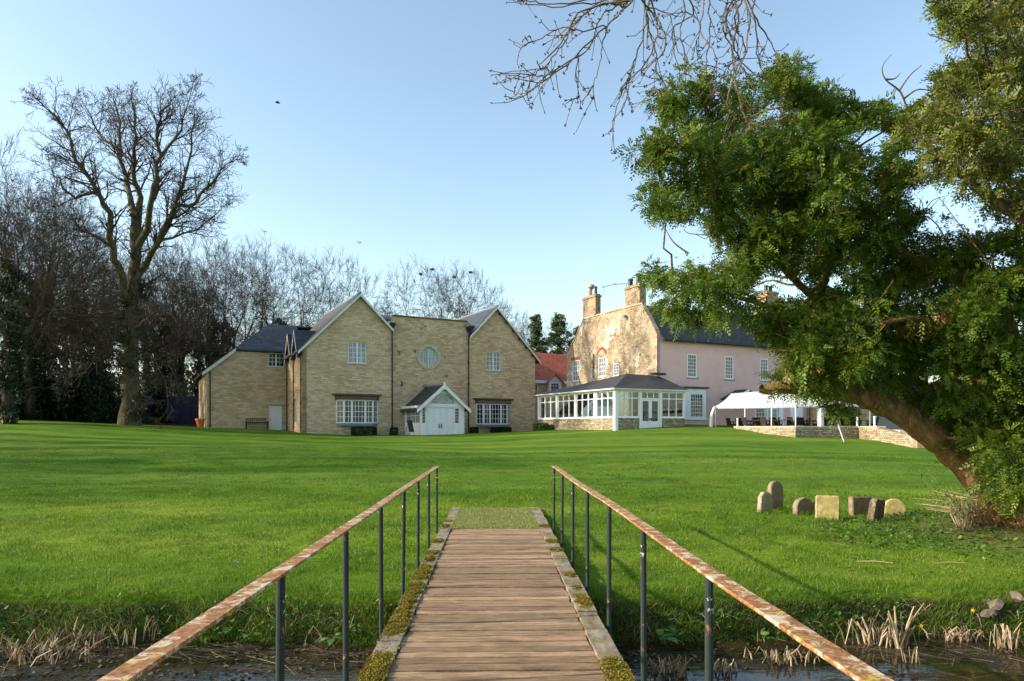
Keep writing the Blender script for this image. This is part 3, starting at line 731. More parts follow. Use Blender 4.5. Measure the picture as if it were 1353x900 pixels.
# corner posts, plinth and panels
winl = (A.fx(557.6, fy), A.fx(562.6, fy), A.fz(560, 559.5, fy), A.fz(560, 538.5, fy)); winr = (A.fx(600.8, fy), A.fx(607, fy), winl[2], winl[3])
drx = (winl[1] + 0.12, winr[0] - 0.12)
zt = pze - 0.12
fan_r = min((drx[1] - drx[0]) * 0.46, pza - pze - 0.45); fc = (xm, pze + 0.14)
fan = [(fc[0] + fan_r * math.cos(t), fc[1] + fan_r * 0.80 * math.sin(t)) for t in [math.pi * k / 14 for k in range(15)]]
wall(f_, [(px0, zp), (px1, zp), (px1, pze), (xm, pza - 0.12), (px0, pze)], [rect(*winl), rect(*winr), rect(drx[0], drx[1], zp + 0.05, zt - 0.05), fan], front(fy), rev=0.10, thick=0.12)
wl_ = (fy + 0.25, -0.25, winl[2], winl[3])
wall(f_, [(fy + 0.121, zp), (-0.003, zp), (-0.003, pze), (fy + 0.121, pze)], [rect(*wl_)], side(px0), rev=0.10, thick=0.12)
f_.box(px1 - 0.12, px1, fy + 0.121, -0.003, zp, pze)
po = f_.build('porch', M['white'], hall)
rs = (pza - pze) / (xm - px0)
pr = MB(zb); e = 0.42
for sgn in (-1, 1):
    pr.slab([(xm, fy - 0.32, pza + 0.02), (xm + sgn * (xm - px0 + e), fy - 0.32, pze + 0.02 - rs * e), (xm + sgn * (xm - px0 + e), -0.01, pze + 0.02 - rs * e), (xm, -0.01, pza + 0.02)], 0.09)
pro = pr.build('roof', M['slate_old'], po)
fi = MB(zb); fi.box(xm - 0.25, xm + 0.25, -0.4, -0.02, pza + 0.03, pza + 0.22); fi.tube([(xm, fy - 0.3, pza + 0.05), (xm, -0.4, pza + 0.05)], 0.08, 6); fi.build('ridge_cap', M['lead'], pro)
pb = MB(zb)
for sgn in (-1, 1):
    x0_, x1_ = xm, xm + sgn * (xm - px0 + e)
    z0_, z1_ = pza + 0.03, pze + 0.03 - rs * e
    pb.hexa([(x0_, fy - 0.38, z0_ - 0.30), (x1_, fy - 0.38, z1_ - 0.26), (x1_, fy - 0.325, z1_ - 0.26), (x0_, fy - 0.325, z0_ - 0.30)],
            [(x0_, fy - 0.38, z0_ + 0.03), (x1_, fy - 0.38, z1_ + 0.03), (x1_, fy - 0.325, z1_ + 0.03), (x0_, fy - 0.325, z0_ + 0.03)])
pb.box(xm - 0.07, xm + 0.07, fy - 0.40, fy - 0.30, pza - 0.35, pza + 0.22)
pb.build('bargeboard', M['white'], pro)
ev = MB(zb); ev.box(px0 - 0.3, px0 - 0.003, fy + 0.02, -0.01, pze - 0.2, pze - 0.02); ev.box(px0 - 0.02, px1 + 0.02, fy - 0.05, fy - 0.003, pze - 0.12, pze + 0.03); ev.build('eaves_board', M['white'], po)
window(po, zb, front(fy), *winl, 1, 5, depth=0.03, fw=0.04, sill=False); window(po, zb, front(fy), *winr, 1, 5, depth=0.03, fw=0.04, sill=False)
window(po, zb, side(px0), *wl_, 3, 2, depth=0.03, fw=0.06, sill=False, glass='glass_curtain')
fg = MB(zb); fg.face([(x, fy + 0.08, z) for x, z in fan]); fgo = fg.build('fanlight', M['glass_curtain'], po)
fb = MB(zb)
for k in range(1, 7):
    a = math.pi * k / 7
    fb.tube([(fc[0] + 0.3 * math.cos(a), fy + 0.05, fc[1] + 0.24 * math.sin(a)), (fc[0] + fan_r * math.cos(a), fy + 0.05, fc[1] + fan_r * 0.8 * math.sin(a))], 0.018, 4)
fb.tube([(fc[0] + 0.3 * math.cos(math.pi * k / 10), fy + 0.05, fc[1] + 0.24 * math.sin(math.pi * k / 10)) for k in range(11)], 0.02, 4)
fb.build('glazing_bars', M['white'], fgo)
nd = 4
for k in range(nd):
    a0_ = drx[0] + (drx[1] - drx[0]) * k / nd + 0.006; a1_ = drx[0] + (drx[1] - drx[0]) * (k + 1) / nd - 0.006
    D = MB(zb); D.box(a0_, a1_, fy + 0.045, fy + 0.09, zp + 0.06, zt - 0.055)
    for (za_, zb_) in ((zp + 0.25, zp + 1.1), (zp + 1.25, zt - 0.25)):
        D.box(a0_ + 0.1, a1_ - 0.1, fy + 0.028, fy + 0.0449, za_, zb_)
        D.box(a0_ + 0.16, a1_ - 0.16, fy + 0.018, fy + 0.0279, za_ + 0.06, zb_ - 0.06)
    do = D.build('door', M['white'], po)
    if k in (1, 2):
        hx = a1_ - 0.10 if k == 1 else a0_ + 0.10
        H = MB(zb); H.box(hx - 0.05, hx + 0.05, fy + 0.012, fy + 0.0175, zp + 1.25, zp + 1.6); H.tube([(hx, fy + 0.01, zp + 1.3), (hx, fy - 0.05, zp + 1.35), (hx, fy - 0.05, zp + 1.5), (hx, fy + 0.01, zp + 1.55)], 0.018, 6)
        H.build('handle', M['lead'], do)

# ------------------------------------------------------------ RIGHT HOUSE: stone gable and pink front
H_ = Fr((868 - CX) / F * 50, 50, 26.3)
zb = 1.0
house = H_.root('pink_house', zb)
tag(house, 'old house with pale pink rendered front, weathered tan stone gable and two tall chimneys', 'house')
def hr(x0, x1, y0, y1, ly=0.0):
    return H_.fx(x0, ly), H_.fx(x1, ly), H_.fz((x0 + x1) / 2, y1, ly), H_.fz((x0 + x1) / 2, y0, ly)
def hs(x0, x1, y0, y1, lx=0.0):
    a, b_ = H_.sy(x1, lx), H_.sy(x0, lx); return a, b_, H_.sz((x0 + x1) / 2, y1, lx), H_.sz((x0 + x1) / 2, y0, lx)
ze = H_.sz(868, 441); Dg = H_.sy(749)
c1a, c1b = H_.sy(849), H_.sy(826); c2a, c2b = H_.sy(790.5), H_.sy(770.5)
ztop = H_.sz(808, 412); zl = H_.sz(749, 466); z_c1 = H_.sz(846, 406); z_c2 = H_.sz(770, 424)
pinkL = H_.fx(1066)
g1 = hs(755.7, 765.3, 475.8, 504); g2 = hs(789.8, 800, 471.5, 498); g3 = hs(809, 817.5, 479.5, 497)
gw = MB(zb)
out = [(0, 0.5), (Dg, 0.5), (Dg, zl), (Dg - (Dg - c2b) * 0.45, zl + (z_c2 - zl) * 0.36), (c2b, z_c2), (c2b, ztop), (c1a, ztop), (c1a - 0.002, z_c1), (c1a * 0.45, ze + (z_c1 - ze) * 0.50), (0, ze)]
wall(gw, out, [rect(*g1), rect(*g2), rect(*g3)], side(0.0))
gwo = gw.build('gable_wall', M['rubble'], house)
for g_, c_, r_ in ((g1, 3, 4), (g2, 3, 4), (g3, 2, 4)):
    window(house, zb, side(0.0), *g_, c_, r_, depth=0.05, fw=0.10, bw=0.04, glass='glass_curtain', sillmat='coping')
lt = MB(zb)
lt.box(g1[0] - 0.15, g1[1] + 0.15, -0.015, 0.1, g1[3] + 0.003, g1[3] + 0.28, side(0.0))
lto = lt.build('brick_lintel', M['brick'], house)
ar = MB(zb); cz_ = g2[3] - 0.1; cy_ = (g2[0] + g2[1]) / 2; R0, R1 = (g2[1] - g2[0]) / 2 + 0.03, (g2[1] - g2[0]) / 2 + 0.26
for k in range(12):
    t0, t1 = math.pi * (0.10 + 0.8 * k / 12), math.pi * (0.10 + 0.8 * (k + 0.9) / 12)
    lo = [(0.08, cy_ + r * math.cos(t), cz_ + r * 1.1 * math.sin(t)) for r, t in ((R0, t0), (R1, t0), (R1, t1), (R0, t1))]
    ar.hexa(lo, [(-0.012, p_[1], p_[2]) for p_ in lo])
ar.build('brick_arch', M['brick'], house)
kn = MB(zb)   # stone kneelers / coping along the raking gable
for (p_, q_) in ((out[9], out[8]), (out[8], out[7]), (out[6], out[5]), (out[4], out[3]), (out[3], out[2])):
    kn.hexa([(-0.06, p_[0], p_[1] - 0.02), (-0.06, q_[0], q_[1] - 0.02), (0.32, q_[0], q_[1] - 0.02), (0.32, p_[0], p_[1] - 0.02)],
            [(-0.06, p_[0], p_[1] + 0.09), (-0.06, q_[0], q_[1] + 0.09), (0.32, q_[0], q_[1] + 0.09), (0.32, p_[0], p_[1] + 0.09)])
kn.build('gable_coping', M['rubble'], house)
# pink wall
pw1, pw2, pw3 = hr(908.2, 921.2, 467.3, 499), hr(957.8, 969.5, 470.4, 501.3), hr(1004.5, 1015.5, 473.6, 503.2)
gd = [hr(946, 951, 536, 566), hr(998, 1012, 538, 562), hr(1020, 1028, 539, 562)]
xe = pinkL
pk = MB(zb)
wall(pk, [(0.003, 0.5), (xe, 0.5), (xe, ze), (0.003, ze)], [rect(*pw1), rect(*pw2), rect(*pw3)] + [rect(*g) for g in gd[1:]], front(0.0))
pk.box(xe - 0.3, xe, 0.31, Dg, 0.5, ze - 0.05); pk.box(0.3, xe - 0.31, Dg - 0.3, Dg, 0.5, ze - 0.4)
pk.build('front_wall', M['pink'], house)
for g_ in (pw1, pw2, pw3): window(house, zb, front(), *g_, 4, 6, depth=0.03, fw=0.10, bw=0.03, sillmat='lead')
for g_ in gd[1:]: window(house, zb, front(), *g_, 3, 4, depth=0.03, fw=0.12, bw=0.03)
sh = MB(zb)
for (a, b_) in ((gd[1][1] + 0.06, gd[1][1] + 0.6), (gd[2][1] + 0.06, gd[2][1] + 0.55), (gd[2][0] - 0.45, gd[2][0] - 0.04)):
    sh.box(a, b_, -0.05, -0.003, gd[1][2] - 0.1, gd[1][3] + 0.05)
sh.build('shutter', M['white'], house)
# roofs
ry = c1a + 0.05; xend = xe + 0.3
hf = MB(zb); lf = 0.06; kf = (ztop - 0.15 - ze) / ry
hf.slab([(0.32, -0.35, ze - 0.35 * kf + lf), (xend, -0.35, ze - 0.35 * kf + lf), (xend, ry, ztop - 0.15 + lf), (0.32, ry, ztop - 0.15 + lf)], 0.14)
hf.slab([(0.32, ry, ztop - 0.09), (xend, ry, ztop - 0.09), (xend, c2b, ztop - 0.09), (0.32, c2b, ztop - 0.09)], 0.14)
hf.slab([(0.32, c2b, ztop - 0.09), (xend, c2b, ztop - 0.09), (xend, Dg + 0.2, zl - 0.1), (0.32, Dg + 0.2, zl - 0.1)], 0.14)
hfo = hf.build('roof', M['slate_old'], house)
gt = MB(zb); gt.tube([(0.35, -0.42, ze - 0.35 * kf), (xend, -0.42, ze - 0.35 * kf)], 0.07, 8); gt.build('gutter', M['black'], hfo)
# chimneys
def chimney(parent, x0, x1, y0, y1, z0, z1, m_, pots):
    c = MB(zb); c.box(x0, x1, y0, y1, z0, z1 - 0.25); c.box(x0 - 0.07, x1 + 0.07, y0 - 0.07, y1 + 0.07, z1 - 0.249, z1 - 0.12); c.box(x0 + 0.02, x1 - 0.02, y0 + 0.02, y1 - 0.02, z1 - 0.119, z1)
    o = c.build('chimney', M[m_], parent)
    for (ax, ay, hh, rr_, mm) in pots:
        pt = MB(zb); x, y = x0 + (x1 - x0) * ax, y0 + (y1 - y0) * ay
        pt.tube([(x, y, z1), (x, y, z1 + hh * 0.8), (x, y, z1 + hh * 0.8), (x, y, z1 + hh)], [rr_, rr_ * 0.88, rr_ * 1.1, rr_ * 1.1], 12)
        pt.build('chimney_pot', M[mm], o)
    return o
chimney(house, -0.004, 0.62, H_.sy(845), c1b, z_c1 - 0.3, H_.sz(837, 376), 'chimney_stone', [(0.3, 0.75, 0.55, 0.2, 'black'), (0.3, 0.2, 0.75, 0.2, 'black'), (0.75, 0.3, 0.7, 0.19, 'black')])
chimney(house, -0.004, 0.5, H_.sy(787), c2b, ztop - 0.5, H_.sz(780, 390), 'chimney_stone', [(0.35, 0.55, 0.55, 0.16, 'rubble'), (0.3, 0.1, 0.62, 0.12, 'black')])
ucap = MB(zb); ux, uy_ = 0.17, c2a + (c2b - c2a) * 0.55; uz = H_.sz(780, 390) + 0.55
ucap.tube([(ux, uy_, uz), (ux, uy_, uz + 0.12), (ux, uy_, uz + 0.3), (ux, uy_, uz + 0.38)], [0.15, 0.30, 0.28, 0.15], 10); ucap.build('pot_cap', M['rubble'], house)
chimney(house, H_.fx(1046) - 0.0, H_.fx(1046) + 1.3, 2.6, 4.2, ztop - 0.6, H_.fz(1048, 388, 2.6), 'chimney_stone', [(0.3, 0.3, 0.55, 0.17, 'black'), (0.7, 0.3, 0.55, 0.17, 'black')])
# aerials
def aerial(x, y, z, h, L, ang):
    an = MB(zb)
    an.tube([(x, y, z), (x, y, z + h)], 0.025, 5)
    dx, dy = math.cos(ang), math.sin(ang)
    an.tube([(x - dx * L * 0.2, y - dy * L * 0.2, z + h), (x + dx * L, y + dy * L, z + h + 0.12)], 0.022, 5)
    for k in range(7):
        t = -0.1 + k * 0.16; cxp, cyp, czp = x + dx * L * t, y + dy * L * t, z + h + 0.12 * t
        an.tube([(cxp - dy * 0.22, cyp + dx * 0.22, czp), (cxp + dy * 0.22, cyp - dx * 0.22, czp)], 0.012, 4)
    an.build('aerial', M['lead'], house)
aerial(0.7, c2a + 0.2, H_.sz(780, 392), 0.7, 1.3, -1.2)
aerial(0.3, c1b + 0.25, ztop, 2.0, 1.4, 1.9)
downpipe(house, zb, -0.10, H_.sy(785), H_.sz(785, 500), H_.sz(785, 467), hopper=False)
lamp = MB(zb); lx_ = H_.fx(893); lz_ = H_.fz(893, 447); lamp.box(lx_ - 0.1, lx_ + 0.1, -0.35, -0.003, lz_ - 0.05, lz_ + 0.12); lamp.tube([(lx_, -0.3, lz_ - 0.05), (lx_ - 0.1, -0.5, lz_ - 0.3)], 0.06, 6); lamp.build('wall_lamp', M['black'], house)
# gable-side floodlight
fl = MB(zb); fy0 = H_.sy(828, 0); fz0 = H_.sz(828, 418); fl.tube([(-0.02, fy0, fz0), (-0.32, fy0, fz0 - 0.04)], [0.08, 0.15], 8); fl.build('flood_lamp', M['lead'], house)

# white bay on the pink front
bx0, bx1 = H_.fx(904.5, -0.55), H_.fx(933, -0.55)
bz0, bz1 = H_.fz(918, 553.5, -0.55), H_.fz(918, 513.5, -0.55)
bb = MB(zb); bb.box(bx0, bx1, -0.55, -0.003, 0.6, bz0 - 0.003); bo = bb.build('square_bay', M['pink'], house)
f2 = MB(zb); wa = (H_.fx(912.5, -0.55), H_.fx(929, -0.55), bz0 + 0.12, bz1 - 0.38)
wall(f2, rect(bx0, bx1, bz0, bz1), [rect(*wa)], front(-0.55), rev=0.06, thick=0.545); f2.box(bx0 - 0.05, bx1 + 0.05, -0.64, -0.551, bz0 - 0.08, bz0 - 0.001)
f2o = f2.build('bay_frame', M['white'], bo)
window(bo, zb, front(-0.55), *wa, 5, 6, depth=0.02, fw=0.05, bw=0.035, sill=False)
f3 = MB(zb); f3.box(bx0 - 0.15, bx1 + 0.15, -0.75, -0.004, bz1 + 0.003, bz1 + 0.13); f3.build('bay_roof', M['slate_old'], bo)

# small pitched roof over a doorway behind the awning
ph = MB(zb); xa_, xb_ = H_.fx(952), H_.fx(972); zA, zB = H_.fz(950, 526, -0.9), H_.fz(968, 514, -0.9)
ph.slab([(xa_, -1.4, zA), (xb_, -1.4, zB), (xb_, -0.004, zB), (xa_, -0.004, zA)], 0.10)
ph.slab([(xb_, -1.4, zB), (xb_ + 1.3, -1.4, zA), (xb_ + 1.3, -0.004, zA), (xb_, -0.004, zB)], 0.10)
pho = ph.build('door_canopy', M['slate_old'], house)
pw = MB(zb); pw.hexa([(xa_, -1.45, zA - 0.22), (xb_, -1.45, zB - 0.2), (xb_, -1.405, zB - 0.2), (xa_, -1.405, zA - 0.22)], [(xa_, -1.45, zA - 0.02), (xb_, -1.45, zB + 0.02), (xb_, -1.405, zB + 0.02), (xa_, -1.405, zA - 0.02)])
pw.build('bargeboard', M['white'], pho)

# tan stone neighbour on the right
T = Fr(*H_.w(pinkL + 0.02, -0.6), 22.0)
zt0 = 1.0
tanh = T.root('tan_stone_house', zt0)
tag(tanh, 'warm tan stone house with white sash windows, mostly hidden behind the leaning yew', 'house')
xT = T.fx(1151); zTe = T.fz(1100, 462)
def tr4(x0, x1, y0, y1): return T.fx(x0), T.fx(x1), T.fz((x0 + x1) / 2, y1), T.fz((x0 + x1) / 2, y0)
tw = [tr4(1079, 1092, 538, 560), tr4(1117, 1131, 537.5, 560), tr4(1086, 1094, 482, 506), tr4(1124, 1133, 484, 507)]
tdr = tr4(1043.5, 1058.5, 538.5, 569)
zs = MB(zt0); wall(zs, [(0, 0.4), (xT, 0.4), (xT, zTe), (0, zTe)], [rect(*g) for g in tw], front()); zs.box(xT - 0.3, xT - 0.003, 0.301, 8, 0.4, zTe - 0.02); zs.box(0, 0.3, 0.301, 8, 0.4, zTe - 0.02)
zs.build('wall', M['tan_ashlar'], tanh)
for g_ in tw: window(tanh, zt0, front(), *g_, 2, 4, depth=0.03, fw=0.13, bw=0.04)
rf = MB(zt0); rf.slab([(-0.3, -0.4, zTe - 0.1), (xT + 0.4, -0.4, zTe - 0.1), (xT + 0.4, 4, zTe + 2.6), (-0.3, 4, zTe + 2.6)], 0.14); rf.slab([(-0.3, 4, zTe + 2.6), (xT + 0.4, 4, zTe + 2.6), (xT + 0.4, 8.4, zTe - 0.1), (-0.3, 8.4, zTe - 0.1)], 0.14)
rfo = rf.build('roof', M['slate_old'], tanh)
zb_keep = zb; zb = zt0
if False: chimney(tanh, T.fx(1098), T.fx(1098) + 1.4, 3.3, 4.6, zTe + 1.6, T.fz(1100, 372, 3.3), 'chimney_stone', [(0.3, 0.4, 0.55, 0.17, 'black'), (0.7, 0.4, 0.55, 0.17, 'terracotta')])
downpipe(tanh, zb, T.fx(1134), -0.08, 1.4, zTe - 0.2, hopper=False); downpipe(tanh, zb, T.fx(1069), -0.08, 1.4, zTe - 0.2, hopper=False)
zb = zb_keep
# white door beside the terrace windows
dz = MB(zb); dxa, dxb, dza, dzb = hr(1044, 1058, 538.5, 570)
dz.box(dxa, dxb, -0.12, -0.07, dza, dzb); dzo = dz.build('door', M['white'], house)
fz_ = MB(zb); fz_.box(dxa - 0.1, dxa - 0.003, -0.13, -0.004, dza, dzb + 0.1); fz_.box(dxb + 0.003, dxb + 0.1, -0.13, -0.004, dza, dzb + 0.1); fz_.box(dxa, dxb, -0.13, -0.004, dzb + 0.003, dzb + 0.1); fz_.build('frame', M['white'], dzo)
# grey outbuilding beyond
G = Fr(*T.w(xT + 0.02, 1.5), 15.0)
gob = G.root('grey_outbuilding', 1.0)
tag(gob, 'grey rendered outbuilding with slate roof right of the tan stone house', 'outbuilding')
gb_ = MB(1.0); Lg = 9; gh = G.fz(1165, 520); gb_.box(0, Lg, 0, 6, 0.4, gh); M['greyrender'] = plain('grey_render', (0.27, 0.25, 0.24), 0.9, 0.12, 1.0); gb_.build('wall', M['greyrender'], gob)
gr_ = MB(1.0); gr_.slab([(-0.3, -0.3, gh), (Lg + 0.3, -0.3, gh), (Lg + 0.3, 3, gh + 2.0), (-0.3, 3, gh + 2.0)], 0.13); gr_.slab([(-0.3, 3, gh + 2.0), (Lg + 0.3, 3, gh + 2.0), (Lg + 0.3, 6.3, gh), (-0.3, 6.3, gh)], 0.13); gr_.build('roof', M['slate'], gob)

# ------------------------------------------------------------ CONSERVATORY
g_off = 2.6
def corner(e):
    x, y = H_.w(-e, -g_off); return (x / y) * F + CX - 813
lo, hi = 0.5, 12
for _ in range(60):
    mid = (lo + hi) / 2
    if corner(mid) > 0: lo = mid
    else: hi = mid
e_off = (lo + hi) / 2
zc0 = 1.35
K = Fr(*H_.w(-e_off, -g_off), 26.3)      # own axes, origin at the front corner
cons = K.root('conservatory', zc0)
tag(cons, 'white framed conservatory with hipped slate roof on a low stone plinth, beside the pink house', 'conservatory')
Ls = K.sy(711.5); Lf = K.fx(905)
zev = K.fz(813, 513.5); zpl = K.fz(813, 552.5); 
dL, dR = K.fx(846), K.fx(873)
pl = MB(zc0)
pl.box(0, dL, 0, 0.3, 0.6, zpl); pl.box(dR, Lf, 0, 0.3, 0.6, zpl); pl.box(0, 0.3, 0.301, Ls, 0.6, zpl)
pl.build('stone_plinth', M['drystone'], cons)
fl = MB(zc0); fl.box(0.31, e_off + 6, 0.31, Ls, zc0 - 0.1, zc0 + 0.15); fl.build('floor', M['paving'], cons)
frw = MB(zc0)
def glazing(mb, gm, Mp, a0, a1, z0, z1, ztr, cols, cur=()):
    frame_w = 0.06
    mb.box(a0, a1, 0.02, 0.10, z0, z0 + 0.08, Mp); mb.box(a0, a1, 0.02, 0.10, z1 - 0.08, z1, Mp)
    mb.box(a0, a1, 0.025, 0.095, ztr - 0.035, ztr + 0.035, Mp)
    for k in range(cols + 1):
        c = a0 + (a1 - a0) * k / cols; h = 0.04
        c = min(max(c, a0 + h), a1 - h)
        mb.box(c - h, c + h, 0.022, 0.098, z0 + 0.08, z1 - 0.08, Mp)
    gm.box(a0 + 0.01, a1 - 0.01, 0.055, 0.061, z0 + 0.02, z1 - 0.02, Mp)
gl = MB(zc0); ztr = K.fz(813, 525.5)
sides = [K.sy(p_) for p_ in (810, 786, 760, 735.5, 711.5)]
sides[0] = 0.1; sides[-1] = Ls - 0.02
for i in range(4): glazing(frw, gl, side(0.0), sides[i] + 0.12, sides[i + 1] - 0.12, zpl + 0.06, zev - 0.12, ztr, 3)
fr_x = [0.1, dL, dR, Lf - 0.05]
glazing(frw, gl, front(0.0), 0.22, dL - 0.08, zpl + 0.06, zev - 0.12, ztr, 3)
glazing(frw, gl, front(0.0), dR + 0.08, Lf - 0.1, zpl + 0.06, zev - 0.12, ztr, 3)
dz0 = K.fz(860, 567); glazing(frw, gl, front(0.0), dL + 0.08, dR - 0.08, ztr - 0.05, zev - 0.12, ztr, 3)
frw.build('window_frames', M['white'], cons); 
for bx_ in [(-0.03, 0.12, s_ - 0.1, s_ + 0.1, zpl + 0.062, zev - 0.121) for s_ in sides[1:]] + [(-0.05, 0.2, -0.05, 0.2, 0.9, zev - 0.121)] + \
        [(x_ - 0.08, x_ + 0.08, -0.03, 0.12, 0.9, zev - 0.121) for x_ in (dL, dR)] + [(Lf - 0.1, Lf - 0.002, -0.03, 0.12, zpl + 0.062, zev - 0.121)]:
    pst = MB(zc0); pst.box(*bx_); pst.build('post', M['white'], cons)
sl_ = MB(zc0); sl_.box(-0.08, dL - 0.09, -0.08, 0.14, zpl + 0.001, zpl + 0.06); sl_.box(dR + 0.09, Lf, -0.08, 0.14, zpl + 0.001, zpl + 0.06); sl_.box(-0.08, 0.14, 0.141, Ls, zpl + 0.001, zpl + 0.06); sl_.build('sill', M['white'], cons)
gl.build('glazing', M['glass_clear'], cons)
fa = MB(zc0); fa.box(-0.14, Lf, -0.14, 0.14, zev - 0.119, zev + 0.06); fa.box(-0.14, 0.14, 0.141, Ls, zev - 0.119, zev + 0.06); fa.build('fascia', M['white'], cons)
mid = (dL + dR) / 2
for (a, b_) in ((dL + 0.09, mid - 0.005), (mid + 0.005, dR - 0.09)):
    D = MB(zc0); z0_, z1_ = 0.95, ztr - 0.06; zm = z0_ + (z1_ - z0_) * 0.42
    D.box(a, b_, 0.03, 0.08, z0_, zm); D.box(a, b_, 0.03, 0.08, z1_ - 0.12, z1_); D.box(a, a + 0.13, 0.03, 0.08, zm, z1_ - 0.12); D.box(b_ - 0.13, b_, 0.03, 0.08, zm, z1_ - 0.12)
    D.box(a + 0.15, b_ - 0.15, 0.018, 0.0299, z0_ + 0.2, zm - 0.12)
    do = D.build('door', M['white'], cons); P_ = MB(zc0); P_.box(a + 0.13, b_ - 0.13, 0.05, 0.056, zm, z1_ - 0.12); P_.build('pane', M['glass'], do)
    hx = b_ - 0.06 if b_ < mid else a + 0.06; Hh = MB(zc0); Hh.box(hx - 0.02, hx + 0.02, -0.03, 0.029, zm + 0.05, zm + 0.22); Hh.build('handle', M['black'], do)
# roof: lean-to along the gable, hipped round the corner to the pink front
ridge_z = K.fz(828, 495, g_off)   # height where it meets the gable
ov = 0.25; rk = (ridge_z - zev) / e_off
P0 = (-ov, -ov, zev + 0.06); Pf = (Lf + 0.1, -ov, zev + 0.06); Ps = (-ov, Ls + 0.1, zev + 0.06)
rd0x = H_.fx(873) ; RA = (e_off - 0.0, g_off + 0.0, ridge_z)
ra = K.fx(828, 2.2); rb = K.fx(873.5, 2.2); rz_ = K.fz(850, 495, 2.2)
RA = (ra, 2.2, rz_); RB = (rb, g_off - 0.01, rz_)
RS = (e_off - 0.01, Ls - 3.5, rz_); RS0 = (e_off - 0.01, 3.0, rz_)
rr_ = MB(zc0)
rr_.slab([P0, Pf, RB, RA], 0.1)
rr_.slab([P0, RA, (e_off - 0.01, g_off + 0.02, rz_), RS, Ps], 0.1)
rr_.slab([Ps, RS, (e_off - 0.01, Ls + 0.1, zev + 0.1)], 0.1)
rr_.slab([RA, RB, (e_off, g_off - 0.005, rz_ + 0.0), (e_off - 0.01, g_off + 0.02, rz_)], 0.1)
rr_.slab([Pf, (Lf + 0.1, g_off - 0.01, zev + 0.06), RB], 0.1)
rro = rr_.build('roof', M['slate_old'], cons)
gu = MB(zc0); gu.tube([(-ov - 0.05, Ls, zev - 0.02), (-ov - 0.05, -ov - 0.05, zev - 0.02), (Lf + 0.1, -ov - 0.05, zev - 0.02)], 0.05, 6); gu.build('gutter', M['offwhite'], rro)
vb = MB(zc0); vb.box(rb - 0.9, rb + 0.2, g_off - 0.7, g_off - 0.3, rz_ + 0.0, rz_ + 0.16); vb.build('roof_vent', M['black'], rro)
# curtains and seats inside
for i, (x0_, x1_) in enumerate([(817, 823.5), (877, 882), (887, 893), (895, 900)]):
    c_ = MB(zc0); a, b_ = K.fx(x0_, 0.25), K.fx(x1_, 0.25)
    n_ = 14; pts = [(a + (b_ - a) * k / n_, 0.30 + 0.04 * math.sin(k * 2.1)) for k in range(n_ + 1)]
    for (p_, q_) in zip(pts[:-1], pts[1:]): c_.face([(p_[0], p_[1], zpl + 0.1), (q_[0], q_[1], zpl + 0.1), (q_[0], q_[1], ztr - 0.02), (p_[0], p_[1], ztr - 0.02)])
    c_.build('curtain', M['curtain'], cons)
for i, s_ in enumerate((sides[1], sides[2], sides[3])):
    c_ = MB(zc0); pts = [(0.26 + 0.035 * math.sin(k * 2.2), s_ - 0.35 + 0.75 * k / 12) for k in range(13)]
    for (p_, q_) in zip(pts[:-1], pts[1:]): c_.face([(p_[0], p_[1], zpl + 0.1), (q_[0], q_[1], zpl + 0.1), (q_[0], q_[1], zev - 0.15), (p_[0], p_[1], zev - 0.15)])
    c_.build('curtain', M['curtain'], cons)

# ------------------------------------------------------------ RED ROOFED RANGE between the two
R_ = Fr((704 - CX) / F * 68, 68, 27)
rr0 = R_.root('red_roofed_cottage', 1.0)
tag(rr0, 'cottage with bright red tiled roof and small dormer between the two larger houses', 'cottage')
Lr = R_.fx(752) + 2; zev2 = R_.fz(725, 502); zrg = R_.fz(725, 467, 3.5)
c_ = MB(1.0); c_.box(-2, Lr, 0, 7, 0.5, zev2 - 0.1); c_.build('wall', M['stone'], rr0)
c_ = MB(1.0); c_.slab([(-2.3, -0.3, zev2 - 0.1), (Lr, -0.3, zev2 - 0.1), (Lr, 3.5, zrg), (-2.3, 3.5, zrg)], 0.14); c_.slab([(-2.3, 3.5, zrg), (Lr, 3.5, zrg), (Lr, 7.3, zev2 - 0.1), (-2.3, 7.3, zev2 - 0.1)], 0.14); rro2 = c_.build('roof', M['redtile'], rr0)
c_ = MB(1.0); c_.box(-2.3, Lr, -0.36, -0.305, zev2 - 0.38, zev2 - 0.10); c_.build('fascia', M['white'], rr0)
dxm = R_.fx(732, -0.2); dzt = R_.fz(732, 494, -0.2)
c_ = MB(1.0); wall(c_, [(dxm - 0.75, zev2 - 1.6), (dxm + 0.75, zev2 - 1.6), (dxm + 0.75, dzt - 0.75), (dxm, dzt - 0.1), (dxm - 0.75, dzt - 0.75)], [rect(dxm - 0.5, dxm + 0.5, zev2 - 1.4, dzt - 0.8)], front(-0.42), thick=0.4)
dmo = c_.build('dormer', M['offwhite'], rr0)
window(dmo, 1.0, front(-0.42), dxm - 0.5, dxm + 0.5, zev2 - 1.4, dzt - 0.8, 3, 3, depth=0.04, sill=False)
c_ = MB(1.0)
for sgn in (-1, 1): c_.slab([(dxm, -0.6, dzt), (dxm + sgn * 1.0, -0.6, dzt - 0.9), (dxm + sgn * 1.0, 1.5, dzt - 0.9), (dxm, 1.5, dzt)], 0.1)
c_.build('dormer_roof', M['redtile'], dmo)
wxa, wxb = R_.fx(705), R_.fx(710); window(rr0, 1.0, front(-0.01), wxa, wxb, zev2 - 1.9, zev2 - 0.5, 2, 2, depth=-0.03, sill=False)
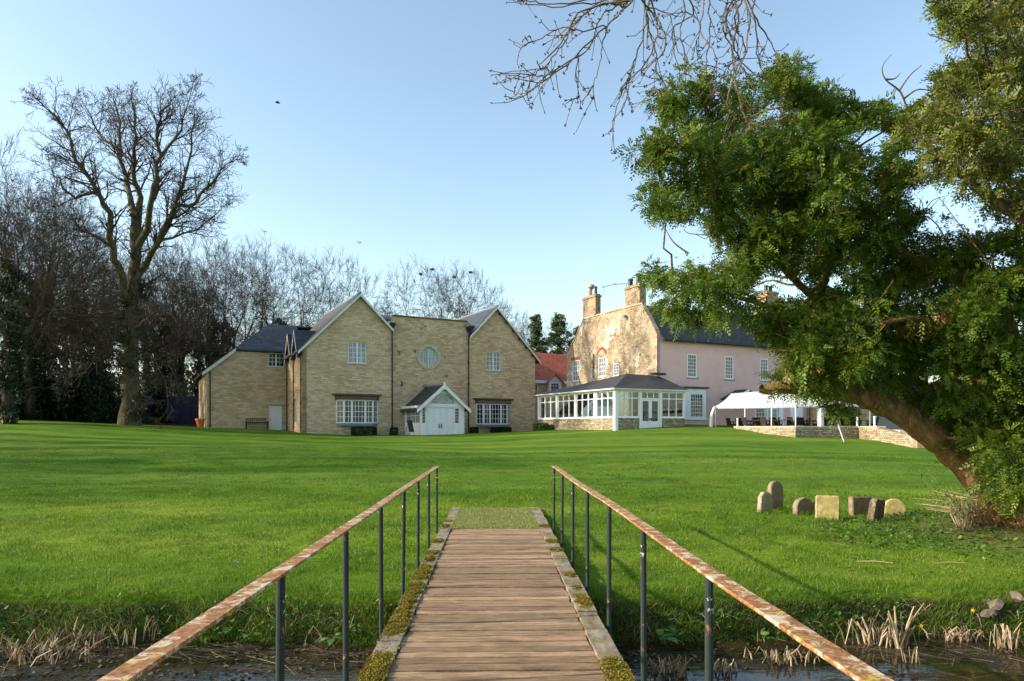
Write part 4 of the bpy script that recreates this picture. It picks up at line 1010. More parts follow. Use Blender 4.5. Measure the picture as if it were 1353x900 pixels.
# ------------------------------------------------------------ FOOTBRIDGE
rng = random.Random(4)
BR = empty('footbridge', (0, 0, 0), 0.024)
tag(BR, 'wooden plank footbridge with rusty flat handrails on thin dark green posts', 'footbridge')
BY0, BY1 = -4.6, 13.5
dk = MB(); y = BY0; pw = 0.125
while y < BY1 - 2.75:
    wv = pw + rng.uniform(-0.012, 0.012); z = rng.uniform(-0.006, 0.004); dk.tint = rng.random()
    a, b_ = -0.70 + rng.uniform(-0.02, 0.02), 0.70 + rng.uniform(-0.02, 0.02)
    g = rng.uniform(0.006, 0.015)
    n = 8; lo = []; hi = []
    for k in range(n + 1):
        x = a + (b_ - a) * k / n; dz = rng.uniform(-0.0025, 0.0025)
        lo.append((x, y + g * 0.5 + rng.uniform(0, 0.005), z + dz)); hi.append((x, y + wv - g * 0.5 - rng.uniform(0, 0.005), z + dz + rng.uniform(-0.002, 0.002)))
    for k in range(n):
        dk.face([lo[k], lo[k + 1], hi[k + 1], hi[k]])
        dk.face([(lo[k][0], lo[k][1], z - 0.035), (lo[k + 1][0], lo[k + 1][1], z - 0.035), lo[k + 1], lo[k]])
        dk.face([hi[k], hi[k + 1], (hi[k + 1][0], hi[k + 1][1], z - 0.035), (hi[k][0], hi[k][1], z - 0.035)])
    y += wv
YE = y
dk.build('deck_boards', M['deck'], BR)
bs = MB(); bs.box(-0.74, 0.74, BY0, BY1, -0.16, -0.045); bs.build('bearer', M['dark_wood'], BR)
for sx in (-1, 1):
    e = MB(); y = BY0
    while y < BY1 - 0.01:
        L = min(rng.uniform(0.35, 0.62), BY1 - y)
        if sx < 0: xa, xb = -0.865 + rng.uniform(-0.012, 0.008), -0.705
        else: xa, xb = 0.705, 0.865 + rng.uniform(-0.008, 0.012)
        z = rng.uniform(-0.004, 0.010)
        e.box(xa, xb, y + 0.006, y + L - 0.006, -0.06, z + 0.012); y += L
    e.build('edge_boards', M['edge'], BR)
    s_ = MB(); s_.box(sx * 0.83 - 0.03, sx * 0.83 + 0.03, BY0, BY1, -0.34, -0.062); s_.build('side_beam', M['dark_wood'], BR)
    # moss cushions as irregular lumpy tufts
    V = []; TT = []; r2_ = np.random.default_rng(8 + (sx > 0))
    patches = []
    yy = 1.2
    while yy < 12.8:
        dens = 0.92 if sx < 0 else 0.6
        if r2_.random() < dens: patches.append((yy, r2_.uniform(0.10, 0.42), r2_.uniform(0.04, 0.12)))
        yy += r2_.uniform(0.2, 0.6) * (1.0 if yy < 7.5 else 1.5)
    for (yc, ly, lx) in patches:
        n = int(7500 * ly * lx / 0.02)
        u = r2_.normal(0, 0.42, n); v_ = r2_.normal(0, 0.42, n)
        px_ = sx * 0.80 + u * lx + 0.02 * np.sin(v_ * 9 + yc * 7); py_ = yc + v_ * ly
        keep = (np.abs(px_) < 0.875) & (np.abs(px_) > 0.69); px_, py_, uu, vv = px_[keep], py_[keep], u[keep], v_[keep]
        hgt = 0.014 * np.clip(1.2 - (uu ** 2 + vv ** 2), 0, 1) + 0.003
        m_ = len(px_); c0 = np.stack([px_, py_, 0.012 + hgt * r2_.uniform(0.3, 1.0, m_)], 1)
        a = r2_.uniform(0, 6.28, m_); s0 = r2_.uniform(0.004, 0.009, m_)[:, None]
        d1 = np.stack([np.cos(a), np.sin(a), r2_.uniform(-.4, .4, m_)], 1) * s0; d2 = np.stack([-np.sin(a), np.cos(a), r2_.uniform(0, 1.2, m_)], 1) * s0
        tri = np.stack([c0 - d1, c0 + d1, c0 + d2], 1).reshape(-1, 3); V.append(tri); TT.append(np.repeat(r2_.random(m_), 3))
    V = np.concatenate(V); TT = np.concatenate(TT)
    mesh_np('moss', V, 3, np.arange(len(V)), M['moss'], BR, attr=TT)
# handrails and posts
post_y = [10.72 - 1.3 * k for k in range(12)]
post_proto = None
for sx in (-1, 1):
    r_ = MB(); xr = sx * 0.92
    seg = 60; top = []; 
    for k in range(seg):
        y0, y1 = -3.9 + (10.80 + 3.9) * k / seg, -3.9 + (10.80 + 3.9) * (k + 1) / seg
        top.append(y0)
    ys = top + [10.80]
    wob = [0.004 * math.sin(y * 1.3 + sx) + rng.uniform(-0.0012, 0.0012) for y in ys]
    prof = [(-0.038, 0.984), (-0.036, 0.992), (0.036, 0.992), (0.038, 0.984), (0.036, 0.978), (-0.036, 0.978)]
    vs = []; fs = []
    for y, wz in zip(ys, wob):
        for (dx, z) in prof: vs.append((xr + dx + wz, y, z + wz))
    n = len(prof)
    for k in range(len(ys) - 1):
        for j in range(n): fs.append((k * n + j, k * n + (j + 1) % n, (k + 1) * n + (j + 1) % n, (k + 1) * n + j))
    fs.append(tuple(range(n))[::-1]); fs.append(tuple(range(len(vs) - n, len(vs))))
    r_.mesh(vs, fs); r_.build('handrail', M['rail'], BR)
    for y in post_y:
        if post_proto is None:
            p_ = MB(); p_.tube([(0, 0, -0.30), (0, 0, 0.975)], 0.0185, 12); p_.box(-0.03, 0.03, -0.03, 0.03, -0.16, -0.11)
            post_proto = p_.build('post', M['post'], BR); o = post_proto
        else:
            o = post_proto.copy(); COL.objects.link(o); o.parent = BR
        o.location = (xr, y, 0); o.rotation_euler = (rng.uniform(-.008, .008), rng.uniform(-.006, .006), rng.uniform(0, 6))
for yb in (0.5, 3.2, 8.0): pass
# turf mat at the far end
nb = 26000; r2_ = np.random.default_rng(3)
mt = empty('turf_mat', (-0.024 * 12.1, 12.1, 0.0), 0.024)
tag(mt, 'square of dull green artificial turf laid over the far end of the footbridge', 'turf mat')
mm = MB(); mm.box(-0.725, 0.70, 12.1 - 12.1 - 1.34, 1.38, -0.02, 0.010); mm.build('backing', M['mat'], mt)
px_ = r2_.uniform(-0.725, 0.70, nb); py_ = r2_.uniform(-1.34, 1.38, nb); a = r2_.uniform(0, 6.28, nb)
c0 = np.stack([px_, py_, np.full(nb, 0.010)], 1); d = np.stack([np.cos(a), np.sin(a), a * 0], 1) * 0.006
tp = c0 + np.stack([r2_.normal(0, .005, nb), r2_.normal(0, .005, nb), r2_.uniform(.008, .018, nb)], 1)
V = np.stack([c0 - d, c0 + d, tp], 1).reshape(-1, 3); mesh_np('pile', V, 3, np.arange(len(V)), M['mat'], mt, attr=np.repeat(r2_.random(nb), 3))
for y0_, y1_ in ((YE, YE + 0.0),): pass
bb_ = MB(); bb_.box(-0.70, 0.70, YE + 0.002, BY1, -0.044, -0.022); bb_.build('end_boards', M['deck'], BR)

# ------------------------------------------------------------ HEADSTONES
HS = []
def headstone(px, py_base, wpx, hpx, prof, th, tilt, yaw, mat_, label, lean=0.0, Y=None):
    # find the ground depth seen at the base pixel
    if Y is None:
        lo_, hi_ = 8, 30
        for _ in range(40):
            Y = (lo_ + hi_) / 2; p = at(px, py_base, Y)
            if p.z > gz(p.x, Y): lo_ = Y
            else: hi_ = Y
    p = at(px, py_base, Y); w_ = wpx / F * Y; h_ = hpx / F * Y
    n = 18; pts = [(-w_ / 2, -0.12), (w_ / 2, -0.12)]
    if prof == 'square': pts += [(w_ / 2, h_ * 0.93), (w_ * 0.44, h_), (-w_ * 0.45, h_ * 1.0), (-w_ / 2, h_ * 0.95)]
    elif prof == 'round':
        r = w_ / 2; zc = max(h_ - r * 0.9, h_ * 0.3)
        pts += [(r * math.cos(math.pi * k / n), zc + (h_ - zc) * math.sin(math.pi * k / n)) for k in range(n + 1)]
    elif prof == 'shoulder':
        pts += [(w_ / 2, h_ * 0.74)] + [(w_ * 0.5 * math.cos(math.pi * k / n), h_ * 0.74 + h_ * 0.26 * math.sin(math.pi * k / n)) for k in range(1, n)] + [(-w_ / 2, h_ * 0.74)]
    elif prof == 'point': pts += [(w_ / 2, h_ * 0.76), (w_ * 0.22, h_ * 0.97), (0, h_), (-w_ * 0.3, h_ * 0.95), (-w_ / 2, h_ * 0.74)]
    elif prof == 'broken': pts += [(w_ / 2, h_ * 0.9), (w_ * 0.30, h_), (0.0, h_ * 0.92), (-w_ * 0.25, h_ * 0.98), (-w_ / 2, h_ * 0.82)]
    r = random.Random(int(px)); mb = MB()
    sub = []
    for i in range(len(pts)):
        p0, p1 = pts[i], pts[(i + 1) % len(pts)]; L = math.hypot(p1[0] - p0[0], p1[1] - p0[1]); k = max(1, int(L / 0.05))
        for j in range(k):
            t_ = j / k; sub.append((p0[0] + (p1[0] - p0[0]) * t_ + r.uniform(-.005, .005), p0[1] + (p1[1] - p0[1]) * t_ + r.uniform(-.005, .005)))
    cx_, cz_ = 0, h_ * 0.45
    def ringp(k, y): return [(x + (cx_ - x) * k, y, z + (cz_ - z) * k) for x, z in sub]
    rings = [ringp(0.08, -th / 2), ringp(0.0, -th / 2 + 0.015), ringp(0.0, th / 2 - 0.015), ringp(0.08, th / 2)]
    vs = [q for rg in rings for q in rg]; m_ = len(sub); fs = []
    for a in range(3):
        for j in range(m_): fs.append((a * m_ + j, a * m_ + (j + 1) % m_, (a + 1) * m_ + (j + 1) % m_, (a + 1) * m_ + j))
    fs.append(tuple(range(m_))[::-1]); fs.append(tuple(range(3 * m_, 4 * m_)))
    mb.mesh(vs, fs); o = mb.build('headstone', M[mat_])
    HS.append((p.x, Y, w_)); o.location = (p.x, Y, gz(p.x, Y) - 0.01); o.rotation_euler = (lean, tilt, yaw)
    tag(o, label, 'headstone', 'small old headstones standing on the lawn'); return o
M['hs_grey'] = plain('lichened_headstone', (0.30, 0.25, 0.18), 0.95, 0.3, 9, bmp=0.5, stain=(0.52, 0.66, 6, (0.40, 0.36, 0.18)))
M['hs_brown'] = plain('dark_brown_headstone', (0.24, 0.18, 0.12), 0.95, 0.35, 9, bmp=0.5, stain=(0.56, 0.7, 5, (0.3, 0.26, 0.13)))
M['hs_yellow'] = plain('yellow_lichen_headstone', (0.42, 0.35, 0.13), 0.95, 0.4, 12, bmp=0.9, stain=(0.48, 0.62, 9, (0.30, 0.25, 0.15)))
M['hs_black'] = plain('blackened_headstone', (0.12, 0.09, 0.06), 0.95, 0.5, 14, bmp=1.0, stain=(0.52, 0.62, 11, (0.32, 0.26, 0.17)))
headstone(1010, 678, 22, 29, 'point', 0.10, math.radians(12), 0.45, 'hs_grey', 'small pale headstone tilted right, in front of the tall round-topped one', lean=-0.1)
headstone(1024, 673, 25, 38, 'round', 0.10, math.radians(10), 0.5, 'hs_brown', 'tallest round-topped brown headstone, behind the small tilted one', lean=-0.12)
headstone(1061, 680, 29, 23, 'round', 0.12, math.radians(3), 0.35, 'hs_brown', 'low broad round-topped headstone between the tilted pair and the yellow slab', lean=-0.05)
headstone(1076, 677, 12, 15, 'square', 0.08, 0, 0.4, 'hs_black', 'stub of dark headstone half hidden behind the square yellow one')
headstone(1093, 688, 29, 34, 'square', 0.10, math.radians(1), -0.3, 'hs_yellow', 'square headstone covered in bright yellow lichen', lean=-0.05)
headstone(1137, 680, 35, 24, 'square', 0.11, math.radians(3), 0.35, 'hs_brown', 'wide low brown headstone behind the leaning blackened one', lean=-0.08)
headstone(1156, 690, 22, 33, 'broken', 0.12, math.radians(11), 0.5, 'hs_black', 'rough blackened headstone leaning to the right')
headstone(1181, 682, 26, 24, 'round', 0.10, math.radians(6), -0.2, 'hs_yellow', 'rightmost headstone, round topped with yellow lichen and worn face', lean=-0.1)

# ------------------------------------------------------------ TERRACE, AWNING, FURNITURE
def seg_wall(mb, p, q, z0p, z0q, z1p, z1q, th=0.4):
    dx, dy = q[0] - p[0], q[1] - p[1]; L = math.hypot(dx, dy); nx_, ny_ = -dy / L * th, dx / L * th
    mb.hexa([(p[0], p[1], z0p), (q[0], q[1], z0q), (q[0] + nx_, q[1] + ny_, z0q), (p[0] + nx_, p[1] + ny_, z0p)],
            [(p[0], p[1], z1p), (q[0], q[1], z1q), (q[0] + nx_, q[1] + ny_, z1q), (p[0] + nx_, p[1] + ny_, z1p)])
TP = [((970), 559.8, 46.0), (1051, 563.6, 39.5), (1134, 563.8, 40.5), (1160, 563.9, 38.0)]
tp = [(at(a, b_, c)) for a, b_, c in TP]; zt = 1.66
terr = empty('terrace', (tp[1].x, tp[1].y, 1.0))
tag(terr, 'raised paved terrace behind a low rough stone retaining wall, with steps at its right end', 'terrace')
def rel(p): return (p[0] - tp[1].x, p[1] - tp[1].y, p[2])
for i, nm in enumerate(['retaining_wall'] * 3):
    w_ = MB(1.0); p, q = tp[i], tp[i + 1]
    seg_wall(w_, rel((p.x, p.y, 0)), rel((q.x, q.y, 0)), 0.3, 0.3, zt - 0.06, zt - 0.06)
    wo = w_.build(nm, M['drystone'], terr)
    c_ = MB(1.0); d = (q - p).normalized() * 0.02; nn = Vector((d.y, -d.x, 0)).normalized() * 0.04
    seg_wall(c_, rel((p.x + nn.x + d.x, p.y + nn.y + d.y, 0)), rel((q.x + nn.x - d.x, q.y + nn.y - d.y, 0)), zt - 0.058, zt - 0.058, zt + 0.02, zt + 0.02, 0.48)
    c_.build('coping', M['coping'], wo)
# return wall going down to the lawn with steps
e0 = tp[3]; e1 = at(1212, 575, 34.0)
w_ = MB(1.0); seg_wall(w_, rel((e0.x, e0.y, 0)), rel((e1.x, e1.y, 0)), 0.1, 0.1, zt - 0.1, 1.12); w_.build('flank_wall', M['drystone'], terr)
d = Vector((e1.x - e0.x, e1.y - e0.y, 0)).normalized(); nn = Vector((-d.y, d.x, 0))
st = MB(1.0)
for k in range(4):
    a = e0 + d * (0.4 + k * 1.1) + nn * 0.45; b_ = a + d * 1.1; zt_ = zt - 0.18 - k * 0.17
    seg_wall(st, rel((a.x, a.y, 0)), rel((b_.x, b_.y, 0)), 0.2, 0.2, zt_, zt_, 2.4)
st.build('steps', M['coping'], terr)
hw = H_.w
fp = [hw(1.0, -0.62), hw(pinkL - 0.5, -0.62), T.w(xT, -0.05), (tp[3].x + 2.5, tp[3].y + 2.2), (tp[3].x + 0.2, tp[3].y + 0.2), (tp[2].x, tp[2].y + 0.2), (tp[1].x, tp[1].y + 0.2), (tp[0].x + 0.1, tp[0].y + 0.1)]
FZ = 1.36
fl = MB(1.0); fl.hexa([rel((x, y, 0.2)) for x, y in fp], [rel((x, y, FZ)) for x, y in fp]); fl.build('paving', M['paving'], terr)
# white lean-to awning
aw = empty('terrace_awning', (*H_.w(H_.fx(990), -2.5), FZ), 0)
aw.rotation_euler = (0, 0, H_.th); tag(aw, 'white canvas awning on thin white poles, sheltering the terrace tables', 'awning')
ax0 = H_.fx(990)
def arel(p):   # world -> awning axes
    ox, oy = H_.w(ax0, -2.5); dx, dy = p[0] - ox, p[1] - oy
    return (dx * H_.c + dy * H_.s, -dx * H_.s + dy * H_.c, p[2] - FZ)
fpx = [(946, 534.5, 47.2), (985, 534.8, 45.6), (1020, 535.2, 43.2), (1052, 535.5, 41.2), (1087, 535.5, 41.2)]
F0 = [at(*f) for f in fpx]; zf = sum(p.z for p in F0) / len(F0)
F0 = [Vector((p.x, p.y, zf + (p.z - zf) * 0.3)) for p in F0]
B0 = [at(966, 520.0, 49.0), at(1000, 517.5, 49.5), at(1030, 517.0, 50.2), at(1062, 516.5, 49.5), at(1087, 521, 46.0)]
cv = MB(); top = []
ns = 5
for j in range(ns + 1):
    row = []
    for i in range(len(F0)):
        p = F0[i].lerp(B0[i], j / ns); p.z -= 0.10 * math.sin(math.pi * j / ns); row.append(arel(p))
    top.append(row)
vs = [q for r_ in top for q in r_]; n = len(F0)
vs2 = [(q[0], q[1], q[2] - 0.03) for q in vs]
fs = [(j * n + i, j * n + i + 1, (j + 1) * n + i + 1, (j + 1) * n + i) for j in range(ns) for i in range(n - 1)]
k0 = len(vs); fs += [tuple(v + k0 for v in f[::-1]) for f in fs]
cv.mesh(vs + vs2, fs)
# scalloped valance
for i in range(n - 1):
    p, q = top[0][i], top[0][i + 1]; m_ = 18
    for k in range(m_):
        a, b_ = k / m_, (k + 1) / m_
        P_ = [p[c] + (q[c] - p[c]) * a for c in range(3)]; Q_ = [p[c] + (q[c] - p[c]) * b_ for c in range(3)]; mid_ = [(P_[c] + Q_[c]) / 2 for c in range(3)]
        cv.face([(P_[0], P_[1], P_[2]), (Q_[0], Q_[1], Q_[2]), (Q_[0], Q_[1], Q_[2] - 0.10), (mid_[0], mid_[1], mid_[2] - 0.22), (P_[0], P_[1], P_[2] - 0.10)])
cvo = cv.build('canopy', M['canvas'], aw)
# second, peaked canopy to the right
pk_ = MB(); c_ = [at(1087, 535, 41), at(1150, 536, 41.5), at(1158, 535, 46), at(1092, 534, 46)]; apx = at(1122, 517, 43.5)
cc = [arel(Vector((p.x, p.y, zf))) for p in c_]; ap_ = arel(apx)
for i in range(4):
    p, q = cc[i], cc[(i + 1) % 4]; mm_ = 6
    for k in range(mm_):
        t0, t1 = k / mm_, (k + 1) / mm_
        def L_(s_, t): 
            e_ = [s_[c] + (ap_[c] - s_[c]) * t for c in range(3)]; e_[2] -= 0.18 * math.sin(math.pi * t); return tuple(e_)
        pk_.face([L_(p, t0), L_(q, t0), L_(q, t1), L_(p, t1)])
    pk_.face([p, q, (q[0], q[1], q[2] - 0.2), (p[0], p[1], p[2] - 0.2)])
pk_.build('peaked_canopy', M['canvas'], aw)
for i, p in enumerate(F0[:-1] + [Vector((c_[1].x, c_[1].y, zf)), Vector((c_[2].x, c_[2].y, zf))]):
    q = arel(p); t_ = MB(); t_.tube([(q[0], q[1] + 0.04, 0), (q[0], q[1] + 0.04, q[2] - 0.03)], 0.035, 8); t_.build('pole', M['canvas'], aw)
q = arel(F0[-1]); t_ = MB(); t_.box(q[0] - 0.12, q[0] + 0.12, q[1] + 0.02, q[1] + 0.26, 0, q[2] - 0.04); t_.build('corner_post', M['canvas'], aw)
# gathered side curtain at the left end
cu = MB(); q = arel(F0[0]); rows = 10; rings = []
for j in range(rows + 1):
    t = j / rows; z = q[2] - 0.05 - t * (q[2] - 0.10); xx = q[0] - 0.12 - 0.32 * math.sin(min(1, t * 1.7) * math.pi / 2) ; r_ = 0.08 + 0.05 * t
    rings.append([(xx + (r_ + 0.02 * math.cos(k * 3.0)) * math.cos(2 * math.pi * k / 14), q[1] + (r_ + 0.02 * math.cos(k * 3.0)) * math.sin(2 * math.pi * k / 14), z) for k in range(14)])
vs = [p for r_ in rings for p in r_]; fs = [(j * 14 + k, j * 14 + (k + 1) % 14, (j + 1) * 14 + (k + 1) % 14, (j + 1) * 14 + k) for j in range(rows) for k in range(14)]
cu.mesh(vs, fs); cu.build('side_curtain', M['canvas'], aw, smooth=True)
# guy rope
gp0 = at(1103, 561, 40.7); 
Yg = 37.0; gp = at(1115, 587, Yg); gp.z = gz(gp.x, gp.y)
ro = MB(); o0 = Vector((c_[0].x + 0.5, c_[0].y - 0.1, zf - 0.2)); ro.tube([(0, 0, 0), tuple(o0 - gp)], 0.022, 5)
oo = ro.build('guy_rope', M['canvas']); oo.location = gp; tag(oo, 'white guy rope slanting from the awning down to the lawn', 'rope')

# rattan chair and table sets
def mk_chair():
    r = empty('terrace_chair', (0, 0, 0))
    s_ = MB(); s_.box(-0.28, 0.28, -0.27, 0.27, 0.38, 0.46); s_.box(-0.26, 0.26, -0.25, 0.25, 0.461, 0.50); s_.build('seat', M['rattan'], r)
    b_ = MB(); b_.hexa([(-0.28, 0.20, 0.47), (0.28, 0.20, 0.47), (0.28, 0.26, 0.47), (-0.28, 0.26, 0.47)], [(-0.25, 0.32, 0.92), (0.25, 0.32, 0.92), (0.25, 0.37, 0.90), (-0.25, 0.37, 0.90)]); b_.build('backrest', M['rattan'], r)
    for sx in (-1, 1):
        a_ = MB(); a_.box(sx * 0.30 - 0.03, sx * 0.30 + 0.03, -0.27, 0.27, 0.62, 0.67); a_.box(sx * 0.30 - 0.018, sx * 0.30 + 0.018, -0.25, -0.20, 0.46, 0.619); a_.build('armrest', M['rattan'], r)
        for sy_ in (-1, 1):
            l = MB(); l.tube([(sx * 0.25, sy_ * 0.23, 0), (sx * 0.25, sy_ * 0.23, 0.38)], 0.022, 6); l.build('leg', M['rattan'], r)
    return r
def mk_table():
    r = empty('terrace_table', (0, 0, 0))
    t_ = MB(); t_.tube([(0, 0, 0.70), (0, 0, 0.74)], 0.55, 20); t_.build('tabletop', M['rattan'], r)
    t_ = MB(); t_.tube([(0, 0, 0.03), (0, 0, 0.70)], 0.05, 8); t_.build('pedestal', M['rattan'], r)
    t_ = MB(); t_.tube([(0, 0, 0), (0, 0, 0.03)], [0.30, 0.26], 14); t_.build('base', M['rattan'], r)
    return r
ch0, tb0 = mk_chair(), mk_table(); fc_, ft_ = True, True
sets = [((983, 47.8), 'nearest the gathered side curtain'), ((1006, 45.2), 'in front of the pink wall'), ((1030, 44.0), 'just left of the white door'), ((1066, 44.0), 'between white door and thick corner post'), ((1105, 43.8), 'under the peaked canopy'), ((1136, 44.2), 'below the rightmost sash window')]
for si, ((px, Y), where) in enumerate(sets):
    c = at(px, 560, Y)
    t_ = tb0 if ft_ else copy_tree(tb0); ft_ = False
    t_.location = (c.x, c.y, FZ); t_['label'] = f'round dark rattan table on the terrace {where}'; t_['category'] = 'table'; t_['group'] = 'tables on the terrace'
    for k, (dx, dy, an_, nm) in enumerate([(-0.85, -0.1, math.pi / 2, 'left'), (0.85, 0.1, -math.pi / 2, 'right'), (0.1, 0.85, 0, 'house')]):
        h_ = ch0 if fc_ else copy_tree(ch0); fc_ = False
        h_.location = (c.x + dx, c.y + dy, FZ); h_.rotation_euler = (0, 0, an_ + rng.uniform(-.3, .3))
        h_['label'] = f'dark rattan chair, {nm} side of the table {where}'; h_['category'] = 'chair'; h_['group'] = 'chairs round the terrace tables'
# bollard lights on the terrace wall
for px, py, Y, lab in ((975.5, 560, 45.6, 'short white post light at the left end of the terrace wall'), (1134.5, 564, 40.7, 'short white post light at the bend of the terrace wall'), (1157.5, 564, 38.4, 'short white post light beside the terrace steps')):
    p = at(px, py, Y); r = empty('post_light', (p.x, p.y + 0.15, zt + 0.02)); tag(r, lab, 'post light', 'post lights on the terrace wall')
    b_ = MB(); b_.tube([(0, 0, 0), (0, 0, 0.5)], 0.055, 10); b_.build('post', M['canvas'], r); b_ = MB(); b_.tube([(0, 0, 0.5), (0, 0, 0.55)], [0.08, 0.06], 10); b_.build('cap', M['white'], r)
# white folding garden loungers glimpsed past the trunk
for px, Y, lab in ((1203, 40.0, 'white slatted garden chair glimpsed left of the leaning trunk'), (1219, 40.5, 'white slatted garden chair half hidden behind the leaning trunk')):
    p = at(px, 560, Y); r = empty('garden_chair', (p.x, p.y, gz(p.x, p.y) )); r.rotation_euler = (0, 0, 0.7); tag(r, lab, 'garden chair', 'white garden chairs by the yew')
    b_ = MB()
    for k in range(7): b_.box(-0.28, 0.28, -0.25 + k * 0.075, -0.20 + k * 0.075, 0.42, 0.44)
    b_.build('seat', M['white'], r); b_ = MB()
    for k in range(7): b_.box(-0.26 + k * 0.08, -0.21 + k * 0.08, 0.27 , 0.30, 0.46, 1.0)
    b_.box(-0.29, 0.29, 0.265, 0.305, 1.0, 1.06); b_.build('backrest', M['white'], r)
    for sx in (-1, 1):
        for sy_ in (-1, 1): l = MB(); l.box(sx * 0.26 - 0.02, sx * 0.26 + 0.02, sy_ * 0.24 - 0.02, sy_ * 0.24 + 0.02, 0, 0.42); l.build('leg', M['white'], r)

# ------------------------------------------------------------ SMALL THINGS BY THE HALL
def leafbox(name, cx, cy, z, lx, ly, lz, rz, n, matn, label, cat, group=None, sz=0.05):
    r2_ = np.random.default_rng(abs(int(cx * 100)) + n)
    u = r2_.uniform(-1, 1, (n, 3)); ax = r2_.integers(0, 3, n); u[np.arange(n), ax] = np.sign(u[np.arange(n), ax]) * r2_.uniform(0.8, 1.06, n)
    u *= 1 - 0.10 * (np.abs(u[:, [1, 2, 0]]) ** 4)
    c0 = u * np.array([lx / 2, ly / 2, lz / 2]); c0[:, 2] += lz / 2
    d1 = r2_.normal(0, 1, (n, 3)); d1 /= np.linalg.norm(d1, axis=1)[:, None]; d2 = np.cross(d1, r2_.normal(0, 1, (n, 3))); d2 /= np.linalg.norm(d2, axis=1)[:, None]
    s_ = sz * r2_.uniform(0.6, 1.3, (n, 1))
    V = np.stack([c0 - d1 * s_, c0 + d2 * s_ * .6, c0 + d1 * s_, c0 - d2 * s_ * .6], 1).reshape(-1, 3)
    r = empty(name, (cx, cy, z), rz); tag(r, label, cat, group)
    mesh_np('foliage', V, 4, np.arange(len(V)), M[matn], r, attr=np.repeat(r2_.random(n), 4))
    st_ = MB(); 
    st_.tube([(0, 0, -0.1), (0, 0, lz * 0.6)], 0.04, 6); st_.build('stem', M['bark'], r)
    return r
def infront(px, d): 
    lx = A.fx(px, -d); x, y = A.w(lx, -d); return x, y
for px, w_, h_, lab in ((481, 1.9, 0.62, 'long low clipped box hedge under the left bay window'), (520.5, 0.55, 0.55, 'small round clipped bush by the left downpipe of the hall'),
                        (626.5, 0.6, 0.45, 'small clipped bush between the porch and the right bay window'), (662, 1.8, 0.42, 'low clipped hedge under the right bay window')):
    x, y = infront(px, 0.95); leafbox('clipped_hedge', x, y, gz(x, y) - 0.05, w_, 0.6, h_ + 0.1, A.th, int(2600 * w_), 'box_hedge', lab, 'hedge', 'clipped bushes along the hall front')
# leaning board / sign by the porch
x, y = infront(541, pd * 0.75 + 0.6)
r = empty('easel_board', (x, y, gz(x, y)), A.th + 0.5); tag(r, 'dark easel board leaning open beside the left of the white porch', 'easel board')
b_ = MB(); b_.hexa([(-0.28, -0.25, 0.25), (0.28, -0.25, 0.25), (0.28, -0.22, 0.25), (-0.28, -0.22, 0.25)], [(-0.28, 0.0, 1.15), (0.28, 0.0, 1.15), (0.28, 0.03, 1.15), (-0.28, 0.03, 1.15)]); b_.build('panel', M['black'], r)
for sx in (-1, 1):
    l = MB(); l.tube([(sx * 0.26, -0.30, 0), (sx * 0.26, 0.05, 1.2)], 0.02, 5); l.build('leg', M['lead'], r)
l = MB(); l.tube([(0, 0.5, 0), (0, 0.05, 1.15)], 0.02, 5); l.build('leg', M['lead'], r)
# bench, boards, pot by the wing
x, y = A.w(A.fx(339.5, wy - 0.6), wy - 0.6)
r = empty('garden_bench', (x, y, gz(x, y)), A.th); tag(r, 'dark wooden two seat bench against the wing wall left of the side door', 'bench')
b_ = MB()
for k in range(4): b_.box(-0.8, 0.8, -0.25 + k * 0.13, -0.15 + k * 0.13, 0.42, 0.45)
b_.build('seat', M['dark_wood'], r); b_ = MB(); b_.box(-0.8, 0.8, 0.27, 0.31, 0.5, 0.58); b_.box(-0.8, 0.8, 0.27, 0.31, 0.82, 0.9)
for k in range(11): b_.box(-0.76 + k * 0.148, -0.72 + k * 0.148, 0.28, 0.30, 0.581, 0.819)
b_.build('backrest', M['dark_wood'], r)
for sx in (-1, 1):
    b_ = MB(); b_.box(sx * 0.83 - 0.03, sx * 0.83 + 0.03, -0.27, 0.3, 0.64, 0.69); b_.build('armrest', M['dark_wood'], r)
    for sy_ in (-0.24, 0.28): b_ = MB(); b_.box(sx * 0.83 - 0.03, sx * 0.83 + 0.03, sy_ - 0.03, sy_ + 0.03, 0, 0.638); b_.build('leg', M['dark_wood'], r)
x, y = A.w(A.fx(383, wy - 1.2), wy - 1.2)
for k, (lab, mt_) in enumerate((('pinkish board leaning against the hall corner beside the side door', 'plank'), ('dark board stacked behind the pinkish leaning board', 'dark_wood'))):
    b_ = MB(); b_.box(-0.02, 0.02, -0.35, 0.35, -0.02, 1.25); o = b_.build('leaning_board', M[mt_]); o.location = (x + 0.1 + k * 0.22, y + k * 0.12, gz(x, y)); o.rotation_euler = (0, math.radians(38), A.th + 0.3); tag(o, lab, 'board')
Pp = at(264.5, 566, 54); x, y = Pp.x, Pp.y
b_ = MB(); b_.tube([(0, 0, 0), (0, 0, 0.36), (0, 0, 0.36), (0, 0, 0.46), (0, 0, 0.46), (0, 0, 0.3)], [0.17, 0.26, 0.30, 0.30, 0.25, 0.22], 16)
o = b_.build('plant_pot', M['terracotta']); o.location = (x, y, gz(x, y)); o.scale = (1.25, 1.25, 1.5); tag(o, 'orange terracotta pot on the grass at the corner of the wing', 'plant pot')
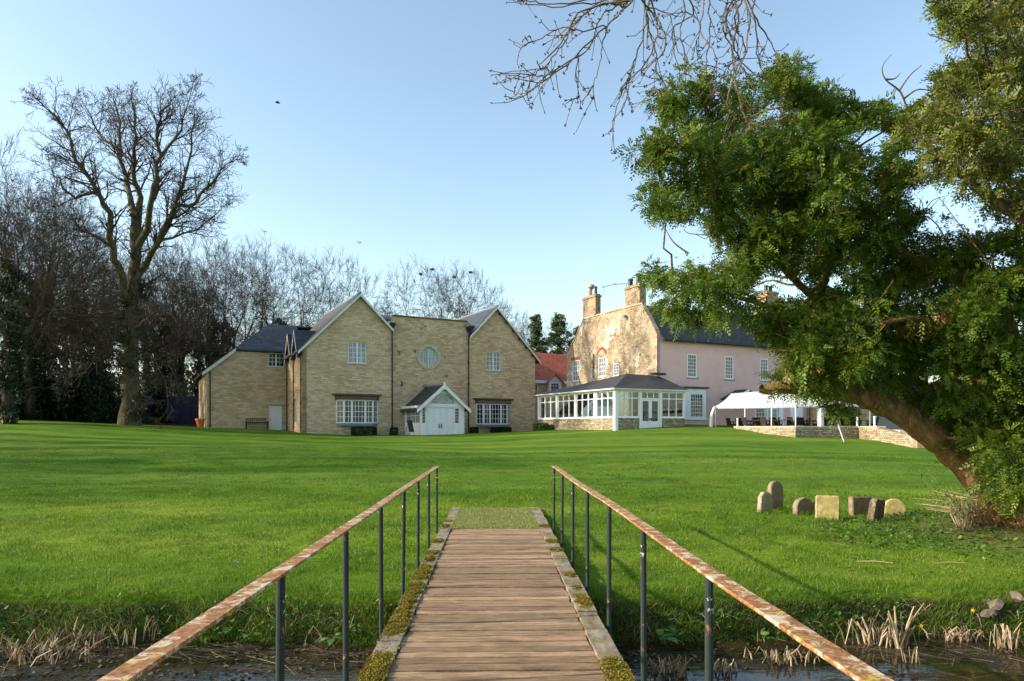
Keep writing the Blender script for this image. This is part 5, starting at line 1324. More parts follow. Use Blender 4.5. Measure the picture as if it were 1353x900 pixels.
# navy hoarding behind the big tree
h0 = at(186, 553, 66); h1 = at(272, 555, 66)
fe = empty('hoarding_fence', (h0.x, h0.y, gz(h0.x, h0.y)), 0); tag(fe, 'tall navy blue solid hoarding between the big bare tree and the hall', 'fence')
L = h1.x - h0.x + 3
for k in range(int(L / 1.22) + 1):
    b_ = MB(); b_.box(k * 1.22 + 0.01, (k + 1) * 1.22 - 0.01, 0, 0.05, -0.3, 2.45); b_.build('panel', M['navy'], fe)
    b_ = MB(); b_.box((k + 1) * 1.22 - 0.05, (k + 1) * 1.22 + 0.05, 0.055, 0.15, -0.3, 2.3); b_.build('post', M['navy'], fe)
# side gate and railing beside the hall's right corner
gx, gy = A.w(xR + 0.7, -0.3)
r = empty('garden_gate', (gx, gy, gz(gx, gy)), A.th); tag(r, 'small dark iron gate between the hall and the conservatory', 'gate')
b_ = MB()
for k in range(7): b_.tube([(-0.45 + k * 0.15, 0, 0.1), (-0.45 + k * 0.15, 0, 1.15)], 0.012, 5)
b_.build('bars', M['black'], r); b_ = MB(); b_.box(-0.5, 0.5, -0.015, 0.015, 1.05, 1.09); b_.box(-0.5, 0.5, -0.015, 0.015, 0.15, 0.19); b_.build('frame', M['black'], r)
for k, (px, lab) in enumerate(((714, 'leafy green shrub at the foot of the conservatory plinth'), (722, 'low shrub right of the leafy one below the conservatory glass'))):
    x, y = K.w(-0.5, K.sy(px, -0.5)); leafbox('small_shrub', x, y, gz(x, y) - 0.05, 1.0, 0.7, 0.6 - 0.15 * k, K.th, 1500, 'bank_leaf', lab, 'shrub', sz=0.07)
# rooks
def bird(p, s_, yaw, lab):
    b_ = MB(); b_.tube([(-0.22, 0, 0), (-0.12, 0, 0.0), (0.05, 0, 0.0), (0.15, 0, 0.02), (0.22, 0, 0.02)], [0.015, 0.04, 0.065, 0.045, 0.008], 8)
    for sg in (-1, 1):
        b_.hexa([(0.08, sg * 0.03, 0.0), (-0.10, sg * 0.03, 0.0), (-0.14, sg * 0.30, 0.10), (0.06, sg * 0.26, 0.10)], [(0.08, sg * 0.03, 0.02), (-0.10, sg * 0.03, 0.015), (-0.14, sg * 0.30, 0.112), (0.06, sg * 0.26, 0.115)])
        b_.hexa([(0.06, sg * 0.26, 0.10), (-0.14, sg * 0.30, 0.10), (-0.16, sg * 0.52, 0.06), (-0.02, sg * 0.50, 0.06)], [(0.06, sg * 0.26, 0.115), (-0.14, sg * 0.30, 0.112), (-0.16, sg * 0.52, 0.066), (-0.02, sg * 0.50, 0.068)])
    b_.hexa([(-0.18, -0.02, 0), (-0.18, 0.02, 0), (-0.34, 0.08, 0), (-0.34, -0.08, 0)], [(-0.18, -0.02, 0.01), (-0.18, 0.02, 0.01), (-0.34, 0.08, 0.008), (-0.34, -0.08, 0.008)])
    o = b_.build('rook', M['black']); o.location = p; o.scale = (s_,) * 3; o.rotation_euler = (0.3, 0, yaw); tag(o, lab, 'bird', 'birds flying over the trees')
bird(at(367, 136, 60), 1.0, 0.4, 'black bird flying high in the sky right of the big bare tree')
bird(at(475, 321, 90), 1.0, 1.0, 'black bird flying low over the trees behind the hall')
bird(at(349, 306, 90), 0.9, 2.0, 'faint black bird flying just above the twiggy crowns left of the hall')
# ------------------------------------------------------------ TREES
def norm(a): return a / (np.linalg.norm(a, axis=-1, keepdims=True) + 1e-9)
def tubes_np(branches, sides):
    """branches: list of (pts (n,3) array, radii (n,)) -> V, quads"""
    P = np.concatenate([b[0] for b in branches]); R = np.concatenate([b[1] for b in branches])
    T_ = []; ref = []; last = []
    for b in branches:
        p = b[0]; t = np.empty_like(p); t[1:-1] = p[2:] - p[:-2]; t[0] = p[1] - p[0]; t[-1] = p[-1] - p[-2]
        T_.append(t); m = p[-1] - p[0]; m = m / (np.linalg.norm(m) + 1e-9)
        r = np.array([1.0, 0.13, 0.0]) if abs(m[2]) > 0.75 else np.array([0.0, 0.0, 1.0])
        ref.append(np.repeat(r[None], len(p), 0)); l = np.zeros(len(p), bool); l[-1] = True; last.append(l)
    T_ = norm(np.concatenate(T_)); ref = np.concatenate(ref); last = np.concatenate(last)
    U = norm(np.cross(T_, ref)); W = np.cross(T_, U)
    ang = np.arange(sides) * 2 * np.pi / sides
    V = P[:, None] + R[:, None, None] * (np.cos(ang)[None, :, None] * U[:, None] + np.sin(ang)[None, :, None] * W[:, None])
    i = np.nonzero(~last)[0]; k = np.arange(sides); k2 = (k + 1) % sides
    Q = np.stack([i[:, None] * sides + k, i[:, None] * sides + k2, (i[:, None] + 1) * sides + k2, (i[:, None] + 1) * sides + k], -1)
    return V.reshape(-1, 3), Q.reshape(-1)

def rot_about(v, ax, a):
    ax = ax / (np.linalg.norm(ax) + 1e-9)
    return v * math.cos(a) + np.cross(ax, v) * math.sin(a) + ax * np.dot(ax, v) * (1 - math.cos(a))

def walk(rg, p, d, L, r0, r1, n, jit, up):
    pts = [np.array(p, float)]; d = np.array(d, float); d /= np.linalg.norm(d); dirs = [d]
    for k in range(n):
        d = d + rg.normal(0, jit, 3) + np.array([0, 0, up]); d /= np.linalg.norm(d)
        pts.append(pts[-1] + d * L / n); dirs.append(d)
    return np.array(pts), np.linspace(r0, r1, n + 1), dirs

def grow(rg, out, p, d, L, r, lvl, prm):
    n = prm['seg'][lvl]
    pts, rad, dirs = walk(rg, p, d, L, r, max(r * 0.30, prm['rmin']), n, prm['jit'][lvl], prm['up'][lvl])
    out.append((pts, rad, lvl))
    if lvl >= prm['max']: return
    nc = max(1, int(round(prm['n'][lvl] * rg.uniform(0.8, 1.2))))
    a0 = rg.uniform(0, 6.28)
    for k in range(nc):
        t = prm['t0'][lvl] + (1 - prm['t0'][lvl]) * (k + rg.uniform(0, 1)) / nc; t = min(t, 0.99)
        i = t * n; j = int(i); f = i - j
        q = pts[j] * (1 - f) + pts[min(j + 1, n)] * f; dd = dirs[min(j + 1, n)]
        ax = np.cross(dd, rg.normal(0, 1, 3)); a0 += 2.4
        side_ = norm(np.cross(dd, np.array([0.3, 0.2, 1.0]))); ax = rot_about(side_, dd, a0)
        nd = rot_about(dd, ax, prm['ang'][lvl] * rg.uniform(0.65, 1.3))
        grow(rg, out, q, nd, L * prm['len'][lvl] * (1.12 - 0.55 * t) * rg.uniform(0.8, 1.2), max((rad[j] * (1 - f) + rad[min(j + 1, n)] * f) * prm['rr'][lvl], prm['rmin']), lvl + 1, prm)

def tree_meshes(out, trunk_lv, root, bark_='bark', twig='bark_far', smooth=True):
    lo_ = [(b[0], b[1]) for b in out if b[2] <= trunk_lv]; hi_ = [(b[0], b[1]) for b in out if b[2] > trunk_lv]
    V, Q = tubes_np(lo_, 8); mesh_np('trunk', V, 4, Q, M[bark_], root, smooth=smooth)
    if hi_:
        V, Q = tubes_np(hi_, 3); mesh_np('crown', V, 4, Q, M[twig], root, smooth=False)

def leaves(n, cen, rad, sz, rg, up=0.0):
    """diamond leaf quads scattered in ellipsoid clumps; cen (m,3), rad (m,) or (m,3)"""
    cen = np.asarray(cen, float); rad = np.asarray(rad, float)
    if rad.ndim == 1: rad = np.repeat(rad[:, None], 3, 1)
    k = rg.integers(0, len(cen), n)
    g = norm(rg.normal(0, 1, (n, 3))) * (rg.random(n)[:, None] ** 0.45)
    c0 = cen[k] + g * rad[k]
    d1 = norm(rg.normal(0, 1, (n, 3)) + np.array([0, 0, -up])); d2 = norm(np.cross(d1, rg.normal(0, 1, (n, 3))))
    s_ = sz * rg.uniform(0.6, 1.4, (n, 1))
    return np.stack([c0 - d1 * s_, c0 + d2 * s_ * .45, c0 + d1 * s_, c0 - d2 * s_ * .45], 1).reshape(-1, 3), np.repeat(rg.random(n), 4)

# --- the big bare tree, its main limbs drawn from their real layout
rg = np.random.default_rng(21)
BY = 50.0
def limb(pxs, dy=0.0, n=None):
    return [np.array(at(px, py, BY + d_)) for (px, py, d_) in pxs]
base = at(171, 551, BY)
limbs = [
    ([(171, 556, 0), (172, 500, 0), (174, 440, 0), (176, 380, 0), (179, 335, 0), (181, 290, 0)], 0.66, 0.40),
    ([(176, 395, 0), (160, 350, -1), (150, 315, -2), (146, 270, -3), (128, 240, -4), (100, 200, -5), (88, 160, -5), (66, 135, -6)], 0.50, 0.07),
    ([(181, 290, 0), (172, 250, 1), (160, 205, 2), (157, 165, 2), (152, 125, 3)], 0.40, 0.06),
    ([(181, 295, 0), (186, 250, 0), (176, 215, -1), (180, 170, -2), (176, 130, -2)], 0.42, 0.07),
    ([(180, 320, 0), (196, 280, -1), (203, 235, -2), (213, 195, -2), (208, 155, -3), (220, 130, -3)], 0.42, 0.06),
    ([(177, 360, 0), (197, 330, 2), (222, 290, 3), (240, 240, 3), (253, 190, 4), (256, 155, 4)], 0.40, 0.06),
    ([(186, 345, 0), (208, 312, -2), (230, 262, -3), (260, 255, -4), (282, 228, -4), (298, 206, -4)], 0.34, 0.05),
    ([(208, 312, -2), (235, 300, -2), (262, 292, -1), (288, 270, 0)], 0.16, 0.04),
    ([(150, 315, -2), (125, 300, -3), (105, 292, -4), (88, 268, -5)], 0.20, 0.04),
    ([(128, 240, -4), (100, 250, -5), (80, 228, -6), (70, 215, -6)], 0.16, 0.04),
    ([(157, 190, 2), (130, 165, 3), (112, 130, 4)], 0.18, 0.04), ([(213, 195, -2), (240, 160, -3), (250, 120, -4)], 0.17, 0.04),
    ([(175, 415, 0), (150, 400, 2), (120, 405, 4), (95, 425, 5)], 0.18, 0.04), ([(176, 425, 0), (200, 405, -2), (225, 402, -3), (240, 420, -3)], 0.16, 0.04),
    ([(174, 470, 0), (150, 450, -2), (125, 462, -4), (100, 490, -5)], 0.10, 0.03), ([(174, 465, 0), (195, 455, -2), (212, 480, -3), (222, 520, -3)], 0.10, 0.03)]
out = []; prm = dict(seg=[6, 5, 4, 3, 3], jit=[.10, .13, .16, .2, .2], up=[0.05, 0.04, 0.03, 0.02, 0.0], n=[5, 5, 5, 4, 0], t0=[.15, .2, .2, .2, .2], ang=[.75, .8, .8, .8, .8],
                     len=[.5, .6, .6, .62, .6], rr=[.55, .6, .6, .6, .6], rmin=0.011, max=4)
for li, (pts, r0, r1) in enumerate(limbs):
    P_ = np.array([np.array(at(a, b_, BY + c_)) for a, b_, c_ in pts])
    # densify with a gentle wobble
    m = [P_[0]]
    for a, b_ in zip(P_[:-1], P_[1:]):
        for t in (1 / 3, 2 / 3, 1): m.append(a + (b_ - a) * t + (rg.normal(0, 0.10, 3) if t < 1 and li else 0))
    m = np.array(m)
    if li: r0 *= 0.68; r1 *= 0.8
    R = r0 + (r1 - r0) * np.linspace(0, 1, len(m)) ** 0.8
    if li == 0: R = R * (1 + 0.35 * np.exp(-np.linspace(0, 14, len(m)))); R += rg.normal(0, 0.05, len(m))
    m -= np.array(base); m[:, 2] += 0.2
    out.append((m, R, 0))
    Lt = np.linalg.norm(np.diff(m, axis=0), axis=1).sum()
    ns_ = int(Lt * (3.0 if li else 2.6))
    for k in range(ns_):
        t = rg.uniform(0.22 if li else 0.3, 1.0) ; i = t * (len(m) - 1); j = min(int(i), len(m) - 2); f = i - j
        q = m[j] * (1 - f) + m[j + 1] * f; dd = norm(m[j + 1] - m[j])
        nd = rot_about(dd, rg.normal(0, 1, 3), rg.uniform(0.5, 1.2))
        low = q[2] < 8.5
        if low: nd = norm(nd * np.array([1, 1, 0.3]) + np.array([0, 0, -0.15]))
        L = rg.uniform(1.3, 3.4) * (1.0 if not low else 0.9) * (1.2 - 0.55 * t)
        grow(rg, out, q, nd, L, min(R[j] * 0.45, 0.085), 2, prm)
    grow(rg, out, m[-1], norm(m[-1] - m[-2]), 1.5, R[-1], 1, prm)
big = empty('tall_bare_tree', (base.x, base.y, gz(base.x, base.y) - 0.2))
tag(big, 'tallest bare tree with thick pale forked trunk and wide crown, left of the hall', 'tree')
tree_meshes(out, 0, big, 'bark', 'bark_far')
iv = [np.array([0.3 + rg.normal(0, 0.55), rg.normal(0, 0.5), z]) for z in np.linspace(0.5, 10.5, 50)]
V, T_ = leaves(6500, iv, np.full(len(iv), 0.5), 0.09, rg); 
mesh_np('ivy', V, 4, np.arange(len(V)), M['ivy'], big, attr=T_)

# --- woodland trees: kinds grown towards the twig tips of a domed crown, then copied
def generic_tree(seed, H, wid, base, ntip, stems=1):
    rg = np.random.default_rng(seed); out = []
    g = norm(rg.normal(0, 1, (ntip, 3))); g[:, 2] = np.abs(g[:, 2]) * 1.0 - 0.25 * (rg.random(ntip) < .3)
    g *= (rg.random(ntip) ** 0.17)[:, None]; lump = 1 + 0.5 * fbm(g[:, 0] * 3 + seed, g[:, 2] * 3 + g[:, 1] * 2, seed, 2)
    tips = np.stack([g[:, 0] * wid * lump, g[:, 1] * wid * lump, base * H + (H * (1 - base)) * (0.12 + 0.88 * np.clip(g[:, 2], -.1, 1)) * (0.75 + .25 * lump)], 1)
    r_tip = 0.010
    def seg(p, q, r0, r1, lvl, k, d0):
        n = k; t = np.linspace(0, 1, n + 1)[:, None]; L = np.linalg.norm(q - p); ctl = p + d0 * L * 0.28
        pts = (1 - t) ** 2 * p + 2 * (1 - t) * t * ctl + t ** 2 * q + rg.normal(0, .025 * L, (n + 1, 3)) * np.sin(t * np.pi)
        out.append((pts, np.linspace(r0, r1, n + 1), lvl)); return norm(pts[-1] - pts[-2])
    def fan(p, d0, T_, r, lvl):
        n = len(T_)
        if n == 1:
            d = seg(p, T_[0], r, r_tip * .7, 4, 3, d0)
            L = np.linalg.norm(T_[0] - p)
            for k in range(6):
                q = p + (T_[0] - p) * rg.uniform(.2, 1); dd = norm(d + rg.normal(0, .5, 3) + np.array([0, 0, .08])) * rg.uniform(.4, 1.1); out.append((np.array([q, q + dd * .5 + rg.normal(0, .03, 3), q + dd]), np.array([.009, .007, .004]), 4))
            return
        k = 2 if n < 9 or rg.random() < .6 else 3
        D_ = norm(T_ - p) + T_ * 0.05; cd = D_[rg.choice(n, k, replace=False)]
        for _ in range(5):
            lab = np.argmin(((D_[:, None] - cd[None]) ** 2).sum(-1), 1)
            cd = np.array([D_[lab == j].mean(0) if (lab == j).any() else cd[j] for j in range(k)])
        c = np.array([T_[lab == j].mean(0) if (lab == j).any() else p for j in range(k)])
        for j in range(k):
            S = T_[lab == j]
            if not len(S): continue
            f = rg.uniform(.22, .36) if len(S) > 1 else 1
            q = p + (c[j] - p) * f; q[2] += (0.05 if lvl < 3 else 0.0) * np.linalg.norm(c[j] - p)
            rj = max(r_tip, r * (len(S) / n) ** 0.40)
            if len(S) == 1: fan(p, d0, S, rj, lvl + 1)
            else:
                d = seg(p, q, rj, rj * .82, 1 if rj > .07 else 3, 4, norm(d0 + norm(q - p) * .6)); fan(q, d, S, rj * .82, lvl + 1)
    for s_ in range(stems):
        lean = rg.normal(0, .05, 2) if stems == 1 else rg.normal(0, .14, 2); th = base * H * rg.uniform(.75, 1.0)
        S = tips if stems == 1 else tips[s_::stems]; x0 = rg.normal(0, .3 * (stems - 1), 2)
        t = np.linspace(0, 1, 8)[:, None]; top = np.array([x0[0] + lean[0] * th, x0[1] + lean[1] * th, th]); b0_ = np.array([x0[0], x0[1], -.4])
        pts = b0_ + (top - b0_) * t + rg.normal(0, .06, (8, 3)); pts[0] = b0_; R0 = H * .021 / math.sqrt(stems)
        out.append((pts, R0 * (1 - .28 * t[:, 0]) * (1 + .35 * np.exp(-t[:, 0] * 9)), 0)); fan(pts[-1], norm(pts[-1] - pts[-2]), S, R0 * .75, 0)
        for k in range(16):   # low side twigs on the bole
            z = rg.uniform(.25, 1) * th; q = b0_ + (top - b0_) * (z / th); dd = norm(np.array([rg.normal(), rg.normal(), .5])) * rg.uniform(.8, 2.2); out.append((np.array([q, q + dd * .5, q + dd + np.array([0, 0, .2])]), np.array([.03, .02, .008]), 4))
    r = empty('bare_tree', (0, 0, 0)); tree_meshes(out, 1, r, 'bark_far', 'bark_far'); return r
protos = [generic_tree(31, 20, 5.2, .32, 900), generic_tree(32, 20, 7.4, .26, 1250), generic_tree(33, 20, 4.2, .36, 620, 2), generic_tree(36, 20, 6.8, .25, 1150)]
def add_ivy(root, h, n, seed):
    rg = np.random.default_rng(seed); cs = [np.array([rg.normal(0, 0.35), rg.normal(0, 0.35), z]) for z in np.linspace(0.2, h, 26)]
    V, T_ = leaves(n, cs, rg.uniform(0.45, 0.85, 26), 0.13, rg); return V, T_
V, T_ = add_ivy(None, 11, 5200, 3); ivy_me = None
WOOD = [  # px, Y, top row, proto, label
    (12, 46, 178, 1, 'bare tree cut by the left edge of the photo, with thick dark limbs', 1),
    (-75, 50, 200, 3, 'bare tree just outside the left edge beyond the dark hollies', 0),
    (62, 62, 250, 0, 'bare tree rising from the dark thicket left of the tallest tree', 1),
    (100, 70, 262, 2, 'slim bare tree behind the left limbs of the tallest tree', 1),
    (36, 78, 240, 3, 'far bare tree with fine twigs near the left edge', 0),
    (140, 80, 290, 0, 'bare tree directly behind the trunk of the tallest tree', 1),
    (212, 66, 318, 2, 'ivy clad bare tree just right of the tallest trunk', 1),
    (238, 78, 330, 0, 'bare tree behind the navy hoarding', 0),
    (262, 68, 345, 2, 'second ivy clad bare tree, above the navy hoarding', 1),
    (283, 72, 312, 1, 'dark trunked bare tree rising beside the wing roof', 1),
    (322, 86, 318, 3, 'bare tree above the left slope of the wing roof', 0),
    (372, 84, 314, 1, 'broad bare tree centred above the wing roof ridge', 0),
    (452, 92, 330, 3, 'rounded bare tree rising behind the left gable apex', 0),
    (500, 115, 392, 2, 'small bare tree right of the left gable apex', 0),
    (562, 88, 342, 1, 'bare tree with rook nests above the round window', 0),
    (618, 92, 347, 3, 'broad bare tree with nests above the parapet, left of the right gable', 0),
    (668, 120, 392, 0, 'low bare tree behind the right gable apex', 0),
    (695, 125, 415, 2, 'pale distant bare tree above the red tiled roof', 0),
    (742, 130, 418, 3, 'pale distant bare tree beside the left slope of the old gable', 0),
    (1290, 95, 330, 1, 'distant bare tree seen through the gaps in the right foliage', 0),
    (1225, 90, 300, 3, 'distant bare tree behind the grey outbuilding', 0)]
ivy_mesh_data = None; used_p = set()
WOOD += [(30, 90, 262, 2, 'bare tree deep in the wood, second from the left edge', 0), (82, 95, 285, 3, 'bare tree deep in the wood left of the tallest trunk', 0), (120, 58, 330, 1, 'leaning bare tree close to the left of the tallest trunk', 1),
    (42, 54, 232, 3, 'tall bare tree just inside the left edge, behind the thick dark limbs', 1), (196, 96, 310, 0, 'bare tree deep in the wood right of the tallest trunk', 0), (225, 104, 305, 2, 'bare tree filling the gap behind the hoarding', 0), (300, 100, 325, 1, 'bare tree behind the left end of the wing roof', 0), 
    ]
for i, (px, Y, top, pk, lab, iv_) in enumerate(WOOD):
    p = at(px, 500, Y); z = gz(p.x, Y); Ht = (at(px, top, Y).z - z) * 1.0
    if pk in used_p: o = copy_tree(protos[pk])
    else: o = protos[pk]; used_p.add(pk)
    s_ = Ht / 20.0; o.location = (p.x, Y, z); o.rotation_euler = (0, 0, i * 2.1); o.scale = (s_ * (1.0 if Ht > 16 else 1.1),) * 2 + (s_,)
    tag(o, lab, 'tree', 'bare woodland trees behind the houses')
    if iv_:
        if ivy_mesh_data is None:
            io = mesh_np('ivy', V, 4, np.arange(len(V)), M['ivy'], None, attr=T_); ivy_mesh_data = io.data
        else:
            io = bpy.data.objects.new('ivy', ivy_mesh_data); COL.objects.link(io)
        io.parent = o
# far wood closing the horizon
rgf = np.random.default_rng(99); nf = 52000
xf = rgf.uniform(-230, 260, nf); yf = 150 + rgf.uniform(-8, 30, nf); hf_ = 9.5 + 5.0 * fbm(xf * .05, yf * .02, 91, 4); zf_ = rgf.random(nf) ** 0.8 * hf_
c0 = np.stack([xf, yf, ground_z(xf, yf) + zf_], 1); d1 = norm(rgf.normal(0, 1, (nf, 3)) * np.array([.5, .5, 1.5])); d2 = norm(np.cross(d1, rgf.normal(0, 1, (nf, 3)))); s_ = rgf.uniform(.3, 1.0, (nf, 1))
Vf = np.stack([c0 - d1 * s_, c0 + d2 * s_ * .35, c0 + d1 * s_, c0 - d2 * s_ * .35], 1).reshape(-1, 3)
M['far'] = leafmat('far_wood', [(0, (0.04, 0.036, 0.025)), (0.6, (0.085, 0.075, 0.05)), (1, (0.10, 0.11, 0.06))], .1, .9, .1)
tag(mesh_np('far_wood', Vf, 4, np.arange(len(Vf)), M['far'], attr=np.repeat(rgf.random(nf), 4)), kind='stuff')
# rook nests
for px, py, Y, lab in ((556, 362, 88, 'rook nest in the twigs above the round window, left of two'), (571, 356, 88, 'rook nest at the crown top above the round window'), (600, 366, 92, 'reddish rook nest in the left of the broad tree by the right gable'), (622, 360, 92, 'rook nest at the top of the broad tree by the right gable')):
    p = at(px, py, Y); rg_ = np.random.default_rng(px); br = []
    for k in range(60):
        c0 = rg_.normal(0, 0.12, 3) * np.array([1, 1, .6]); d_ = norm(rg_.normal(0, 1, 3)) * 0.2 * np.array([1, 1, .5]); br.append((np.array([c0 - d_, c0 + d_]), np.array([.02, .015])))
    Vn, Qn = tubes_np(br, 3); o = mesh_np('rook_nest', Vn, 4, Qn, M['dark_wood']); o.location = p; tag(o, lab, 'nest', 'rook nests in the bare crowns')

# --- dark hollies and laurels under the trees on the left
def bush_mesh(seed, n, matn, sz, lob=26, shape=(1, 1, 1)):
    rg = np.random.default_rng(seed); c = norm(rg.normal(0, 1, (lob, 3))) * rg.uniform(0.2, 0.82, (lob, 1)); c[:, 2] = np.abs(c[:, 2]) * 1.1 + 0.05
    c *= np.array(shape); return leaves(n, c, rg.uniform(0.18, 0.36, lob), sz, rg)
hp = []
for k in range(3):
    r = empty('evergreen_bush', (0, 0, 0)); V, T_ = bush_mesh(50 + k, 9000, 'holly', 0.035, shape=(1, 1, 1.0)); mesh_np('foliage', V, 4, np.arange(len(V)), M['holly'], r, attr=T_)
    out = []; rgb = np.random.default_rng(60 + k)
    for j in range(5):
        pts, rad, _ = walk(rgb, (0, 0, -0.1), (rgb.normal(0, .5), rgb.normal(0, .5), 1), 0.9, 0.035, 0.01, 5, .12, .05); out.append((pts, rad))
    Vt, Qt = tubes_np(out, 6); mesh_np('stem', Vt, 4, Qt, M['bark_far'], r, smooth=True); hp.append(r)
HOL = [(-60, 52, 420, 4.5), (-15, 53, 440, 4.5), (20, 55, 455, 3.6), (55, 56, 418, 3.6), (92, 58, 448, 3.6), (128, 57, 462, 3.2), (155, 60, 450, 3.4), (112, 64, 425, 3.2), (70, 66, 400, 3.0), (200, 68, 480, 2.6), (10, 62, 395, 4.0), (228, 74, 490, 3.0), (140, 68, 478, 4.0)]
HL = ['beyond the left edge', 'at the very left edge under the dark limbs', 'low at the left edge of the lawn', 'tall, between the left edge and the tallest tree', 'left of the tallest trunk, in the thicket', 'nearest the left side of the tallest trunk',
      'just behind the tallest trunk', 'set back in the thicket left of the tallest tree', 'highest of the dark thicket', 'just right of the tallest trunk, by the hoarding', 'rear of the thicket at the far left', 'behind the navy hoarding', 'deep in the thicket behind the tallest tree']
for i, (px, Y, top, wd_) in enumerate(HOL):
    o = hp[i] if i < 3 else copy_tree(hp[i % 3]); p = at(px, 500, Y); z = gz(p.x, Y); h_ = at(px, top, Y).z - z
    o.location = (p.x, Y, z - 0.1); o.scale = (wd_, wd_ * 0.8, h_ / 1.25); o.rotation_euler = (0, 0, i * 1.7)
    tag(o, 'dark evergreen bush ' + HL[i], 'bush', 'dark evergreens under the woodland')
# --- pines beyond the red roof
def pine(px, Y, top, wpx, seed, lab):
    rg = np.random.default_rng(seed); p = at(px, 500, Y); z = gz(p.x, Y); H2 = at(px, top, Y).z - z; w_ = wpx / F * Y / 2
    r = empty('pine_tree', (p.x, Y, z)); tag(r, lab, 'tree', 'pines behind the red roof')
    out = [(np.array([[0, 0, -.3], [0.2, 0, H2 * .5], [0.1, 0.1, H2 * .95]]), np.array([.35, .25, .05]))]; cs = []; rs = []
    for k in range(240):
        t = rg.uniform(0.18, 1.0); a = rg.uniform(0, 6.28); rr_ = w_ * min(1.1, 1.7 * (1.12 - t)) * rg.uniform(0.1, 1.0)
        q = np.array([math.cos(a) * rr_, math.sin(a) * rr_, H2 * t + rg.uniform(0, .5)]); cs.append(q); rs.append([w_ * .17, w_ * .17, w_ * .10])
        out.append((np.array([[0.15, 0, H2 * t - 0.6], q]), np.array([.05, .02])))
    V, Q = tubes_np(out, 6); mesh_np('trunk', V, 4, Q, M['bark_far'], r, smooth=True)
    V, T_ = leaves(15000, cs, np.array(rs), 0.15, rg); mesh_np('crown', V, 4, np.arange(len(V)), M['pine_leaf'], r, attr=T_)
pine(709, 105, 420, 52, 3, 'dark pine just right of the hall, above the red tiled roof'); pine(738, 108, 418, 60, 5, 'spreading pine against the left slope of the old gable'); pine(764, 112, 436, 50, 7, 'low pine tucked behind the left shoulder of the old gable')

# ------------------------------------------------------------ THE LEANING YEW
def spray_cloud(cen, rad, nspray, rg, size=0.10, blades=9, droop=0.35, outc=None, flat=0.6, wk=0.24):
    """fronds: each a thin stem with blades either side, pointing outwards and drooping. returns V (quads), tint"""
    cen = np.asarray(cen, float); rad = np.asarray(rad, float)
    k = rg.integers(0, len(cen), nspray)
    dirs = norm(rg.normal(0, 1, (nspray, 3)) * np.array([1, 1, 0.8]))
    o = cen[k] + dirs * rad[k][:, None] * rg.uniform(0.25, 1.0, nspray)[:, None]
    ax = norm(dirs + rg.normal(0, 0.5, (nspray, 3)) + np.array([0, 0, -droop]))
    sd = norm(np.cross(ax, np.array([0, 0, 1.0]) + rg.normal(0, flat, (nspray, 3)))); nm = np.cross(ax, sd)
    L = size * rg.uniform(0.7, 1.5, nspray)
    tone = rg.random(len(cen))[k] * 0.45 + rg.random(nspray) * 0.45
    Vs = []; Ts = []
    for b in range(blades):
        t = (b + 0.5) / blades; sgn = -1 if b % 2 else 1
        if b == blades - 1: a_ = ax; t = 0.9
        else: a_ = norm(ax * 0.75 + sd * sgn * 0.75 + nm * rg.normal(0, .18, (nspray, 1)))
        q = o + ax * (L * t * 1.6)[:, None] - np.array([0, 0, 1.0]) * (L * t * t * 0.45)[:, None]
        bl = (L * 0.62 * (1 - 0.45 * t) * rg.uniform(0.8, 1.2, nspray))[:, None]; bw = bl * wk
        pr_ = norm(np.cross(a_, nm)) * bw
        Vs.append(np.stack([q, q + a_ * bl * 0.5 + pr_, q + a_ * bl, q + a_ * bl * 0.5 - pr_], 1))
        Ts.append(np.clip(tone + rg.normal(0, 0.06, nspray), 0, 0.89))
    V = np.concatenate(Vs).reshape(-1, 3); return V, np.repeat(np.concatenate(Ts), 4)

YEW = [(880,135,32),(925,122,36),(975,140,38),(1035,118,34),(1042,100,18),(1080,160,40),(1092,140,22),(1130,162,34),(1185,160,34),(1215,150,22),
(866,195,22),(905,190,42),(955,200,48),(1015,195,48),(1070,220,48),(1125,225,46),(1180,222,40),
(890,245,28),(868,275,20),(930,252,42),(985,265,48),(1040,275,52),(1100,285,52),(1160,290,46),(1215,285,34),
(938,312,28),(985,330,45),(1040,335,50),(1100,345,50),(1165,350,48),(1225,345,44),(1285,335,40),(1340,330,45),
(872,372,22),(900,365,24),(935,370,30),(890,410,24),(925,402,26),(968,395,42),(1020,405,44),(1078,412,46),(1140,412,52),(1200,410,52),(1265,402,52),(1330,400,52),
(1012,440,26),(1055,462,34),(1090,482,34),(1065,505,18),(1120,468,46),(1170,475,46),(1230,478,52),(1290,478,52),(1350,480,60),
(1262,520,34),(1300,545,48),(1350,550,52),(1318,600,28),(1340,605,42),(1205,508,22),(1375,640,34),(1250,558,26),(1282,588,24),(1224,528,22),(1318,585,30),(1342,632,26),(1390,580,60),(1035,498,15),(1068,500,16),(1108,540,11),(1400,420,60),(1420,520,60),(1395,340,55),(1350,648,16)]
rg = np.random.default_rng(77)
cen = []; rad = []; lobes = []
YB = 10.6
for (px, py, r) in YEW:
    for layer, Y in enumerate((YB + rg.uniform(-1.3, -0.2), YB + rg.uniform(0.3, 1.8))):
        if py > 506 and px < 1300: Y = YB + (0.55 if layer == 0 else 1.3)
        s_ = YB / Y; c = np.array(at(px + (rg.uniform(-6, 6)), py + rg.uniform(-6, 6), Y)); R = r / F * YB
        if layer == 1 and px < 960 and rg.random() < 0.55: continue
        lobes.append((c, R))
        m = max(3, int(14 * (R / 0.55) ** 2))
        g = norm(rg.normal(0, 1, (m, 3))) * rg.uniform(0.35, 1.0, (m, 1)) * R
        for q in g: cen.append(c + q); rad.append(rg.uniform(0.13, 0.25))
cen = np.array(cen); rad = np.array(rad)
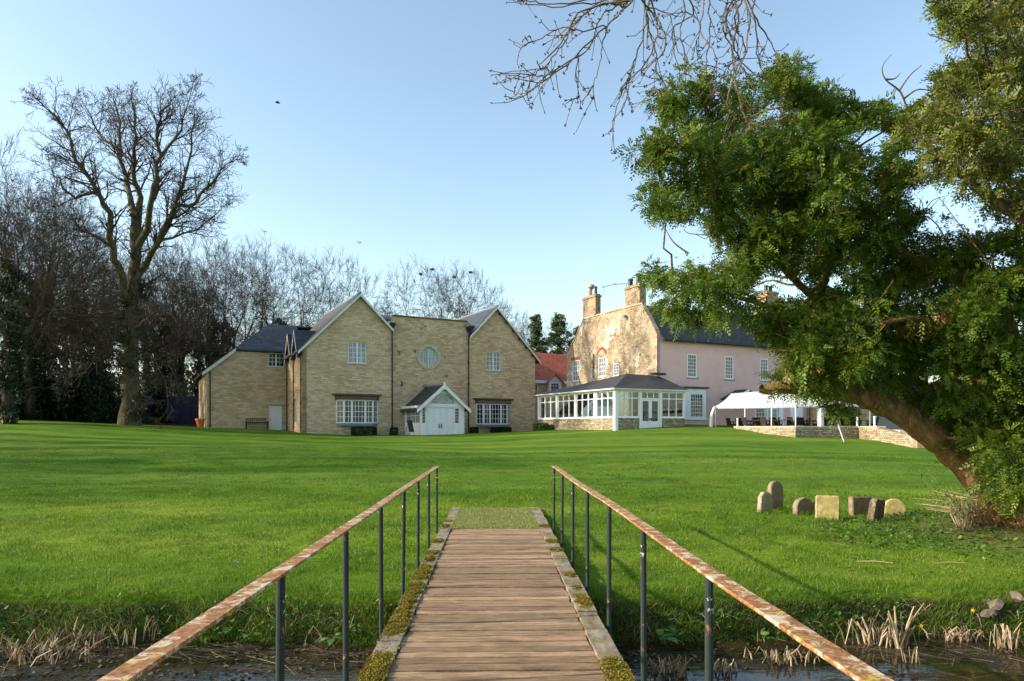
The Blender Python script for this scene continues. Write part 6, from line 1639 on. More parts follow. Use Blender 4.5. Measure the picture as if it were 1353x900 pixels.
ybase = at(1338, 694, YB); yew = empty('leaning_yew', (ybase.x, ybase.y, gz(ybase.x, ybase.y) - 0.05))
tag(yew, 'huge dark green yew with a russet trunk leaning left over the lawn', 'tree')
OFF = np.array(yew.location)
def sky_gap(c):   # open windows in the crown, found as real openings through its depth
    gx_ = CX + F * c[:, 0] / c[:, 1]; gy_ = HY - F * (c[:, 2] - CZ) / c[:, 1]; k = np.ones(len(c), bool); wob = 1.6 * fbm(c[:, 0] * 5, c[:, 2] * 5, 19, 2)
    for (a, b_, w_, h_) in ((905, 318, 36, 20), (880, 335, 28, 22), (1225, 262, 26, 13), (1265, 275, 34, 13), (1150, 182, 34, 9), (1050, 382, 15, 10), (1235, 300, 20, 9), (1320, 345, 28, 10), (1100, 372, 14, 9), (1340, 430, 12, 14), (1230, 500, 18, 6), (1205, 205, 18, 7)):
        k &= ~((((gx_ - a) / w_) ** 2 + ((gy_ - b_) / h_) ** 2) < 1 + wob)
    k &= ~((fbm(c[:, 0] * 1.9, c[:, 2] * 1.9, 17, 3) > 0.36 + 0.25 * sstep(3.5, 6.5, c[:, 0])))
    return k
kk = sky_gap(cen); cen, rad = cen[kk], rad[kk]
V, T_ = spray_cloud(cen, rad, 66000, rg, size=0.088, blades=9)
# light feathering of sky gaps
q = V.reshape(-1, 4, 3).mean(1); keep = sky_gap(q) | (rg.random(len(q)) < 0.10)
# brown dead patches
gx_ = CX + F * q[:, 0] / q[:, 1]; gy_ = HY - F * (q[:, 2] - CZ) / q[:, 1]
TQ = T_.reshape(-1, 4)
for (a, b_, w_, h_, pr_) in ((1212, 438, 30, 12, 0.30), (1165, 425, 24, 8, .2), (1290, 504, 11, 3, 0.7), (1075, 490, 10, 8, .3), (1245, 420, 14, 8, .4)):
    hit = ((((gx_ - a) / w_) ** 2 + ((gy_ - b_) / h_) ** 2) < 1) & (rg.random(len(q)) < pr_); TQ[hit] = rg.uniform(0.92, 1.0, (hit.sum(), 1))
hit = rg.random(len(q)) < 0.004; TQ[hit] = 0.93
V = V.reshape(-1, 4, 3)[keep].reshape(-1, 3) - OFF; T_ = TQ[keep].ravel()
mesh_np('crown', V, 4, np.arange(len(V)), M['yew_leaf'], yew, attr=T_)
# skeleton
SK = [([(1352, 706, 10.6), (1332, 680, 10.6), (1308, 650, 10.6), (1266, 606, 10.55), (1216, 566, 10.5), (1176, 538, 10.4), (1140, 523, 10.3), (1092, 514, 10.2), (1048, 511, 10.1), (1006, 514, 10.1)], [.50, .37, .29, .235, .215, .205, .185, .155, .12, .08]),
      ([(1185, 548, 10.5), (1140, 515, 10.7), (1112, 485, 10.8), (1088, 440, 10.9), (1080, 400, 11), (1092, 350, 11), (1085, 290, 11), (1050, 220, 11), (1042, 140, 11)], [.20, .17, .15, .13, .12, .10, .08, .06, .03]),
      ([(1345, 690, 10.7), (1360, 600, 10.9), (1345, 500, 10.8), (1330, 430, 10.4), (1290, 380, 10.2), (1245, 360, 10.0), (1200, 340, 10.0), (1165, 300, 10), (1120, 240, 10.2), (1085, 190, 10.3)], [.34, .28, .24, .19, .15, .12, .10, .08, .05, .03]),
      ([(1080, 400, 11), (1040, 360, 10.6), (1000, 315, 10.3), (950, 265, 10.2), (915, 200, 10.2), (890, 150, 10.2)], [.10, .085, .07, .055, .04, .02]),
      ([(1088, 440, 10.9), (1050, 415, 10.7), (1000, 400, 10.5), (950, 385, 10.3), (890, 385, 10.2)], [.09, .07, .055, .04, .02]),
      ([(1340, 500, 10.8), (1290, 500, 10.2), (1240, 510, 9.8)], [.14, .09, .04]), ([(1330, 430, 10.4), (1270, 430, 9.9), (1200, 420, 9.6), (1150, 430, 9.5)], [.12, .09, .06, .03])]
out = []; skp = []
for pts, rr_ in SK:
    kq_ = 0.82 if pts[0][0] == 1352 else 0.62; rr_ = [v_ * kq_ for v_ in rr_]
    P_ = np.array([np.array(at(a, b_, c_)) for a, b_, c_ in pts]); m = [P_[0]]; R = [rr_[0]]
    for i in range(len(P_) - 1):
        for t in (.2, .4, .6, .8, 1): m.append(P_[i] + (P_[i + 1] - P_[i]) * t + (rg.normal(0, rr_[i] * 0.10, 3) if t < 1 else 0)); R.append((rr_[i] + (rr_[i + 1] - rr_[i]) * t) * rg.uniform(0.93, 1.08))
    m = np.array(m); out.append((m - OFF, np.array(R))); skp.append(m)
V, Q = tubes_np(out, 36)
_c = np.concatenate([np.repeat(o_[0], 36, 0) for o_ in out]); _d = V - _c
_w = V + OFF; _k = np.tile(np.arange(36), len(V) // 36) * 2 * np.pi / 36; _l = np.repeat(np.arange(len(V) // 36), 36)
V = _c + _d * (1 + 0.30 * fbm(np.cos(_k) * 1.6 + 7, np.sin(_k) * 1.6 + _l * .10, 5, 3) + 0.22 * fbm(np.cos(_k) * 4, np.sin(_k) * 4 + _l * .22, 15, 2))[:, None]
# flutes along the trunk
mesh_np('trunk', V, 4, Q, M['bark_yew'], yew, smooth=True)
def bez_(P_, n=4):
    o = []
    for i in range(len(P_) - 1):
        p0, p1, p2, p3 = P_[max(i - 1, 0)], P_[i], P_[i + 1], P_[min(i + 2, len(P_) - 1)]
        for k in range(n):
            t = k / n; o.append(0.5 * ((2 * p1) + (-p0 + p2) * t + (2 * p0 - 5 * p1 + 4 * p2 - p3) * t * t + (-p0 + 3 * p1 - 3 * p2 + p3) * t ** 3))
    o.append(P_[-1]); return np.array(o)
sk = np.concatenate(skp); tw = []
for c, R in lobes:
    cand = sk[(sk[:, 2] < c[2] + 0.6)]; cand = cand if len(cand) else sk
    i = np.argmin(((cand - c) ** 2).sum(1)); s0 = cand[i]; n = 7; t = np.linspace(0, 1, n)[:, None]
    pth = s0 + (c - s0) * t + np.array([0, 0, 1.0]) * np.sin(t * np.pi) * 0.12 + rg.normal(0, 0.04, (n, 3)) * np.sin(t * np.pi)
    tw.append((pth - OFF, np.linspace(0.02, 0.008, n)))
    for k in range(6):
        d = norm(rg.normal(0, 1, 3)) * R * rg.uniform(0.7, 1.1); mid_ = c + d * 0.5 + rg.normal(0, .06, 3); tw.append((bez_([c, mid_, c + d], 3) - OFF, np.linspace(.009, .003, 7)))
# long bare dead twigs poking out
for (a, b_, c_, pts) in (((1, 0, 0, [(1200, 150, 10), (1190, 122, 9.9), (1170, 105, 9.8), (1166, 88, 9.8), (1178, 72, 9.8)])), ((1, 0, 0, [(1188, 120, 9.9), (1202, 100, 9.9), (1218, 86, 9.9)])), ((1, 0, 0, [(1170, 105, 9.8), (1182, 104, 9.8), (1190, 96, 9.8)])),
                         ((1, 0, 0, [(1195, 130, 10), (1215, 118, 10), (1245, 125, 10)])), ((1, 0, 0, [(910, 335, 10), (890, 320, 10), (878, 300, 10)])),
                         ((1, 0, 0, [(1300, 370, 9.4), (1310, 340, 9.2), (1305, 345, 9.2), (1240, 260, 9.3)]))):
    P_ = np.array([np.array(at(*q_)) for q_ in pts]); tw.append((bez_(P_) - OFF, np.linspace(0.016, 0.004, len(bez_(P_)))))
V, Q = tubes_np(tw, 5); mesh_np('branches', V, 4, Q, M['bark_yew'], yew, smooth=True)
# brushy shoots round the foot of the trunk
sh_ = []; 
for k in range(420):
    a = rg.uniform(0, 6.28); r_ = abs(rg.normal(0, 0.28)) + 0.25; b0_ = np.array([r_ * math.cos(a) - 0.05, r_ * math.sin(a) * 0.8, 0.0 + rg.uniform(0, .25)]); L = rg.uniform(0.15, 0.5)
    d = norm(np.array([math.cos(a) * .5 - 0.2, math.sin(a) * .5, 1.0]) + rg.normal(0, .3, 3)); sh_.append((np.array([b0_, b0_ + d * L * .5 + rg.normal(0, .02, 3), b0_ + d * L]), np.array([.006, .005, .002])))
V, Q = tubes_np(sh_, 3); mesh_np('basal_shoots', V, 4, Q, M['bark_yew'], yew)['kind'] = 'stuff'

# ------------------------------------------------------------ looser evergreen at the top right
OAK = [(1345, 20, 45), (1300, 20, 32), (1275, 40, 24), (1255, 12, 16), (1330, 85, 50), (1285, 95, 34), (1262, 118, 18), (1345, 150, 50), (1295, 155, 40), (1255, 105, 14), (1255, 160, 18), (1340, 215, 45), (1290, 215, 42), (1235, 210, 30), (1330, 275, 34), (1400, 60, 60), (1410, 160, 60), (1400, 250, 60), (1270, 188, 30), (1228, 178, 24), (1205, 172, 24), (1242, 140, 16), (1350, -40, 60), (1300, -30, 40), (1470, 100, 70), (1470, 0, 70), (1410, -60, 70)]
rg = np.random.default_rng(5); cen = []; rad = []; lobes = []
for (px, py, r) in OAK:
    for Y in (8.6 + rg.uniform(-.8, .8), 9.8 + rg.uniform(-.5, .9)):
        c = np.array(at(px, py, Y)); R = r / F * 8.9; lobes.append((c, R)); m = max(3, int(11 * (R / 0.45) ** 2))
        for g in norm(rg.normal(0, 1, (m, 3))) * rg.uniform(0.3, 1.0, (m, 1)) * R: cen.append(c + g); rad.append(rg.uniform(0.08, 0.16))
ox, oy = 8.9, 8.4
ol = empty('loose_evergreen_tree', (ox, oy, gz(ox, oy) - 0.05)); tag(ol, 'olive green loosely leaved tree leaning in at the top right corner', 'tree')
OFF = np.array(ol.location)
cen = np.array(cen); rad = np.array(rad); kk = sky_gap(cen); cen, rad = cen[kk], rad[kk]
V, T_ = spray_cloud(cen, rad, 17000, rg, size=0.085, blades=8, droop=0.2, flat=1.0); mesh_np('crown', V - OFF, 4, np.arange(len(V)), M['loose_leaf'], ol, attr=T_ / 0.9)
SK = [([(8.9, 8.4, 0), (8.8, 8.5, 1.5), (8.5, 8.7, 3.0), (8.3, 8.8, 4.5), (8.2, 8.9, 6.5), (8.0, 9, 8)], [.32, .27, .24, .20, .12, .05])]
lm = [([(1480, 400, 8.7), (1420, 330, 8.8), (1353, 287, 8.9), (1300, 255, 8.9), (1262, 225, 9), (1225, 192, 9), (1200, 170, 9)], [.13, .10, .075, .062, .05, .035, .02]),
      ([(1500, 200, 8.8), (1400, 120, 8.8), (1353, 68, 8.7), (1330, 90, 8.6), (1305, 107, 8.6)], [.08, .05, .028, .02, .012]),
      ([(1480, 250, 8.8), (1400, 200, 8.7), (1353, 180, 8.7), (1310, 190, 8.6), (1275, 204, 8.6)], [.07, .04, .025, .018, .01]),
      ([(1310, 0, 8.5), (1302, 20, 8.5), (1296, 32, 8.5)], [.02, .016, .01]), ([(1353, 218, 8.6), (1340, 218, 8.6), (1330, 232, 8.6), (1322, 240, 8.6)], [.014, .012, .01, .006]),
      ([(1330, 50, 9), (1290, 52, 9), (1262, 54, 9), (1240, 50, 9), (1226, 44, 9)], [.02, .016, .013, .009, .005]), ([(1262, 54, 9), (1258, 42, 9), (1256, 30, 9)], [.009, .007, .004]), ([(1245, 51, 9), (1243, 42, 9), (1240, 36, 9)], [.007, .005, .003])]
sk2 = [(np.array(SK[0][0]), np.array(SK[0][1]))] + [(np.array([np.array(at(*q_)) for q_ in pts]), np.array(r_)) for pts, r_ in lm]
def dens(P_, R):
    m = [P_[0]]; r = [R[0]]
    for i in range(len(P_) - 1):
        for t in (.33, .67, 1): m.append(P_[i] + (P_[i + 1] - P_[i]) * t + (rg.normal(0, .012, 3) if t < 1 else 0)); r.append(R[i] + (R[i + 1] - R[i]) * t)
    return np.array(m), np.array(r)
sk2 = [dens(*s_) for s_ in sk2]
V, Q = tubes_np([(a - OFF, b_) for a, b_ in sk2[:4]], 10); mesh_np('trunk', V, 4, Q, M['bark'], ol, smooth=True)
allp = np.concatenate([s_[0] for s_ in sk2[:4]]); tw = [(a - OFF, b_) for a, b_ in sk2[4:]]
for c, R in lobes:
    i = np.argmin(((allp - c) ** 2).sum(1)); s0 = allp[i]; t = np.linspace(0, 1, 6)[:, None]
    tw.append((s0 + (c - s0) * t + rg.normal(0, .035, (6, 3)) * np.sin(t * np.pi) - OFF, np.linspace(.022, .008, 6)))
    for k in range(7):
        d = norm(rg.normal(0, 1, 3)) * R * rg.uniform(0.7, 1.25); tw.append((np.array([c, c + d * .5 + rg.normal(0, .05, 3), c + d]) - OFF, np.array([.009, .006, .003])))
V, Q = tubes_np(tw, 4); mesh_np('branches', V, 4, Q, M['twig'], ol, smooth=True)

# ------------------------------------------------------------ ash branches hanging in at the top
rg = np.random.default_rng(12)
ash = empty('overhanging_ash', (3.6, -3.2, -0.1)); tag(ash, 'bare ash whose pale twigs with dark buds hang in from the top', 'tree'); OFF = np.array(ash.location)
main = np.array([[3.6, -3.2, -0.2], [3.5, -3.1, 2.0], [3.3, -2.8, 4.0], [2.9, -1.8, 6.0], [2.4, 0.2, 7.6], [1.9, 3.0, 8.0], [1.5, 5.4, 7.3], [1.2, 6.4, 6.6]])
m1_ = dens(main, np.array([.34, .28, .24, .20, .15, .11, .07, .05])); brs = [m1_]
side2 = dens(np.array([[1.9, 3.0, 8.0], [2.3, 4.6, 7.7], [2.5, 6.0, 6.9], [2.35, 6.6, 6.3]]), np.array([.09, .07, .045, .03])); brs.append(side2)
V, Q = tubes_np([(a - OFF, b_) for a, b_ in brs], 10); mesh_np('trunk', V, 4, Q, M['bark'], ash, smooth=True)
tw = []; buds = []
HANG = [  # sprays traced in the air about six metres out: (px, py, Y)
    [(905, -90, 6.4), (870, -40, 6.2), (835, 0, 6.1), (800, 35, 6.0), (765, 70, 6.0), (735, 95, 6.0), (712, 112, 6.0), (690, 128, 6.0), (668, 128, 6.0)],
    [(835, 0, 6.1), (790, 8, 6.1), (760, 22, 6.1), (745, 55, 6.1), (725, 82, 6.1), (700, 100, 6.1), (662, 98, 6.1)],
    [(870, -40, 6.2), (855, 10, 6.2), (850, 45, 6.2), (838, 82, 6.2), (826, 115, 6.2), (815, 140, 6.2), (808, 172, 6.2)],
    [(850, -20, 6.3), (852, 5, 6.3), (858, 40, 6.3), (866, 70, 6.3), (868, 92, 6.3), (880, 118, 6.3), (858, 128, 6.3)],
    [(905, -90, 6.4), (900, -30, 6.4), (905, 15, 6.4), (898, 50, 6.4), (910, 80, 6.4), (905, 100, 6.4)],
    [(930, -80, 6.5), (935, -20, 6.5), (938, 40, 6.5), (934, 80, 6.5), (932, 102, 6.5)],
    [(950, -80, 6.5), (962, -20, 6.5), (960, 30, 6.5), (975, 65, 6.5), (955, 100, 6.5), (948, 128, 6.5)],
    [(970, -80, 6.5), (985, -10, 6.5), (998, 30, 6.5), (1000, 70, 6.5), (1008, 98, 6.5), (1016, 108, 6.5)],
    [(985, -10, 6.5), (970, 30, 6.5), (985, 62, 6.5), (972, 95, 6.5), (972, 122, 6.5)],
    [(962, -20, 6.5), (975, 20, 6.4), (968, 70, 6.3), (976, 130, 6.2), (988, 158, 6.2), (1010, 165, 6.2), (1022, 162, 6.2)],
    [(835, 0, 6.1), (815, 5, 6.2), (800, -5, 6.2), (740, 6, 6.2), (700, 2, 6.2), (688, -3, 6.2)],
    [(800, 35, 6.0), (795, 70, 6.0), (788, 100, 6.0), (782, 130, 6.0)], [(765, 70, 6.0), (760, 100, 6.0), (765, 128, 6.0), (745, 132, 6.0)],
    [(800, 35, 6.0), (770, 40, 5.9), (740, 38, 5.9), (715, 50, 5.9), (690, 62, 5.9), (684, 84, 5.9)], [(905, 15, 6.4), (925, 30, 6.4), (920, 60, 6.4), (925, 88, 6.4)],
    [(855, 10, 6.2), (885, 20, 6.2), (890, 55, 6.2), (885, 85, 6.2)], [(735, 95, 6.0), (715, 100, 5.9), (690, 98, 5.9), (676, 104, 5.9)]]
def bez(P_, n=5):
    P_ = np.array(P_); o = []
    for i in range(len(P_) - 1):
        p0, p1, p2, p3 = P_[max(i - 1, 0)], P_[i], P_[i + 1], P_[min(i + 2, len(P_) - 1)]
        for k in range(n):
            t = k / n; o.append(0.5 * ((2 * p1) + (-p0 + p2) * t + (2 * p0 - 5 * p1 + 4 * p2 - p3) * t * t + (-p0 + 3 * p1 - 3 * p2 + p3) * t ** 3))
    o.append(P_[-1]); return np.array(o)
for hi_, Hh in enumerate(HANG):
    for rep in range(2 if hi_ < 11 else 1):
        pts = np.array([np.array(at(a + (rep * rg.uniform(-22, 22)), b_ + rep * rg.uniform(-14, 8), c_ + rep * rg.uniform(-.5, .5))) for a, b_, c_ in Hh])
        cv_ = bez(pts); cv_ += rg.normal(0, .006, cv_.shape); n = len(cv_); Rr = np.linspace(0.010 if hi_ < 11 else 0.006, 0.0035, n); tw.append((cv_ - OFF, Rr))
        buds.append(cv_[-1])
        if pts[0][2] > 5.6:
            allp = m1_[0] if rep == 0 else side2[0]; i = np.argmin(((allp - cv_[0]) ** 2).sum(1)); tw.append((bez([allp[i], (allp[i] + cv_[0]) / 2 + np.array([0, 0, .12]), cv_[0]]) - OFF, np.linspace(.022, .010, 11)))
        for k in range(int(n / 2.3)):
            j = rg.integers(2, n - 1); q0 = cv_[j]; d = norm(cv_[min(j + 1, n - 1)] - cv_[j - 1]); nd = norm(d + rg.normal(0, .75, 3)); L = rg.uniform(0.08, 0.30)
            e1_ = q0 + nd * L * .5 + np.array([0, 0, -.02]); e2_ = q0 + nd * L + np.array([0, 0, rg.uniform(-.08, .06)]); tw.append((np.array([q0, e1_, e2_]) - OFF, np.array([.004, .0033, .0026]))); buds.append(e2_)
            if rg.random() < .45: buds.append(e1_)
V, Q = tubes_np(tw, 5); mesh_np('twigs', V, 4, Q, M['twig'], ash, smooth=True)
bl = []
for b_ in buds:
    for k in range(rg.integers(1, 4)):
        o_ = b_ + rg.normal(0, .008, 3); d = norm(rg.normal(0, 1, 3)) * 0.014; bl.append((np.array([o_ - d, o_, o_ + d]) - OFF, np.array([.002, .006, .002])))
V, Q = tubes_np(bl, 4); mesh_np('buds', V, 4, Q, M['dark_wood'], ash)

# ------------------------------------------------------------ GRASS, BANK, STREAM DEBRIS
rg = np.random.default_rng(9)
def in_view_x(y, n, m=1.04): return rg.uniform(-1, 1, n) * 0.76 * m * y + 0.0
def blades_mesh(name, x, y, hgt, wid, lean, matn, tint, z=None, kind='stuff'):
    n = len(x); z = ground_z(x, y) if z is None else z
    a = rg.uniform(0, 2 * np.pi, n); c0 = np.stack([x, y, z - 0.006], 1)
    d = np.stack([np.cos(a), np.sin(a), 0 * a], 1) * (wid / 2)[:, None]
    b_ = rg.uniform(0, 2 * np.pi, n); tip = np.stack([np.cos(b_) * lean * hgt, np.sin(b_) * lean * hgt, hgt], 1)
    mid_ = c0 + tip * np.array([0.35, 0.35, 0.6]); 
    V = np.stack([c0 - d, c0 + d, mid_ + d * 0.7, c0 + tip, mid_ - d * 0.7], 1)
    idx = (np.arange(n)[:, None] * 5)
    V = V.reshape(-1, 3)
    tri = np.concatenate([idx + [0, 1, 2], idx + [0, 2, 4], idx + [4, 2, 3]], 1).ravel()
    o = mesh_np(name, V, 3, tri, M[matn], attr=np.repeat(tint, 5)); tag(o, kind=kind); return o
def mask(x, y):
    bx_ = np.abs(x + 0.024 * y) < 0.89
    m = ~(bx_ & (y < 13.45)) & (y > edge_y(x) + 0.40)
    d = np.hypot(x - 8.6, (y - 10.2) * 1.2); m &= ~((d < 2.3) & (rg.random(len(x)) < 0.75))
    return m
NB = 420000
u = rg.random(NB); y0_, y1_ = 7.1, 30.0; p_ = 0.75      # pdf ~ y^-p per unit depth x width
yv = (y0_ ** (1 - p_) + u * (y1_ ** (1 - p_) - y0_ ** (1 - p_))) ** (1 / (1 - p_))
xv = in_view_x(yv, NB)
k = mask(xv, yv); xv, yv = xv[k], yv[k]; n = len(xv)
patch = fbm(xv * 0.9, yv * 0.9, 21, 3); pt2 = fbm(xv * 0.25, yv * 0.25, 31, 3)
tuft = np.clip(fbm(xv * 3.0, yv * 3.0, 41, 2) + 0.5, 0, 1)
hgt = (0.022 + 0.052 * tuft ** 1.5) * rg.uniform(0.5, 1.3, n) * (1 - 0.45 * sstep(14, 20, yv)); wid = 0.0056 * (yv / 8) ** 0.9 * rg.uniform(0.7, 1.3, n)
tint = np.clip(0.40 + 0.42 * patch + 0.42 * pt2 + 0.10 * np.sin(yv * 1.9 + 2 * fbm(xv * .15, yv * .1, 8, 2)) * sstep(12, 18, yv) + 0.10 - 0.24 * sstep(13.5, 17.5, yv) + rg.normal(0, 0.26, n), 0, 0.93); dry = rg.random(n) < 0.012; tint[dry] = 1.0  # blade tint repeats the stripes and the painted shade of the mid lawn
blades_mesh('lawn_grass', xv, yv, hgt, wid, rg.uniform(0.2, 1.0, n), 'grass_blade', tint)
# tufts left unmown round the headstones
xs, ys_ = [], []
for (hx_, hy_, hw_) in HS:
    xs.append(hx_ + rg.uniform(-.62, .62, 420) * hw_); ys_.append(hy_ - 0.03 + rg.normal(0, .075, 420))
xs = np.concatenate(xs); ys_ = np.concatenate(ys_); n = len(xs)
blades_mesh('headstone_tufts', xs, ys_, rg.uniform(.04, .12, n), rg.uniform(.004, .008, n), rg.uniform(.2, 1.0, n), 'grass_blade', np.clip(rg.normal(.45, .25, n), 0, 1))
# longer rough grass and herbs along the lip of the bank
n = 85000; xv = rg.uniform(-7.5, 8.2, n); yv = edge_y(xv) - 0.06 + np.abs(rg.normal(0, 0.22, n)); k = np.abs(xv + 0.024 * yv) > 0.88; xv, yv = xv[k], yv[k]; n = len(xv)
cl = np.clip(fbm(xv * 1.6, yv * 1.6, 51, 3) + 0.6, 0.1, 1.2)
blades_mesh('rough_bank_grass', xv, yv, (0.04 + 0.12 * cl) * rg.uniform(0.5, 1.2, n), rg.uniform(.004, .007, n), rg.uniform(0.3, 1.4, n), 'grass_blade', np.clip(0.28 + 0.25 * cl + rg.normal(0, .15, n) + (rg.random(n) < 0.05) * 0.6, 0, 1))
def leaf_scatter(name, n, x, y, z, size, matn, rg, tilt=0.6, hmax=0.12):
    a = rg.uniform(0, 6.28, n); el = rg.uniform(0.0, tilt, n) ; d = np.stack([np.cos(a) * np.cos(el), np.sin(a) * np.cos(el), np.sin(el) + .1], 1); sd = norm(np.cross(d, np.array([0, 0, 1.0]) + rg.normal(0, .35, (n, 3))))
    o = np.stack([x, y, z], 1) + np.stack([0 * a, 0 * a, rg.uniform(0, hmax, n)], 1); s_ = (size * rg.uniform(0.5, 1.4, n))[:, None]; nn_ = np.cross(d, sd) 
    V = np.stack([o, o + d * s_ * .3 + sd * s_ * .32, o + d * s_ * .7 + sd * s_ * .28 - nn_ * s_ * .04, o + d * s_ * 1.05 - nn_ * s_ * .10, o + d * s_ * .7 - sd * s_ * .28 - nn_ * s_ * .04, o + d * s_ * .3 - sd * s_ * .32], 1)
    idx = np.arange(n)[:, None] * 6; tri = np.concatenate([idx + [0, 1, 5], idx + [1, 2, 5], idx + [5, 2, 4], idx + [2, 3, 4]], 1).ravel()
    ob = mesh_np(name, V.reshape(-1, 3), 3, tri, M[matn], smooth=False, attr=np.repeat(rg.random(n), 6)); return ob
n = 5200; xv = rg.uniform(-7.5, 8.5, n); dpt = rg.normal(0.14, 0.12, n); yv = edge_y(xv) + np.clip(dpt, -0.05, 0.8); k = (np.abs(xv + 0.024 * yv) > 0.9) & (fbm(xv * 1.3, yv, 61, 3) > -0.25); xv, yv = xv[k], yv[k]
o = leaf_scatter('bank_herbs', len(xv), xv, yv, ground_z(xv, yv), 0.042, 'bank_leaf', rg); tag(o, kind='stuff')
n = 3800; a = rg.uniform(0, 6.28, n); r_ = np.sqrt(rg.random(n)) * 2.6; xv = 7.9 + r_ * np.cos(a) * 1.2; yv = 10.4 + r_ * np.sin(a) * 0.75
o = leaf_scatter('ground_ivy', n, xv, yv, ground_z(xv, yv), 0.05, 'bank_leaf', rg, hmax=0.06); tag(o, kind='stuff')
# dead stems hanging over the bank and litter floating on the water
def straws(name, x, y, z, L, r, el, matn='dead_reed', az=None, kind='stuff', droop=0.0):
    n = len(x); a = rg.uniform(0, 6.28, n) if az is None else az; d = np.stack([np.cos(a) * np.cos(el), np.sin(a) * np.cos(el), np.sin(el)], 1)
    o = np.stack([x, y, z], 1); sd = norm(np.cross(d, np.array([0.1, 0.2, 1.0]))) ; up = np.cross(sd, d)
    P0, P1, P2 = o, o + d * (L * .5)[:, None] + np.array([0, 0, 1.]) * (droop * L * .12)[:, None], o + d * L[:, None] - np.array([0, 0, 1.]) * (droop * L * .35)[:, None]
    rr_ = r[:, None]; V = []
    for P_, q in ((P0, 1.0), (P1, .8), (P2, .35)):
        V += [P_ + sd * rr_ * q, P_ - sd * rr_ * q * .5 + up * rr_ * q * .87, P_ - sd * rr_ * q * .5 - up * rr_ * q * .87]
    V = np.stack(V, 1).reshape(-1, 3); idx = np.arange(n)[:, None] * 9; f = []
    for s_ in (0, 3):
        for k in range(3): k2 = (k + 1) % 3; f.append(idx + [s_ + k, s_ + k2, s_ + 3 + k2, s_ + 3 + k])
    ob = mesh_np(name, V, 4, np.concatenate(f, 1).ravel(), M[matn], attr=np.repeat(rg.random(n), 9)); 
    if kind: tag(ob, kind=kind)
    return ob
M['sodden'] = leafmat('sodden_reed_litter', [(0, (0.02, 0.014, 0.008)), (0.6, (0.09, 0.065, 0.035)), (1, (0.26, 0.2, 0.12))], 0.1, 0.5, 0.4)
n = 2900; xv = rg.uniform(-7.5, 8.5, n); yv = edge_y(xv) + rg.uniform(-0.10, 0.32, n); k = np.abs(xv + .024 * yv) > .9; xv, yv = xv[k], yv[k]; n = len(xv)
straws('dead_bank_stems', xv, yv, ground_z(xv, yv) + 0.0, rg.uniform(.08, .32, n), rg.uniform(.0015, .0035, n), rg.uniform(-.7, .7, n), droop=0.8)
n = 3600; xv = rg.uniform(-7, 8, n); yv = edge_y(xv) - np.abs(rg.normal(0, 0.9, n)) - .05; k = (fbm(xv * .8, yv * 1.6, 71, 3) > -0.05) & (yv > 3.2) & (np.abs(xv + .024 * yv) > .86); xv, yv = xv[k], yv[k]; n = len(xv)
straws('floating_reed_litter', xv, yv, np.full(n, WATER_Z + 0.000), rg.uniform(.1, .5, n), rg.uniform(.0012, .0035, n), rg.normal(0.01, .03, n), az=rg.normal(0, .6, n) + (rg.random(n) < .5) * np.pi, matn='sodden')
n = 6000; xv = rg.uniform(-7, 8, n); yv = edge_y(xv) - np.abs(rg.normal(0, 1.1, n)); k = (fbm(xv * .9, yv * 1.2, 81, 3) > 0.02) & (np.abs(xv + .024 * yv) > .86); xv, yv = xv[k], yv[k]
M['scum'] = leafmat('sodden_dead_leaves', [(0, (0.012, 0.009, 0.005)), (0.6, (0.06, 0.045, 0.018)), (1, (0.14, 0.11, 0.045))], 0.1, 0.35, 0.4)
o = leaf_scatter('floating_leaves', len(xv), xv, yv, np.full(len(xv), WATER_Z + .001), 0.04, 'scum', rg, tilt=0.03, hmax=0.004); tag(o, kind='stuff')
M['scum'] = M['scum']
# reed clumps: broken straw bundles standing in the water
def clump(px, py, n, h, sp, lab, leaning=0.45, flatk=0.3, tk=1.0):
    Y = (CZ - WATER_Z) * F / (py - HY); p = at(px, py, Y); r = random.Random(px); V = MB()
    for k in range(n):
        bx_, by_ = r.gauss(0, sp), r.gauss(0, sp * .4); a = r.uniform(0, 6.28); L = h * r.uniform(.5, 1.1); dx, dy = math.cos(a) * leaning * L * r.uniform(.2, 1.2), math.sin(a) * leaning * L * .6
        V.tint = r.random(); w_ = r.uniform(.003, .0085) * tk
        k1_ = (bx_ + dx, by_ + dy, L * .85)
        if r.random() < flatk + 0.2:
            e = (k1_[0] + r.uniform(-.3, .3) * h, k1_[1] + r.uniform(-.15, .1) * h, max(0.0, k1_[2] - r.uniform(.3, .9) * h)); V.tube([(bx_, by_, -0.12), ((bx_ + k1_[0]) / 2, (by_ + k1_[1]) / 2, L * .45), k1_, e], [w_, w_, w_ * .8, w_ * .5], 5)
        else: V.tube([(bx_, by_, -0.12), ((bx_ + k1_[0]) / 2, (by_ + k1_[1]) / 2, L * .45), k1_], [w_, w_, w_ * .5], 5)
    o = V.build('reed_clump', M['dead_reed']); o.location = (p.x, Y, WATER_Z); tag(o, lab, 'reeds', 'broken dead reed clumps in the stream')
clump(1142, 852, 15, .36, .09, 'leftmost clump of tall straw reeds by the right bank', .75, .3, 1.35); clump(1168, 852, 15, .32, .08, 'arched straw reeds just right of the leftmost tall clump', .8, .5, 1.35)
clump(1190, 856, 10, .50, .05, 'tallest slanting reed stalks with one pointing up at the bank', .5, .2, 1.4); clump(1330, 855, 15, .27, .06, 'neat cone of short reed stubs near the right edge', .5, .1, 1.3); clump(1265, 845, 55, .14, .10, 'low matted reeds between the tall stalks and the right edge cone', 1.0, .7)
